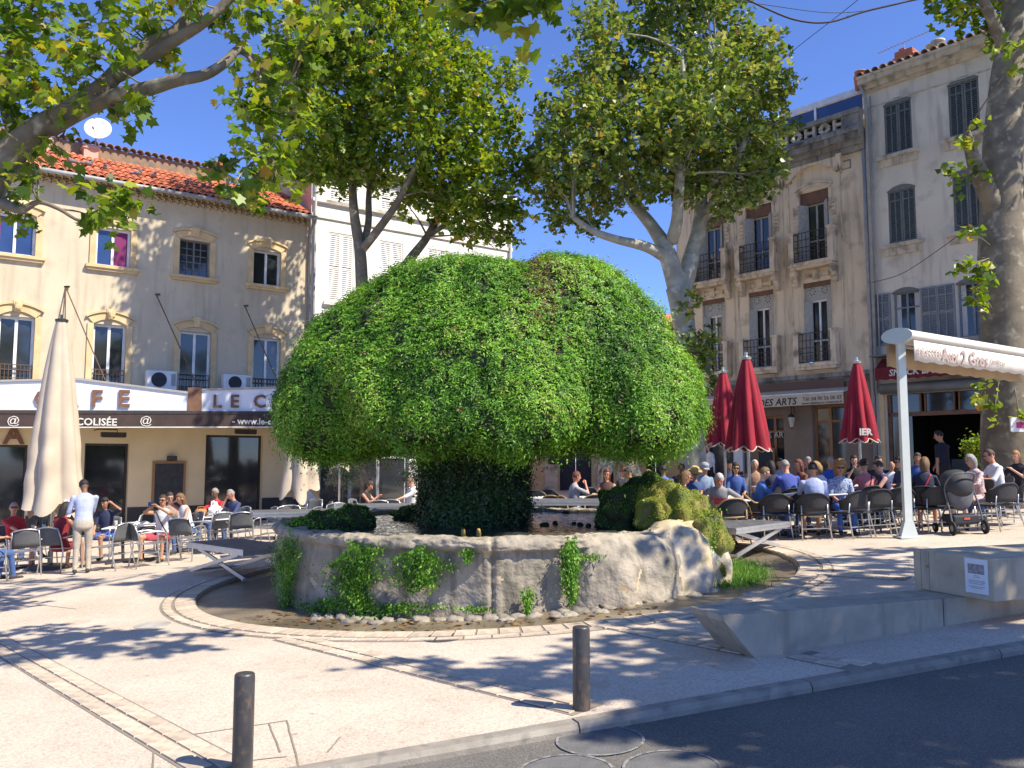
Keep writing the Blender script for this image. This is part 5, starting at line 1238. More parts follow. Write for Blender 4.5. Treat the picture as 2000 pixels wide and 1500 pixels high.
def twigs(name, forks, clusters, material, parent, origin, r0=.05):
    b = MB()
    for c, r, n in clusters:
        f = min(forks, key=lambda q: (q - c).length + max(0, q.z - c.z) * .7)
        mid = (f + c) / 2 + Vector((R.uniform(-.2, .2), R.uniform(-.2, .2), R.uniform(.0, .3))) * r
        p, rr = smooth_path([f, mid, c], [r0 * .8, r0 * .5, r0 * .2], 3); b.tube([q - origin for q in p], rr, 5)
        for _ in range(3):
            e = c + Vector(rand_dirs(1)[0]) * r * .8; b.tube([mid.lerp(c, .6) - origin, c.lerp(e, .5) - origin, e - origin], [r0 * .25, r0 * .2, r0 * .1], 4)
    o = b.build(name, material, parent, smooth=True); o['kind'] = 'stuff'; return o
def px_clusters(lst, Y, depth, dens, s_=None, copies=2, cx=None, cy=None, rx=None):
    out = []
    for q in lst:
        px, py, rp = q[:3]; k = FPX / Y
        rho = math.hypot((px - cx) / rx, (py - cy) / rx) if cx is not None else .5
        hd = depth * math.sqrt(max(.06, 1 - min(.95, rho) ** 2))
        for j in range(copies):
            y = Y + hd * R.uniform(-1, 1) if copies > 1 else Y + R.uniform(-.3, .3) * depth
            r_ = rp / k * R.uniform(.85, 1.1); out.append((at(px + R.uniform(-.2, .2) * rp, py + R.uniform(-.2, .2) * rp, y), r_, int(dens * r_ ** 2.2) + 12))
    return out
def plane_tree(label, base, limb_list, clusters, size, outline, leaf, bark, forks, r0=.05, n=14, **k):
    o = empty('plane_tree', base, 0, label, 'tree', 'plane trees of the square')
    limbs('trunk', limb_list, bark, o, base, n); twigs('twigs', forks, clusters, bark, o, base, r0); crown('crown', clusters, size, outline, leaf, o, base, **k); return o
def P_(lst, Y): return [at(x, y, Y + (z[0] if z else 0)) for x, y, *z in lst]

# -- round crowned tree behind the fountain, right
Y = 23.; bs = Vector((xat(1353, Y), Y, g(xat(1353, Y), Y)))
tr = [bs - Vector((0, 0, .3))] + P_([(1353, 880), (1341, 720), (1337, 640), (1324, 562)], Y)
cl = px_clusters([(1180, 60, 62), (1290, 45, 75), (1400, 55, 75), (1480, 90, 58), (1130, 130, 58), (1220, 140, 85), (1330, 140, 95), (1440, 150, 85), (1508, 170, 42), (1090, 220, 52), (1160, 230, 75), (1260, 230, 95), (1370, 230, 95), (1470, 230, 75), (1522, 245, 32),
    (1068, 300, 46), (1140, 310, 75), (1240, 310, 85), (1350, 310, 85), (1440, 310, 75), (1500, 300, 42), (1080, 370, 46), (1150, 385, 60), (1232, 370, 55), (1340, 365, 45), (1430, 370, 48), (1480, 340, 38), (1100, 430, 32), (1150, 438, 28), (1400, 410, 28), (1300, -40, 80), (1400, -30, 70)], Y, 3.3, 620, cx=1300, cy=200, rx=270)
cl += px_clusters([(1372, 655, 34), (1352, 690, 30), (1340, 580, 20), (1392, 735, 20), (1360, 720, 20), (1365, 680, 26)], Y - .6, .3, 800, copies=1)
lm = [(tr, [.44, .35, .30, .30, .34]),
      (P_([(1328, 580), (1302, 492), (1272, 440, .3), (1225, 380, .6), (1190, 290, 1), (1170, 200, 1.2)], Y), [.30, .24, .17, .13, .10, .06]),
      (P_([(1306, 505), (1262, 482, -.4), (1205, 468, -.8), (1160, 452, -1), (1120, 425, -1)], Y), [.18, .14, .11, .09, .06]),
      (P_([(1330, 590), (1348, 510, .2), (1366, 440, .4), (1372, 350, .6), (1380, 230, .8), (1400, 120, .8)], Y), [.27, .23, .20, .15, .10, .05]),
      (P_([(1312, 470), (1322, 430, -.5), (1328, 340, -1), (1340, 220, -1.2), (1330, 100, -1)], Y), [.19, .16, .13, .09, .04]),
      (P_([(1375, 420, .4), (1420, 350, 0), (1460, 260, -.5), (1480, 180, -.8)], Y), [.13, .1, .07, .04])]
plane_tree('round crowned plane tree with pale forked trunk right of the moss fountain', bs, lm, cl, .165, LOBE_LEAF, 'plane_leaf_olive', 'plane_bark_pale', [p for L in lm[1:] for p in L[0][2:]] + tr[1:])
# -- tree behind the fountain, left, in front of the white house
Y = 24.8; bs = Vector((xat(720, Y), Y, g(xat(720, Y), Y)))
cl = px_clusters([(590, 200, 60), (590, 320, 45), (640, 120, 95), (640, 240, 95), (640, 325, 62), (740, 100, 105), (740, 230, 105), (735, 320, 60), (850, 130, 95), (850, 240, 105), (850, 335, 70), (790, 405, 35), (940, 160, 66), (930, 260, 85), (930, 350, 75), (895, 420, 50), (960, 430, 35), (1060, 320, 40), (1005, 400, 36), (960, 465, 24), (870, 395, 45), (905, 455, 28), (820, 360, 50), (690, 340, 40), (990, 460, 22), (1010, 330, 45), (1000, 240, 38), (1058, 330, 26), (1020, 418, 22), (1000, 140, 34), (620, 40, 75), (720, 10, 95), (850, 40, 75),
    (660, -80, 90), (760, -90, 100), (860, -70, 80)], Y, 2.2, 520, cx=760, cy=150, rx=330)
for fx, fy in ((300, 560), (360, 610), (420, 560), (480, 600), (540, 640), (560, 540), (430, 660), (330, 700), (520, 470), (585, 480), (285, 640), (400, 490), (470, 520), (560, 710), (500, 700), (590, 600), (380, 540)):
    t_, z_ = FL.hit(fx, fy); q = FL.P + FL.d * t_ + Vector((0, 0, z_)); cl.append((q + SUN * (R.uniform(4.6, 5.8) / math.cos(SUN_EL)), .5, 150))
tr = [bs - Vector((0, 0, .3))] + P_([(718, 870), (713, 700), (707, 560), (703, 490), (692, 420), (688, 360), (680, 260), (690, 120)], Y)
lm = [(tr, [.26, .21, .19, .19, .17, .14, .12, .09, .05]),
      (P_([(704, 490), (719, 440, .3), (721, 370, .6), (735, 250, 1)], Y), [.13, .11, .09, .05]),
      (P_([(706, 490), (745, 440, -.4), (782, 385, -.8), (830, 280, -1), (860, 150, -1)], Y), [.13, .12, .1, .08, .04]),
      (P_([(714, 640), (760, 570, .5), (800, 508, .8), (835, 462, 1), (862, 410, 1.2), (910, 320, 1.4), (930, 220, 1.4)], Y), [.2, .17, .15, .12, .1, .07, .04]),
      (P_([(835, 462, 1), (870, 440, 1), (905, 425, 1)], Y), [.09, .07, .04]), (P_([(690, 330), (630, 270, -.5), (570, 230, -.8)], Y), [.1, .07, .04])]
plane_tree('slim plane tree with yellowing leaves before the white house left of centre', bs, lm, cl, .165, LOBE_LEAF, 'plane_leaf', 'plane_bark', [p for L in lm for p in L[0][2:]])
# -- tree at the left edge whose limbs reach into the picture
Y = 10.7; bs = Vector((-8.2, 10.4, g(-8.2, 10.4)))
cl = px_clusters([(40, 40, 85), (130, 50, 75), (60, 140, 80), (150, 140, 50), (25, 220, 50), (100, 195, 38), (180, 95, 62), (215, 40, 55), (240, 225, 26), (275, 205, 20), (300, 35, 55), (330, 110, 26), (115, 275, 32), (60, 300, 30), (228, 402, 58), (195, 425, 36), (258, 395, 34), (30, 408, 30), (60, 350, 18), (5, 120, 75), (350, -30, 75), (475, 40, 52), (500, 130, 55), (480, 300, 42), (540, 280, 50), (470, 200, 35), (455, 360, 25), (500, 370, 26), (540, 345, 35), (560, 230, 60), (600, 110, 60), (560, 150, 70), (570, 60, 75), (630, 20, 60), (520, 215, 50), (430, 330, 22), (-60, 60, 110), (-100, 200, 90), (60, -80, 100), (200, -90, 90), (480, -60, 80)], Y, .9, 290, copies=2)
lm = [([bs - Vector((0, 0, .3)), Vector((-8.1, 10.4, 1.6)), Vector((-7.7, 10.5, 3.4)), at(-60, 430, Y), at(0, 325, Y), at(60, 262, Y), at(105, 235, Y)], [.42, .34, .29, .22, .19, .16, .15]),
      (P_([(95, 240), (160, 200), (205, 168), (240, 125, .1), (290, 86, .2), (345, 60, .2), (380, 5, .3), (400, -70, .4)], Y), [.13, .125, .12, .09, .085, .08, .07, .05]),
      (P_([(225, 150), (265, 130), (330, 86, -.2), (400, 42, -.3), (450, -5, -.3), (480, -60, -.3)], Y), [.09, .085, .075, .065, .055, .04]),
      (P_([(95, 250), (200, 196), (290, 173, -.2), (345, 157, -.3), (400, 146, -.3), (440, 122, -.2), (470, 98, 0), (520, 138, .2), (565, 165, .3), (605, 190, .4)], Y), [.12, .105, .09, .08, .065, .06, .055, .05, .04, .025]),
      (P_([(-60, 420), (0, 398, -.2), (40, 410, -.3), (75, 395, -.3), (115, 408, -.3), (160, 432, -.3), (215, 420, -.3)], Y), [.09, .07, .055, .03, .025, .018, .01]),
      (P_([(40, 290), (10, 200, .3), (20, 110, .4), (60, 20, .5)], Y), [.1, .08, .06, .03]), (P_([(480, 105), (510, 160), (500, 240), (520, 300)], Y), [.03, .025, .02, .012])]
plane_tree('plane tree at the left edge with mottled limbs reaching across the sky', bs, lm, cl, .155, PLANE_LEAF, 'plane_leaf', 'plane_bark', [p for L in lm[1:] for p in L[0][1:]], r0=.02, per=7, sig=.13)
# -- big trunk at the right edge
Y = 19.5; bs = Vector((xat(1978, Y), Y, g(xat(1978, Y), Y)))
cl = px_clusters([(1893, 268, 30), (1905, 300, 26), (1868, 342, 20), (1900, 345, 24), (1885, 440, 24), (1892, 562, 36), (1902, 520, 24), (1905, 592, 22), (1925, 762, 26), (1942, 795, 12), (1880, 520, 16), (1990, 820, 16)], Y - .7, .3, 330, copies=1)
cl += px_clusters([(1905, 25, 55), (1960, 55, 60), (1850, 12, 34), (1990, 100, 50), (1830, -25, 45), (1920, -60, 90), (2000, -40, 100), (2080, 60, 100), (1800, -110, 80), (1950, -180, 120), (2080, -150, 120), (1870, -240, 110), (2160, 0, 100), (2000, -320, 120)], Y, 2.6, 380, copies=2)
lm = [([bs - Vector((0, 0, .3))] + P_([(1975, 940), (1968, 800), (1962, 640), (1957, 500), (1957, 380), (1962, 250), (1972, 120), (1985, 0), (1990, -150)], Y), [.72, .62, .55, .52, .50, .46, .43, .37, .28, .14]),
      (P_([(1950, 420, -.1), (1915, 345, -.3), (1895, 290, -.5), (1888, 255, -.6)], Y), [.26, .2, .13, .07]),
      (P_([(1970, 130), (2020, 20, .3), (2090, -80, .6)], Y), [.22, .15, .07]), (P_([(1970, 110), (1930, 20, -.4), (1880, -80, -.8)], Y), [.18, .12, .06])]
plane_tree('massive mottled plane trunk with leaf tufts at the right edge', bs, lm, cl, .17, LOBE_LEAF, 'plane_leaf', 'plane_bark', [p for L in lm[1:] for p in L[0][1:]] + lm[0][0][3:], r0=.03, n=22)
# -- tree beside the road out of frame: its leaves hang in at the top, its shade lies on paving and road
def shade_cl(lst, H, dn=330):
    out = []
    for px, py, r_ in lst:
        q = gpt(px, py); h = H + R.uniform(-.5, .7); c = q + SUN * (h / SUN.z); out.append((c, r_ * 1.08, int(dn * r_ ** 2) + 24))
    return out
cl = shade_cl([(1480, 1395, .75), (1600, 1375, .9), (1740, 1350, 1.0), (1880, 1320, 1.0), (1980, 1330, 1.0), (1330, 1380, .45), (1210, 1335, .5), (1100, 1318, .42), (985, 1318, .32), (880, 1308, .28), (790, 1300, .22), (1360, 1300, .55), (1500, 1185, .8), (1600, 1150, .85), (1700, 1120, .8), (1570, 1235, .8), (1700, 1210, .85), (1850, 1100, .6), (1960, 1080, .55), (1450, 1250, .55), (1260, 1262, .35), (1800, 1250, .9), (1950, 1230, 1.0), (1240, 1150, .28), (1320, 1120, .22), (1760, 1440, .5), (1560, 1450, .45), (1950, 1420, .55), (1640, 1320, .9), (1450, 1330, .6), (1900, 1170, .8), (1150, 1270, .25), (1850, 1490, .4), (1540, 1285, .6), (1420, 1210, .5), (1620, 1190, .7), (1780, 1150, .6), (1880, 1250, .8), (1760, 1300, .9), (1300, 1215, .35), (1400, 1175, .5), (1460, 1145, .5), (1340, 1245, .4), (1560, 1100, .5), (1650, 1090, .45), (1750, 1075, .4), (1300, 1345, .5), (1400, 1370, .5), (1500, 1215, .5)], 8., 520)
cl5 = shade_cl([(50, 1240, .45), (150, 1262, .6), (235, 1268, .5), (310, 1262, .3), (60, 1285, .42), (365, 1240, .14), (15, 1265, .4)], 7.5)
c2 = shade_cl([(150, 1135, .5), (330, 1130, .4), (430, 1105, .5), (20, 1140, .4), (80, 1150, .35), (230, 1140, .35)], 11.5)
vis = px_clusters([(985, -8, 46), (1045, -5, 26), (905, -10, 38), (1000, 30, 16), (915, 25, 16), (1068, 12, 12)], 7.6, .4, 260, copies=1)
bs = Vector((9.8, 3.2, g(9.8, 3.2) - .1)); tp = Vector((9.7, 3.3, 5.2))
lm = [([bs - Vector((0, 0, .3)), Vector((9.7, 3.2, 2.2)), tp], [.45, .38, .32])]
for k in (1, 2, 3, 16, 15, 18, 23):
    e = cl[k][0]; m = tp.lerp(e, .5) + Vector((.3, -.2, .3)); lm.append(([tp - Vector((0, 0, .3)), tp.lerp(m, .5), m, e], [.16, .12, .09, .03]))
plane_tree('roadside plane tree beyond the right edge, its shade lying on bench and road', bs, lm, cl, .19, PLANE_LEAF, 'plane_leaf', 'plane_bark', [p for L in lm[1:] for p in L[0][2:]], r0=.025)
# -- tree behind the camera: a sprig at the top centre and the shade at the lower left
bs = Vector((-1.6, -4., g(-1.6, -4.) - .1)); tp = Vector((-1.4, -3.6, 5.)); cl = cl5 + c2 + vis
lm = [([bs - Vector((0, 0, .3)), Vector((-1.5, -3.9, 2.4)), tp], [.45, .4, .34]), ([tp - Vector((0, 0, .3)), Vector((-.8, -.5, 7.4)), Vector((0, 3., 8.2)), cl5[1][0]], [.18, .14, .10, .03]),
      ([Vector((0, 3., 8.2)), Vector((.2, 5.8, 7.4)), at(985, -8, 7.6)], [.07, .05, .015]), ([tp - Vector((0, 0, .3)), Vector((-.6, 1., 9.5)), Vector((.4, 6., 11.3)), c2[0][0].lerp(c2[2][0], .5)], [.16, .13, .08, .03])]
plane_tree('plane tree overhead, only a leafy sprig at the top centre showing', bs, lm, cl, .19, PLANE_LEAF, 'plane_leaf', 'plane_bark', [p for L in lm[1:] for p in L[0][2:]], r0=.02)
# ------------------------------------------------------------------ terrace furniture
mat('aluminium', (.55, .56, .57), (.48, .49, .50), scale=8, rough=.35, metal=.75)
mat('grey_weave', (.12, .125, .135), (.09, .095, .10), scale=60, rough=.75, bump=.4, bscale=120)
mat('black_weave', (.022, .022, .024), (.035, .035, .038), scale=70, rough=.6, bump=.6, bscale=140)
mat('rattan', (.50, .33, .15), (.40, .25, .11), scale=12, rough=.55)
mat('table_white', (.70, .70, .69), (.64, .64, .63), scale=5, rough=.4)
mat('table_dark', (.05, .05, .055), rough=.5)
mat('canvas_cream', (.54, .455, .35), (.47, .395, .30), scale=2.5, rough=.9, bump=.15, bscale=60)
mat('canvas_red', (.32, .012, .03), (.24, .008, .02), scale=3, rough=.85, bump=.1, bscale=60)
mat('piping_cream', (.6, .53, .42), rough=.8)
mat('deck_top', (.075, .078, .085), (.11, .112, .118), scale=5, rough=.6, c3=(.3, .3, .3), s3=9, a3=.5)
mat('pole_white', (.60, .64, .60), (.55, .59, .55), scale=3, rough=.45)
mat('awning_white', (.66, .63, .56), (.6, .56, .49), scale=2, rough=.85)
mat('awning_tan', (.42, .32, .21), (.36, .27, .18), scale=2, rough=.9)
mat('faded_print', (.30, .22, .21), (.40, .32, .30), scale=10, rough=.9)

def chair_parts(root, kind):
    al = 'aluminium' if kind != 'rattan' else 'rattan'
    if kind == 'alu':
        for s_ in (-1, 1):
            b = MB(); p, r_ = smooth_path([(s_ * .27, .27, 0), (s_ * .275, .24, .3), (s_ * .28, .24, .58), (s_ * .285, .16, .665), (s_ * .285, -.05, .68), (s_ * .26, -.26, .66)], [.0135] * 6, 4); b.tube(p, r_, 8); b.build('front_leg', al, root, smooth=True)
            b = MB(); b.tube([(s_ * .25, -.34, 0), (s_ * .24, -.24, .42), (s_ * .235, -.29, .66), (s_ * .22, -.35, .84)], .0135, 8); b.build('back_leg', al, root, smooth=True)
            b = MB(); b.tube([(s_ * .262, .25, .24), (-s_ * .24, -.27, .30)], .009, 6); b.build('brace', al, root)
        b = MB()
        for k in range(7): b.box((-.25, -.225 + k * .07, .432 + .006 * (abs(k - 3))), (.25, -.175 + k * .07, .447 + .006 * abs(k - 3)))
        b.build('seat', al, root)['kind'] = 'stuff'
        b = MB(); n = 8; V = []
        for j, z in enumerate((.53, .62, .72, .82, .865)):
            for k in range(n + 1):
                f = k / n * 2 - 1; V.append((f * .235 * (1 - .08 * j / 4), -.28 - .055 * j / 4 * 1.3 - .045 * (1 - f * f), z))
        b.add(V, [(j * (n + 1) + k, j * (n + 1) + k + 1, (j + 1) * (n + 1) + k + 1, (j + 1) * (n + 1) + k) for j in range(4) for k in range(n)])
        o = b.build('backrest', 'grey_weave', root, smooth=True); md = o.modifiers.new('s', 'SOLIDIFY'); md.thickness = .012
        b = MB(); b.tube([(f * .22, -.35 - .045 * (1 - f * f), .84 + .04 * (1 - f * f)) for f in [k / 5 - 1 for k in range(11)]], .0135, 8); b.build('back_rail', al, root, smooth=True)
        return
    hw = .25
    for s_ in (-1, 1):
        b = MB(); b.tube([(s_ * .25, .25, 0), (s_ * .225, .215, .43)], .0125, 8); b.build('front_leg', al, root, smooth=True)
        b = MB(); b.tube([(s_ * .25, -.32, 0), (s_ * .225, -.22, .43), (s_ * .22, -.26, .62)], .0125, 8); b.build('back_leg', al, root, smooth=True)
        b = MB(); b.tube([(s_ * .237, .235, .2), (s_ * .237, -.27, .2)], .009, 6); b.build('stretcher', al, root)
    b = MB(); b.tube([(-.237, -.27, .2), (.237, -.27, .2)], .009, 6); b.build('stretcher', al, root)
    b = MB(); b.box((-.24, -.24, .425), (.24, .25, .455)); b.build('seat', 'black_weave', root)
    V = []; n = 12; rows = (.50, .58, .68, .78, .83)
    for j, z in enumerate(rows):                     # curved shell that wraps round to short arms
        for k in range(n + 1):
            a = math.pi * (k / n); f = math.cos(a); w_ = .27 + .02 * j / 4; zz = z - (.17 * abs(f) ** 3 * (j / 4))
            V.append((f * w_, -.06 - (.22 + .05 * j / 4) * math.sin(a) ** .7, zz))
    b = MB(); b.add(V, [(j * (n + 1) + k, j * (n + 1) + k + 1, (j + 1) * (n + 1) + k + 1, (j + 1) * (n + 1) + k) for j in range(4) for k in range(n)])
    o = b.build('backrest', 'black_weave', root, smooth=True); md = o.modifiers.new('s', 'SOLIDIFY'); md.thickness = .018
    b = MB(); b.tube([V[4 * (n + 1) + k] for k in range(n + 1)], .015, 7); b.build('back_rim', 'black_weave' if kind == 'wicker' else 'rattan', root, smooth=True)
    if kind == 'rattan':
        b = MB(); b.tube([(f * .262, -.06 - .2 * (1 - f * f) ** .4 - .02, .50) for f in [k / 5 - 1 for k in range(11)]], .012, 6); b.build('back_rim', 'rattan', root, smooth=True)
PROTO = {}
def stand(o, x, y, rz):                                   # upright furniture follows the slope of the square
    o.matrix_world = Matrix.Translation((x, y, g(x, y))) @ (Vector((0, 0, 1)).rotation_difference(GN).to_matrix() @ Matrix.Rotation(rz, 3, 'Z')).to_4x4()
def chair(kind, x, y, face, label, group):
    if kind not in PROTO:
        PROTO[kind] = empty('cafe_chair'); chair_parts(PROTO[kind], kind); o = PROTO[kind]
    else: o = copy_tree(PROTO[kind])
    stand(o, x, y, math.radians(face - 90)); tag(o, label, 'chair', group); return o
def table(x, y, rz, label, top='table_white', w_=.66, d_=.66, group=None, round_=False):
    o = empty('cafe_table'); b = MB()
    if round_: b.lathe([(.33, .715), (.335, .72), (.335, .735), (.33, .74)], 28)
    else: b.box((-w_ / 2, -d_ / 2, .715), (w_ / 2, d_ / 2, .742))
    t = b.build('table_top', top, o)
    if not round_: md = t.modifiers.new('b', 'BEVEL'); md.width = .008
    b = MB(); b.tube([(0, 0, .03), (0, 0, .715)], .032, 10); b.build('column', 'table_dark', o)
    b = MB(); b.bar((-.27, -.27, .02), (.27, .27, .02), .06, .03); b.bar((-.27, .27, .021), (.27, -.27, .021), .06, .03); b.build('foot', 'table_dark', o)
    stand(o, x, y, rz); tag(o, label, 'table', group); return o
def parasol(px, Y, h_top, h_bot, rad, cloth, label, folds=8, hem=None, ragged=0., seed=0, text=None, taper=.16):
    x = xat(px, Y, 2); o = empty('parasol', (x, Y, g(x, Y)), 0, label, 'parasol', 'closed parasols')
    b = MB(); b.tube([(0, 0, 0), (0, 0, h_top - .1)], .032, 12); b.build('pole', 'aluminium', o, smooth=True)
    b = MB(); b.box((-.3, -.3, 0), (.3, .3, .09)); b.tube([(0, 0, .09), (0, 0, .35)], .05, 10); b.build('foot', 'table_dark', o)
    prof = []; N = 26
    for j in range(N):
        f = j / (N - 1); r_ = rad * (taper + (1 - taper) * f ** .85); prof.append((r_, lerp(h_top, h_bot, f)))
    n = folds * 10; vs = []; fs = []
    for j, (r_, z) in enumerate(prof):
        f = j / (N - 1)
        for k in range(n):
            a = 2 * math.pi * k / n; ph = (k % 10) / 10
            fold = 1 - (.30 * f + .08) * (abs(ph - .5) * 2) ** 1.6 + .10 * f * mnoise.noise((math.cos(a) * 2, math.sin(a) * 2, z * 1.5 + seed))
            zz = z + (ragged * f ** 6 * (mnoise.noise((math.cos(a) * 1.6, math.sin(a) * 1.6, seed)) * 1.2 - .3) + .05 * f ** 4 * math.cos(2 * math.pi * ph))
            if ragged and f > .45: fold *= 1 + .22 * mnoise.noise((math.cos(a) * 1.3, math.sin(a) * 1.3, z * 2.4 + seed * 3)) * (f - .45) * 2
            vs.append((r_ * fold * math.cos(a + .25 * f), r_ * fold * math.sin(a + .25 * f), zz))
    for j in range(N - 1):
        for k in range(n): fs.append((j * n + k, j * n + (k + 1) % n, (j + 1) * n + (k + 1) % n, (j + 1) * n + k))
    b.__init__(); b.add(vs, fs); cl_ = b.build('canopy_cloth', cloth, o, smooth=True)
    if hem:
        b = MB(); ring = vs[(N - 1) * n:]; b.tube(ring + ring[:1], .014, 5, cap=False); b.build('hem', hem, cl_)
    b = MB(); b.lathe([(rad * taper + .02, h_top - .02), (rad * taper + .03, h_top + .03), (.03, h_top + .06), (.03, h_top + .13)], 14); b.build('cap', 'aluminium' if cloth != 'canvas_cream' else 'table_dark', o)
    if text:
        body, ang, zz, sz = text; a = math.radians(ang); rr = rad * .99
        lettering(body, sz, 'cream_letters', o, (rr * math.cos(a), rr * math.sin(a), zz), (-math.sin(a), math.cos(a), 0), ext=.003, bold=.008)
    return o
parasol(108, 17.4, 5.05, 1.35, .62, 'canvas_cream', 'big closed cream parasol with sagging cloth in front of the café letters', 6, None, .55, 1)
parasol(588, 21.4, 3.9, 1.25, .52, 'canvas_cream', 'closed cream parasol hanging below the left edge of the moss', 6, None, .4, 4)
parasol(664, 24.0, 3.4, 1.75, .30, 'canvas_cream', 'small folded cream parasol under the moss by the potted olive', 6, None, .3, 5)
parasol(1208, 27.5, 3.3, 1.1, .75, 'canvas_cream', 'folded cream parasol under the moss beside the lattice grille', 6, None, .4, 6)
parasol(1462, 16.5, 3.42, 1.66, .46, 'canvas_red', 'bright red closed parasol nearest the fountain on the right terrace', 8, 'piping_cream', 0, 2)
parasol(1416, 20.5, 3.5, 1.75, .46, 'canvas_red', 'dark red closed parasol half hidden behind the bright red one', 8, 'piping_cream', 0, 3)
parasol(1680, 19.2, 3.45, 1.68, .44, 'canvas_red', 'dark red closed parasol beside the snack bar, lettered at the hem', 8, 'piping_cream', 0, 7, ('IER', -95, 1.86, .2))
# stage platforms round the basin
def platform(px, Y, dirx, L, W, ztop, label):
    x = xat(px, Y, ztop); gz = g(x, Y); o = empty('stage_platform', (x, Y, gz), math.atan2(dirx[1], dirx[0]), label, 'platform', 'stage platforms round the basin'); h = ztop - gz
    b = MB(); b.box((-L / 2 + .03, -W / 2 + .03, h - .03), (L / 2 - .03, W / 2 - .03, h)); b.build('deck', 'deck_top', o)
    b = MB(); t = .1
    for y in (-W / 2, W / 2 - .03): b.box((-L / 2, y, h - t), (L / 2, y + .03, h - .004)); b.box((-L / 2, y - .006, h - .045), (L / 2, y + .036, h - .03))
    for xx in (-L / 2, L / 2 - .03): b.box((xx, -W / 2 + .031, h - t), (xx + .03, W / 2 - .031, h - .004))
    b.build('frame', 'aluminium', o)
    for y in (-W / 2 + .08, W / 2 - .08):
        for s_ in (-1, 1):
            b = MB(); b.bar((s_ * (L / 2 - .1), y + s_ * .025, .03), (-s_ * (L / 2 - .25), y + s_ * .025, h - t), .03, .06); b.build('scissor_leg', 'aluminium', o)
    for s_ in (-1, 1):
        b = MB(); b.bar((s_ * (L / 2 - .1), -W / 2 + .05, .03), (s_ * (L / 2 - .1), W / 2 - .05, .03), .04, .04); b.build('foot_bar', 'aluminium', o)
platform(470, 14.9, (.72, -.69), 2.0, 1.0, .43, 'low grey stage platform at the left of the basin')
platform(590, 17.7, (.93, .36), 2.0, 1.0, .84, 'stage platform behind the left end of the basin')
platform(745, 18.5, (.98, .2), 2.0, 1.0, .92, 'stage platform behind the basin, left of the moss stem')
platform(1110, 17.7, (1, -.05), 2.0, 1.0, 1.06, 'stage platform behind the basin, right of the moss stem')
platform(1372, 16.3, (.9, -.1), 1.5, 1.0, 1.05, 'high stage platform behind the mossy rocks')
platform(1438, 14.35, (.66, .75), 2.0, 1.0, .82, 'low grey stage platform at the right of the mossy rocks')
# free-standing awning on a pale post
Y = 14.9; x = xat(1774, Y, .6); z0 = g(x, Y); zc = at(1770, 657, Y).z
ap = empty('post_awning', (x, Y, z0), 0, 'pale post carrying a cream terrace awning lettered BRASSERIE Aux 2 Gros', 'awning')
b = MB(); H = zc - z0 - .1; b.box((-.065, -.05, .02), (.065, .05, H)); b.build('post', 'pole_white', ap)
b = MB(); b.prism([(-.2, -.17, 0), (.2, -.17, 0), (.2, .17, 0), (-.2, .17, 0)], (0, 0, .025)); b.prism([(-.15, -.06, .025), (.15, -.06, .025), (.07, -.06, .3), (-.07, -.06, .3)], (0, .12, 0)); b.build('base_plate', 'pole_white', ap)
ad = Vector((.81, .585, 0)); an_ = Vector((-.585, .81, 0)); L = 5.4
def ell(c, a_, b_, n=24): return [(c + an_ * (a_ * math.cos(2 * math.pi * k / n)) + Vector((0, 0, b_ * math.sin(2 * math.pi * k / n)))) for k in range(n)]
cc_ = Vector((0, 0, H + .1)) - ad * .12
def eprism(c, a_, b_, l_, name, material):
    m = MB(); m.prism(ell(c, a_, b_), ad * l_); return m.build(name, material, ap, angle=50)
eprism(cc_, .29, .14, .05, 'end_cap', 'pole_white'); eprism(cc_ + ad * .055, .27, .125, L, 'cassette', 'awning_white')
for s_, nm, mt_, dz in ((-1, 'valance', 'awning_white', -.36), (1, 'valance', 'awning_tan', -.42)):
    c = cc_ + ad * .1 + an_ * (s_ * .26) + Vector((0, 0, -.10)); m = MB()
    n = 40; top = [c + ad * (L - .2) * k / n for k in range(n + 1)]; low = [q + Vector((0, 0, dz + .015 * math.sin(k * 1.7))) + an_ * (.008 * math.sin(k * .8)) for k, q in enumerate(top)]
    m.add(top + low, [(k, k + 1, n + 2 + k, n + 1 + k) for k in range(n)]); o = m.build(nm, mt_, ap, smooth=True); md = o.modifiers.new('s', 'SOLIDIFY'); md.thickness = .01
c = cc_ + ad * .1 - an_ * .285 + Vector((0, 0, -.30))
lettering('BRASSERIE', .21, 'faded_print', ap, c + ad * .55, ad, ext=.002); lettering('Aux 2 Gros', .36, 'faded_print', ap, c + ad * 1.75 , ad, ext=.002, bold=.008); lettering('04 90 56', .17, 'faded_print', ap, c + ad * 3.0, ad, ext=.002)
m = MB(); m.tube([cc_ + ad * .2 + an_ * .1 - Vector((0, 0, .15)), cc_ + ad * (L - .2) + an_ * .1 - Vector((0, 0, .15))], .03, 8); m.build('roller', 'aluminium', ap)
far = ad * (L - .35); gz2 = g(x + far.x, Y + far.y) - z0
m = MB(); m.box((far.x - .06, far.y - .05, gz2), (far.x + .06, far.y + .05, H)); m.build('post', 'pole_white', ap)
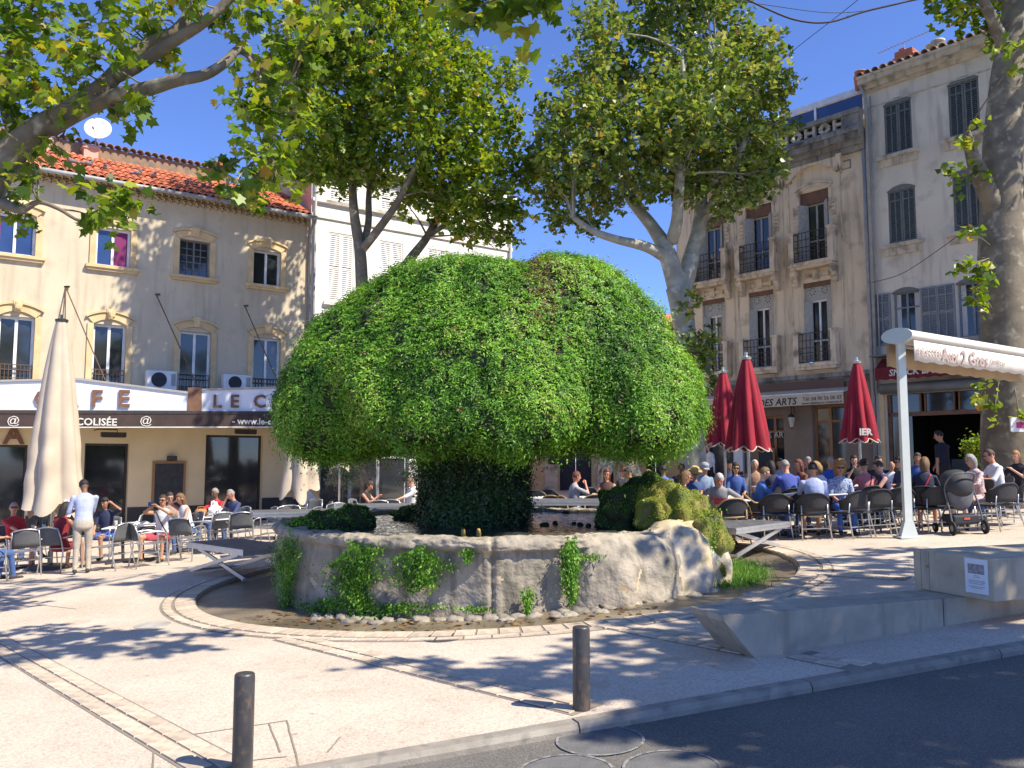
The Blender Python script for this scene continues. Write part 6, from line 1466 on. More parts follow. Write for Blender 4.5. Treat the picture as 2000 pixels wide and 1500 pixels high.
# overhead cables
def cable(pts, label, r_=.012, sag=0.):
    m = MB(); p, rr = smooth_path(pts, [r_] * len(pts), 6); m.tube(p, rr, 5); tag(m.build('cable', 'iron', None, smooth=True), label, 'cable')
cable([at(1400, -30, 17), at(1500, 18, 17), at(1560, 40, 17), at(1620, 43, 17), at(1690, 22, 17), at(1800, -6, 17), at(1900, -50, 17.5)], 'thick dark cable sagging across the sky at the top right', .022)
cable([at(1380, -10, 17.3), at(1500, 10, 17.3), at(1645, 25, 17.3), at(1790, 0, 17.3), at(1960, -40, 17.6)], 'thin cable running just above the sagging one', .008)
cable([at(1500, 140, 22.2), at(1560, 90, 20), at(1640, 28, 18), at(1700, -20, 16.5)], 'thin slanting wire from the round crowned tree up to the right', .008)
cable([at(1702, 552, 26.6), at(1760, 535, 25), at(1830, 490, 22.5), at(1905, 435, 20)], 'thin wire from the downpipe to the big right trunk', .01)
# number sign on the big trunk
q = at(1992, 829, 18.75); sg = empty('number_sign', q, 0, 'white and pink number sign fixed to the big trunk at the right edge', 'sign')
m = MB(); m.box((-.2, 0, -.16), (.2, .04, .16)); m.build('plate', 'paper', sg)
mat('pink', (.55, .03, .2), rough=.5); m = MB(); m.box((-.08, -.006, -.08), (.16, -.001, .05)); m.build('pink_field', 'pink', sg)
lettering('9', .13, 'pink', sg, (.1, -.004, .11), (1, 0, 0), ext=.002)
# potted plants
mat('terracotta', (.42, .18, .09), (.34, .14, .07), scale=6, rough=.85)
leafmat('olive_leaf', [(0, (.10, .13, .07)), (.5, (.2, .24, .14)), (1, (.34, .37, .24))], trans=.15)
def potted(px, Y, h, r_, n, label, leaf='olive_leaf', pot=True, size=.07):
    x = xat(px, Y, 1); o = empty('potted_shrub', (x, Y, g(x, Y)), 0, label, 'plant')
    b = MB(); b.lathe([(.16, 0), (.24, .36), (.26, .38), (.26, .44), (.22, .44), (.2, .38)], 18); b.build('pot', 'terracotta', o, angle=40)
    b = MB(); b.tube([(0, 0, .4), (.03, 0, .8), (0, .02, h * .6)], [.03, .025, .015], 7); b.build('stem', 'plane_bark', o, smooth=True)
    crown('foliage', [(Vector((R.uniform(-.4, .4) * r_, R.uniform(-.4, .4) * r_, h * .62 + R.uniform(-.3, .4) * r_)), r_ * .6, n // 5) for _ in range(5)], size, OVAL_LEAF, leaf, o, (0, 0, 0), per=9, sig=.12)
potted(668, 25.6, 2.2, .55, 1500, 'potted olive tree by the white house shop window')
potted(812, 26.4, 2.0, .55, 1500, 'second potted olive, just left of the moss stem')
potted(1932, 21.2, 2.1, .5, 1400, 'leafy potted shrub against the big right trunk', 'plane_leaf', size=.09)
# pushchair on the right terrace
mat('pram_grey', (.13, .13, .14), (.10, .10, .11), scale=8, rough=.85); mat('pram_dark', (.03, .032, .038), rough=.7); mat('tyre', (.02, .02, .02), rough=.8); mat('orange_tag', (.6, .1, .04), rough=.6)
x = xat(1881, 15.1, .8); pr = empty('pushchair'); stand(pr, x, 15.1, 0)
tag(pr, 'grey pushchair with hooded seat seen from behind on the right terrace', 'pushchair')
for s_ in (-1, 1):
    b = MB(); p, r_ = smooth_path([(s_ * .27, -.20, .10), (s_ * .265, -.1, .45), (s_ * .25, .02, .8), (s_ * .2, -.16, 1.03), (0, -.2, 1.06)], [.016] * 5, 4); b.tube(p, r_, 8); b.build('frame_tube', 'pram_grey', pr, smooth=True)
    b = MB(); b.tube([(s_ * .26, -.05, .55), (s_ * .22, .42, .12)], .015, 8); b.build('front_strut', 'pram_grey', pr)
    for yy, rr in ((-.20, .12), (.42, .09)):
        w_ = empty('wheel'); w_.parent = pr; w_.location = (s_ * .28, yy, rr); w_.rotation_euler = (0, math.pi / 2, 0)
        b = MB(); b.lathe([(rr - .03, -.022), (rr, -.015), (rr, .015), (rr - .03, .022)], 20); b.build('tyre', 'tyre', w_); b = MB(); b.lathe([(.02, -.026), (rr - .035, -.018), (rr - .035, .018), (.02, .026)], 12); b.build('rim', 'aluminium', w_)
b = MB(); b.blob((0, .0, .72), (.235, .13, .33), 20, 12); b.build('seat_shell', 'pram_grey', pr, smooth=True)
b = MB(); V = []
for j in range(9):
    t = math.radians(-35 + j * 20)
    for k in range(13): a = math.pi * k / 12; V.append((.26 * math.cos(a), .12 + (-.30 * math.cos(t)) * math.sin(a) ** .8, .82 + .30 * math.sin(t) * (math.sin(a) ** .6)))
b.add(V, [(j * 13 + k, j * 13 + k + 1, (j + 1) * 13 + k + 1, (j + 1) * 13 + k) for j in range(8) for k in range(12)]); o = b.build('hood', 'pram_dark', pr, smooth=True); md = o.modifiers.new('s', 'SOLIDIFY'); md.thickness = .01
b = MB(); b.box((-.23, -.16, .17), (.23, .28, .33)); o = b.build('basket', 'pram_dark', pr); md = o.modifiers.new('b', 'BEVEL'); md.width = .03; md.segments = 3
b = MB(); b.box((-.05, -.167, .25), (.05, -.161, .29)); b.build('reflector', 'orange_tag', pr)
b = MB(); b.tube([(-.28, -.2, .12), (.28, -.2, .12)], .012, 6); b.build('axle', 'pram_grey', pr)
# ------------------------------------------------------------------ people
CM = {}
def cmat(c, rough=.85):
    k = tuple(c)
    if k not in CM: CM[k] = mat('cloth_%d' % len(CM), k, tuple(v * .8 for v in k), scale=9, rough=rough, bump=.25, bscale=26)
    return CM[k]
def pattern(name, c1, c2, kind, scale):
    m = bpy.data.materials.new(name); m.use_nodes = True; n = m.node_tree.nodes; l = m.node_tree.links; MATS[name] = m
    tc = n.new('ShaderNodeTexCoord'); mx = n.new('ShaderNodeMix'); mx.data_type = 'RGBA'; mx.inputs[6].default_value = (*c1, 1); mx.inputs[7].default_value = (*c2, 1)
    if kind == 'stripe':
        t = n.new('ShaderNodeTexWave'); t.bands_direction = 'Z'; t.inputs['Scale'].default_value = scale; out = t.outputs['Fac']
    else:
        t = n.new('ShaderNodeTexNoise'); t.inputs['Scale'].default_value = scale; out = t.outputs['Fac']
    r = n.new('ShaderNodeMapRange'); r.inputs[1].default_value = .45; r.inputs[2].default_value = .55
    l.new(tc.outputs['Object'], t.inputs['Vector']); l.new(out, r.inputs[0]); l.new(r.outputs[0], mx.inputs[0]); l.new(mx.outputs[2], n['Principled BSDF'].inputs['Base Color']); n['Principled BSDF'].inputs['Roughness'].default_value = .85
    return m
SKIN = {'fair': (.62, .36, .26), 'tan': (.48, .25, .15), 'red': (.58, .27, .17), 'deep': (.20, .10, .06)}
for k, c in SKIN.items(): mat('skin_' + k, c, tuple(v * .88 for v in c), scale=12, rough=.55)
HAIR = {'brown': (.06, .035, .02), 'dark': (.018, .014, .012), 'blond': (.36, .22, .08), 'grey': (.32, .31, .30), 'white': (.55, .54, .52), 'red': (.16, .04, .018), 'sandy': (.20, .11, .045), 'gold': (.42, .22, .07)}
for k, c in HAIR.items(): mat('hair_' + k, c, tuple(v * .6 for v in c), scale=18, rough=.6, bump=.5, bscale=40, stretch=(3, 3, 1))
mat('lips', (.30, .08, .07), rough=.5); mat('eye_dark', (.02, .018, .016), rough=.3); mat('straw', (.48, .33, .14), (.4, .27, .11), scale=30, rough=.8)
NAVY = (.025, .035, .085); BLUE = (.05, .11, .33); ROYAL = (.03, .09, .42); WHITE = (.74, .74, .76); RED = (.50, .025, .03); BLACK = (.018, .018, .022); GREYT = (.27, .27, .28); PINK = (.55, .17, .18); LBLUE = (.30, .38, .55); JEANS = (.06, .12, .30); KHAKI = (.45, .40, .33); BROWN = (.20, .07, .04); DKRED = (.25, .02, .03); PALEB = (.42, .47, .66)
pattern('stripe_top', (.62, .62, .64), (.03, .04, .09), 'stripe', 13); pattern('floral_top', (.42, .24, .24), (.62, .55, .52), 'n', 34); pattern('sequin_top', (.12, .17, .32), (.42, .46, .58), 'n', 42)

def capsule(b, p, q, r0, r1, n=10):
    p, q = Vector(p), Vector(q); d = (q - p); L = max(d.length, 1e-4); d /= L
    pts = []; rr = []
    for k in range(4): a = math.pi / 2 * k / 3.999; pts.append(p - d * r0 * math.cos(a)); rr.append(max(.002, r0 * math.sin(a)))
    for k in range(4): a = math.pi / 2 * (1 - k / 3.999); pts.append(q + d * r1 * math.cos(a)); rr.append(max(.002, r1 * math.sin(a)))
    b.tube(pts, rr, n)
def ik(a, c, l1, l2, pole):
    a, c, pole = Vector(a), Vector(c), Vector(pole); d = c - a; L = min(d.length, (l1 + l2) * .999); d.normalize(); c = a + d * L
    x = (l1 * l1 - l2 * l2 + L * L) / (2 * L); h = math.sqrt(max(0, l1 * l1 - x * x)); pp = pole - d * pole.dot(d); pp.normalize(); return a + d * x + pp * h, c
def person(px, Y, face, label, top, bottom=JEANS, sit=True, skin='fair', hair='brown', style='short', lean=4, yaw=0, pitch=8, sleeve=.45, leg=1., hands=('lap', 'lap'), legs='normal', scale=1., fem=False, glasses=None, hat=None, shoes=(.05, .045, .04), group=None, zoff=0., voxel=.02, bag=None, sidebend=0, print_=None, chair_kind=None, chair_label=None, chair_group=None, dx=0.):
    x = xat(px, Y, g(xat(px, Y), Y) + (1.1 if sit else 1.6)) + dx
    gz = g(x, Y)
    if chair_kind:                                        # the seat belongs to the sitter's place
        chair(chair_kind, x, Y, face, chair_label, chair_group)
    hipz = .505 if sit else .92; hip = Vector((0, -.06 if sit else 0, hipz)); la = math.radians(lean); sb = math.radians(sidebend)
    up = Vector((math.sin(sb), math.sin(la), math.cos(la))).normalized(); fw = Vector((0, math.cos(la), -math.sin(la))); rt_ = fw.cross(up).normalized()
    sw = .165 if fem else .185; TL = .50
    segs = []                                             # (p, q, r0, r1, region)  regions: 0 skin 1 top 2 bottom 3 shoes
    b = MB()
    rings = [(-.13, .12, .10), (-.09, .165, .125), (0, .175 if not fem else .18, .13), (.10, .155 if not fem else .15, .118), (.20, .15 if not fem else .132, .11), (.33, .168 if not fem else .15, .122), (.43, .178 if not fem else .16, .112), (.50, .165 if not fem else .148, .088), (.545, .10, .07), (.565, .055, .05)]
    vs = []; n = 16
    for h, w_, d_ in rings:
        c = hip + up * h * (TL / .5)
        for k in range(n):
            a = 2 * math.pi * k / n; vs.append(c + rt_ * (w_ * math.cos(a)) + fw * (d_ * math.sin(a)))
    fs = [(j * n + k, j * n + (k + 1) % n, (j + 1) * n + (k + 1) % n, (j + 1) * n + k) for j in range(len(rings) - 1) for k in range(n)]; fs += [tuple(range(n - 1, -1, -1)), tuple(range((len(rings) - 1) * n, len(rings) * n))]
    b.add(vs, fs)
    segs += [(hip - up * .1, hip + up * .03, .13, .13, 2), (hip + up * .05, hip + up * .44, .13, .13, 1)]
    for s_ in (-1, 1): segs += [(hip + rt_ * s_ * .08 + up * .06, hip + rt_ * s_ * .1 + up * .44, .085, .09, 1), (hip + rt_ * s_ * .09 - up * .05, hip + rt_ * s_ * .09 + up * .02, .09, .09, 2)]
    nk = hip + up * (TL + .045); hd = math.radians(pitch); yw = math.radians(yaw)
    hf = Vector((math.sin(yw) * math.cos(hd), math.cos(yw) * math.cos(hd), -math.sin(hd))); hr = Vector((math.cos(yw), -math.sin(yw), 0)); hu = hr.cross(hf).normalized()
    hc = nk + up * .075 + hu * .105 + hf * .025
    capsule(b, nk - up * .03, hc - hu * .06 - hf * .012, .056 if not fem else .048, .05 if not fem else .044); segs.append((nk + up * .02, hc - hu * .06, .052, .05, 0))
    def ellipsoid(c, r_, n=14, rg=9):
        vs = []; fs = []
        for j in range(rg + 1):
            t = math.pi * j / rg
            for k in range(n): a = 2 * math.pi * k / n; vs.append(c + hr * (r_[0] * math.sin(t) * math.cos(a)) + hf * (r_[1] * math.sin(t) * math.sin(a)) + hu * (r_[2] * math.cos(t)))
        fs = [(j * n + k, (j + 1) * n + k, (j + 1) * n + (k + 1) % n, j * n + (k + 1) % n) for j in range(rg) for k in range(n)]
        b.add(vs, fs)
    ellipsoid(hc + hu * .012, (.076, .096, .108)); ellipsoid(hc - hu * .055 + hf * .022, (.055, .066, .066)); segs.append((hc - hu * .05, hc + hu * .04, .085, .09, 0))
    # arms
    wr = []
    T = {'lap': (.10, .26, hipz + .10), 'table': (.16, .40, .77), 'tableclose': (.07, .36, .80), 'side': (.30, .02, .62 if sit else .80), 'chin': (.05, .20, 1.02), 'brow': (.10, .16, 1.17), 'hair': (.17, .05, 1.20), 'phone': (.05, .30, .92), 'camera': (.06, .30, 1.12), 'knee': (.14, .34, hipz + .08), 'hip': (.26, -.02, .60), 'mouth': (.06, .22, 1.06), 'hang': (.24, .02, .78 if not sit else .44), 'pad': (.10, .30, 1.16), 'folded': (-.04, .20, .74)}
    for s_, hn in ((-1, hands[0]), (1, hands[1])):
        sh = hip + up * (TL * .93) + rt_ * s_ * sw; t = Vector(T[hn] if isinstance(hn, str) else hn)
        tgt = Vector((t.x * s_, t.y, t.z)); pole = Vector((s_ * .7, -.5, -.9)) if hn not in ('brow', 'hair', 'camera') else Vector((s_ * 1.2, .3, -.6))
        if hn == 'hip': pole = Vector((s_ * 1.6, -.4, .1))
        el, w_ = ik(sh, tgt, .27, .245, pole)
        f = sleeve
        if f <= 0: capsule(b, sh, el, .054 if not fem else .046, .041 if not fem else .035); segs += [(sh, el, .05, .04, 0)]
        else:
            fm = min(f * 2, 1.); m = sh.lerp(el, fm); capsule(b, sh, m, .062 if not fem else .053, .056 - .008 * fm); segs += [(sh, m, .065, .06, 1)]
            if fm < 1: capsule(b, m, el, .047, .041 if not fem else .036); segs += [(m, el, .044, .04, 0)]
        fore = 1 if f > .8 else 0
        capsule(b, el, w_, .043 if not fem else .036, .029 if not fem else .025); segs += [(el, w_.lerp(el, .05), .042, .03, fore)]
        d = (w_ - el).normalized(); pm = w_ + d * .045; capsule(b, w_, pm + d * .02, .026, .032); segs.append((w_ + d * .02, pm + d * .05, .03, .035, 0)); wr.append((w_, d, s_))
    # legs
    for s_ in (-1, 1):
        hj = hip + Vector((s_ * .092, 0, -.03))
        if not sit: kn = Vector((s_ * .10, .02 + .03 * s_, .49)); ak = Vector((s_ * .105, -.03 + .05 * s_, .085))
        elif legs == 'crossed' and s_ > 0: kn = Vector((.04, .42, .60)); ak = Vector((-.16, .66, .34))
        elif legs == 'wide': kn = Vector((s_ * .24, .37, .50)); ak = Vector((s_ * .22, .38, .085))
        elif legs == 'back': kn = Vector((s_ * .13, .36, .50)); ak = Vector((s_ * .14, .10, .10))
        else: kn = Vector((s_ * .13, .39, .505)); ak = Vector((s_ * .13, .40 + .06 * s_, .085))
        def part(p, q, r0, r1, a, c):
            if c <= 0: return
            if leg >= c: capsule(b, p, q, r0 + .008, r1 + .008); segs.append((p, q, r0 + .01, r1 + .01, 2))
            elif leg <= a: capsule(b, p, q, r0, r1); segs.append((p, q, r0, r1, 0))
            else:
                f = (leg - a) / (c - a); m = p.lerp(q, f); rm = lerp(r0, r1, f); capsule(b, p, m, r0 + .012, rm + .014); capsule(b, m, q, rm, r1); segs.extend([(p, m, r0 + .012, rm + .014, 2), (m, q, rm, r1, 0)])
        part(hj, kn, .088, .058, 0, .5); part(kn, ak, .056, .036, .5, 1.)
        fd = Vector((s_ * .12, 1, 0)).normalized() if not (legs == 'crossed' and s_ > 0 and sit) else Vector((-.3, .8, -.35)).normalized()
        toe = ak + fd * .15 + Vector((0, 0, -.045)); capsule(b, ak + Vector((0, 0, -.035)) - fd * .04, toe, .042, .036); segs.append((ak + Vector((0, 0, -.04)) - fd * .04, toe, .045, .04, 3))
    # one continuous skin over everything
    me = b.mesh('person', 'lips'); ob = bpy.data.objects.new('tmp', me); C.objects.link(ob); md = ob.modifiers.new('r', 'REMESH'); md.mode = 'VOXEL'; md.voxel_size = voxel
    sm_ = ob.modifiers.new('s', 'SMOOTH'); sm_.iterations = 2; sm_.factor = .45
    me2 = bpy.data.meshes.new_from_object(ob.evaluated_get(bpy.context.evaluated_depsgraph_get())); bpy.data.objects.remove(ob); bpy.data.meshes.remove(me)
    nf = len(me2.polygons); ce = np.zeros(nf * 3); me2.polygons.foreach_get('center', ce); ce = ce.reshape(-1, 3); best = np.full(nf, 9.); reg = np.zeros(nf, int)
    for p, q, r0, r1, rg in segs:
        p_, q_ = np.array(p), np.array(q); d = q_ - p_; L2 = max(1e-8, d @ d); t = np.clip(((ce - p_) @ d) / L2, 0, 1); ds = np.linalg.norm(ce - p_ - t[:, None] * d, axis=1) - (r0 + (r1 - r0) * t); u = ds < best; best[u] = ds[u]; reg[u] = rg
    # open neckline
    V = [v.co[:] for v in me2.vertices]; Fc = [tuple(p.vertices) for p in me2.polygons]
    bb = MB(); bb.v = V; bb.f = Fc; bb.m = list(reg)
    for w_, d, s_ in wr:                                   # five separate fingers on every hand
        sd = d.cross(Vector((0, 0, 1))); sd = sd.normalized() if sd.length > .1 else Vector((1, 0, 0)); nn = sd.cross(d).normalized(); curl = -nn if nn.z > 0 else nn
        for k in range(4):
            o_ = w_ + d * .075 + sd * (.024 - .016 * k); L = (.062, .07, .066, .05)[k]; m1 = o_ + d * L * .5 + curl * .008; m2 = o_ + d * L * .85 + curl * .03; bb.tube([o_ - d * .015, m1, m2], [.0095, .009, .007], 5)
        o_ = w_ + d * .025 + sd * (.028 * s_ * -1); bb.tube([o_, o_ + d * .03 - sd * s_ * .018, o_ + d * .06 - sd * s_ * .016 + curl * .01], [.011, .010, .008], 5)
    k0 = len(bb.f)
    bb.tube([hc + hf * .088 + hu * .012, hc + hf * .108 - hu * .018, hc + hf * .09 - hu * .03], [.008, .014, .012], 6)
    for s_ in (-1, 1): bb.blob(hc + hr * s_ * .078 - hu * .005 - hf * .005, (.012, .018, .026), 6, 5)
    for s_ in (-1, 1): bb.blob(hc + hr * s_ * .032 + hf * .086 + hu * .014, (.012, .012, .007), 6, 4, 4)
    bb.blob(hc + hf * .086 - hu * .056, (.022, .012, .006), 6, 4, 5)
    tm = M(top) if isinstance(top, str) else cmat(top); bm_ = M(bottom) if isinstance(bottom, str) else cmat(bottom)
    o = bb.build('person', ['skin_' + skin, tm, bm_, cmat(shoes), 'eye_dark', 'lips'], None, smooth=True)
    # hair, hat, glasses
    if style != 'bald':
        h = MB(); n, rg = 22, 16; vs = []
        cur = style == 'curly'; lg = {'long': .17, 'mid': .09, 'curly': .10}.get(style, 0.)
        for j in range(rg + 1):
            t = math.pi * j / rg
            for k in range(n):
                a = 2 * math.pi * k / n; d = Vector((math.sin(t) * math.cos(a), math.sin(t) * math.sin(a), math.cos(t)))
                hl = (.50 if style != 'receding' else .74) + .16 * mnoise.noise(Vector((d.x * 4, px, 0)))
                face_ = (d.y > .30 and d.z < hl) or (d.y > .05 and d.z < -.05) or (lg == 0 and d.z < (-.30 if d.y < -.2 else -.02) + .12 * mnoise.noise(d * 6))
                e = .86 if face_ else ((1.10 if lg else 1.065) + .07 * mnoise.noise(d * 5 + Vector((px, 0, 0)))) * (1.38 + .3 * mnoise.noise(d * 5) if cur else 1)
                zz = d.z * .112 * e; yy = d.y * .099 * e
                if lg and not face_ and d.z < .1: zz -= lg * min(1, (.1 - d.z)); yy -= .012
                vs.append(hc + hu * .012 + hr * (d.x * .08 * e) + hf * yy + hu * zz)
        h.add(vs, [(j * n + k, (j + 1) * n + k, (j + 1) * n + (k + 1) % n, j * n + (k + 1) % n) for j in range(rg) for k in range(n)])
        if style == 'bun': h.blob(hc - hf * .09 + hu * .07, .05, 10, 7, 0, .3, 1)
        h.build('hair', 'hair_' + hair, o, smooth=True)
    def along(b_, prof, c, n=20):
        vs = [c + (hr * math.cos(2 * math.pi * k / n) * r_ + hf * math.sin(2 * math.pi * k / n) * r_ * 1.12) + hu * z for r_, z in prof for k in range(n)]
        b_.add(vs, [(j * n + k, j * n + (k + 1) % n, (j + 1) * n + (k + 1) % n, (j + 1) * n + k) for j in range(len(prof) - 1) for k in range(n)] + [tuple(range((len(prof) - 1) * n, len(prof) * n))])
    if hat:
        h = MB(); along(h, [(.085, .035), (.145 if hat == 'straw' else .09, .035), (.147 if hat == 'straw' else .092, .045), (.09, .05), (.088, .11), (.06, .14), (.01, .145)], hc + hu * .012)
        if hat != 'straw': h.bar(hc + hf * .08 + hu * .055, hc + hf * .17 + hu * .045, .12, .012, up=hu)
        h.build('hat', 'straw' if hat == 'straw' else cmat(hat), o, smooth=False)
    if glasses:
        h = MB(); gz_ = .014 if glasses != 'up' else .075; gf = .094 if glasses != 'up' else .075
        for s_ in (-1, 1):
            c = hc + hf * gf + hu * gz_ + hr * s_ * .034
            if glasses == 'clear': h.tube([c + hr * .026 * math.cos(a) + hu * .02 * math.sin(a) for a in [i * math.pi / 4 for i in range(9)]], .0035, 4)
            else: h.prism([c + hr * .030 * math.cos(a) + hu * .021 * math.sin(a) for a in [i * math.pi / 5 for i in range(10)]], hf * .01)
            h.tube([c + hr * s_ * .03, hc + hr * s_ * .083 + hu * gz_ - hf * .01], .004, 4)
        h.tube([hc + hf * (gf + .004) + hu * gz_ - hr * .012, hc + hf * (gf + .004) + hu * gz_ + hr * .012], .004, 4); h.build('sunglasses' if glasses != 'clear' else 'glasses', 'eye_dark', o)
    if bag:
        h = MB(); pts = [hip + up * .5 + rt_ * .1 * bag[1] + fw * .10, hip + up * .3 - rt_ * .02 * bag[1] + fw * .14, hip + up * .05 - rt_ * .16 * bag[1] + fw * .12]
        pb = [hip + up * .52 + rt_ * .1 * bag[1] - fw * .07, hip + up * .3 + rt_ * .0 - fw * .135, hip + up * .05 - rt_ * .15 * bag[1] - fw * .12]
        for q in (pts, pb):
            p_, r__ = smooth_path(q, [.014] * 3, 4); h.tube(p_, r__, 5)
        h.build('strap', cmat(bag[0]), o, smooth=True)
    if print_:
        lettering(print_, .075, cmat(RED), o, hip + up * .33 + fw * .135, rt_, up, ext=.003, bold=.003)
    o.matrix_world = Matrix.Translation((x, Y, gz + zoff)) @ Matrix.Rotation(math.radians(face - 90), 4, 'Z') @ Matrix.Scale(scale, 4)
    tag(o, label, 'person', group); return o, wr, (hc, hf, hu, hr)
GL, GRt = 'guests on the left terrace', 'guests on the right terrace'
CL, CR_ = 'metal chairs of the left terrace', 'black wicker chairs of the right terrace'
CT = 'rattan chairs behind the basin'
def S(px, Y, face, who, top, kind, where, **k):
    """seated guest with the chair"""
    grp = GL if px < 1000 else GRt; cg = {'alu': CL, 'wicker': CR_, 'rattan': CT}[kind]
    kl = {'alu': 'grey backed metal armchair ', 'wicker': 'black wicker chair ', 'rattan': 'rattan chair '}[kind]
    return person(px, Y, face, who, top, group=grp, chair_kind=kind, chair_label=kl + where, chair_group=cg, **k)
def off(o, wr, i, fwd=.07): return o.matrix_world @ (wr[i][0] + wr[i][1] * fwd)
# ---- left terrace
S(33, 17.9, 330, 'man in a red polo shirt and sunglasses with crossed bare legs', RED, 'alu', 'under the man in the red polo shirt', bottom=(.30, .03, .03), leg=.38, skin='red', hair='grey', style='receding', glasses='dark', legs='crossed', hands=('lap', 'table'), lean=-6, yaw=25, pitch=-5)
S(88, 19.6, 250, 'dark haired person in black behind the man in the red polo', BLACK, 'alu', 'under the person in black by the big parasol', hair='dark', style='mid', fem=True, glasses='dark', sleeve=.4)
o, wr, _ = S(124, 16.9, 80, 'woman in a dark red dress reading a white menu held to her face', DKRED, 'alu', 'under the woman in the dark red dress', bottom=DKRED, leg=.35, skin='tan', hair='dark', style='long', fem=True, sleeve=0, hands=('brow', 'phone'), pitch=14, yaw=20)
def held(name, o, wr, i, shape, material, label, cat, f=.08):
    q = off(o, wr, i, f); m = MB(); shape(m); ob = m.build(name, material); ob.location = q; ob.rotation_euler = o.rotation_euler; return tag(ob, label, cat)
ob = held('menu_card', o, wr, 0, lambda m: m.box((-.11, -.004, -.16), (.11, .004, .16)), 'paper', 'white menu card held up by the woman in dark red', 'menu'); ob.rotation_euler = (-.3, .25, math.radians(10))
o, wr, _ = person(166, 16.3, 115, 'waiter in a pale blue shirt and beige trousers standing with his back turned', PALEB, KHAKI, sit=False, skin='deep', hair='dark', style='short', sleeve=.62, hands=('pad', 'tableclose'), lean=10, pitch=30, yaw=-20, group=GL, scale=1.02, voxel=.016)
held('order_pad', o, wr, 1, lambda m: m.box((-.07, -.1, -.006), (.07, .1, .006)), 'paper', 'white order slips in the hand of the waiter', 'paper')
S(207, 18.9, 265, 'woman in a navy top raising her hand to the sunglasses on her head', NAVY, 'alu', 'under the woman in the navy top', bottom=ROYAL, leg=.35, skin='tan', hair='dark', style='mid', fem=True, hands=('hair', 'lap'), glasses='up', pitch=20)
o, wr, hd_ = S(318, 17.9, 262, 'man in a white tank top and red shorts taking a picture', WHITE, 'alu', 'under the man taking a picture', bottom=(.5, .06, .09), leg=.36, skin='tan', hair='brown', style='short', sleeve=0, hands=('camera', 'camera'), glasses='dark', legs='wide', yaw=-8, pitch=0, bag=((.03, .03, .03), 1))
held('camera_phone', o, wr, 0, lambda m: m.box((-.02, -.012, -.04), (.11, .012, .04)), 'glass_blue', 'small blue camera held up by the man in white', 'camera', .1)
S(331, 19.7, 300, 'brown haired person behind the man taking a picture', (.35, .25, .2), 'alu', 'behind the man taking a picture', hair='brown', style='mid', fem=True, glasses='clear')
S(366, 19.2, 230, 'blond woman in a white top resting her head on her hand', WHITE, 'alu', 'under the blond woman in white', skin='red', hair='sandy', style='long', fem=True, sleeve=0, hands=('table', 'brow'), lean=12, sidebend=8, pitch=18)
S(421, 21.4, 250, 'grey haired man in a bright red shirt at the back table', RED, 'alu', 'under the man in the bright red shirt', skin='deep', hair='grey', style='short', hands=('table', 'table'))
S(459, 20.4, 232, 'grey haired man in a dark blue shirt with his hand to his face', (.05, .07, .16), 'alu', 'under the man with his hand to his face', skin='red', hair='grey', style='receding', sleeve=.5, hands=('table', 'mouth'), lean=10, pitch=28)
S(12, 15.7, 60, 'dark clothed guest with one arm out at the left edge', BLACK, 'alu', 'nearest the camera at the left edge', hair='dark', skin='tan', style='short', hands=('table', 'side'), sleeve=.4, dx=-.35, lean=10, pitch=20)
S(717, 21.6, 345, 'sunburnt woman in a strapless top looking at her phone', (.03, .03, .03), 'alu', 'under the woman looking at her phone', bottom=(.04, .035, .03), leg=.4, skin='red', hair='brown', style='mid', fem=True, sleeve=0, hands=('phone', 'phone'), pitch=32)
S(799, 22.0, 205, 'man with glasses in a white shirt beside the moss stem', WHITE, 'alu', 'under the man in the white shirt', skin='fair', hair='sandy', style='short', glasses='clear', hands=('table', 'side'), lean=-4, pitch=24, sleeve=.5)
for i, (px, Y, f, w_) in enumerate(((226, 16.7, 160, 'empty beside the waiter'), (372, 17.7, 85, 'empty with its back to the fountain'), (430, 18.9, 130, 'empty, second from the low platform'), (300, 16.9, 40, 'empty in front of the man taking a picture'), (398, 19.4, 200, 'empty between the back tables'), (475, 18.6, 110, 'empty beside the low platform'), (512, 19.6, 215, 'empty under the cream parasol edge'), (545, 20.3, 140, 'empty, left of the hanging parasol'), (588, 20.6, 75, 'empty in front of the hanging parasol'), (622, 20.8, 200, 'empty, right of the hanging parasol'), (652, 20.4, 120, 'empty near the tanned woman'), (745, 20.6, 95, 'empty with its back to the basin'), (775, 20.7, 80, 'empty by the man in the white shirt'), (250, 19.6, 200, 'empty behind the navy clothed woman'), (60, 16.6, 120, 'empty by the front table'), (606, 22.6, 250, 'empty behind the hanging parasol'))):
    chair('alu', xat(px, Y), Y, f, 'grey backed metal armchair ' + w_, CL)
TB = {}
for i, (px, Y, rz, w_) in enumerate(((72, 18.0, .3, 'beside the man in the red polo'), (247, 17.9, .2, 'with napkins and a juice glass'), (285, 18.1, .2, 'joined to the juice table'), (420, 19.9, .4, 'with a white plastic bag'), (456, 18.9, .4, 'between empty chairs by the platform'), (715, 20.7, .1, 'in front of the tanned woman'), (760, 21.2, .1, 'before the man in the white shirt'), (560, 21.6, .3, 'under the hanging parasol'))):
    TB[i] = table(xat(px, Y), Y, rz, 'white topped café table '.replace('é', 'e') + w_, group='tables of the left terrace')
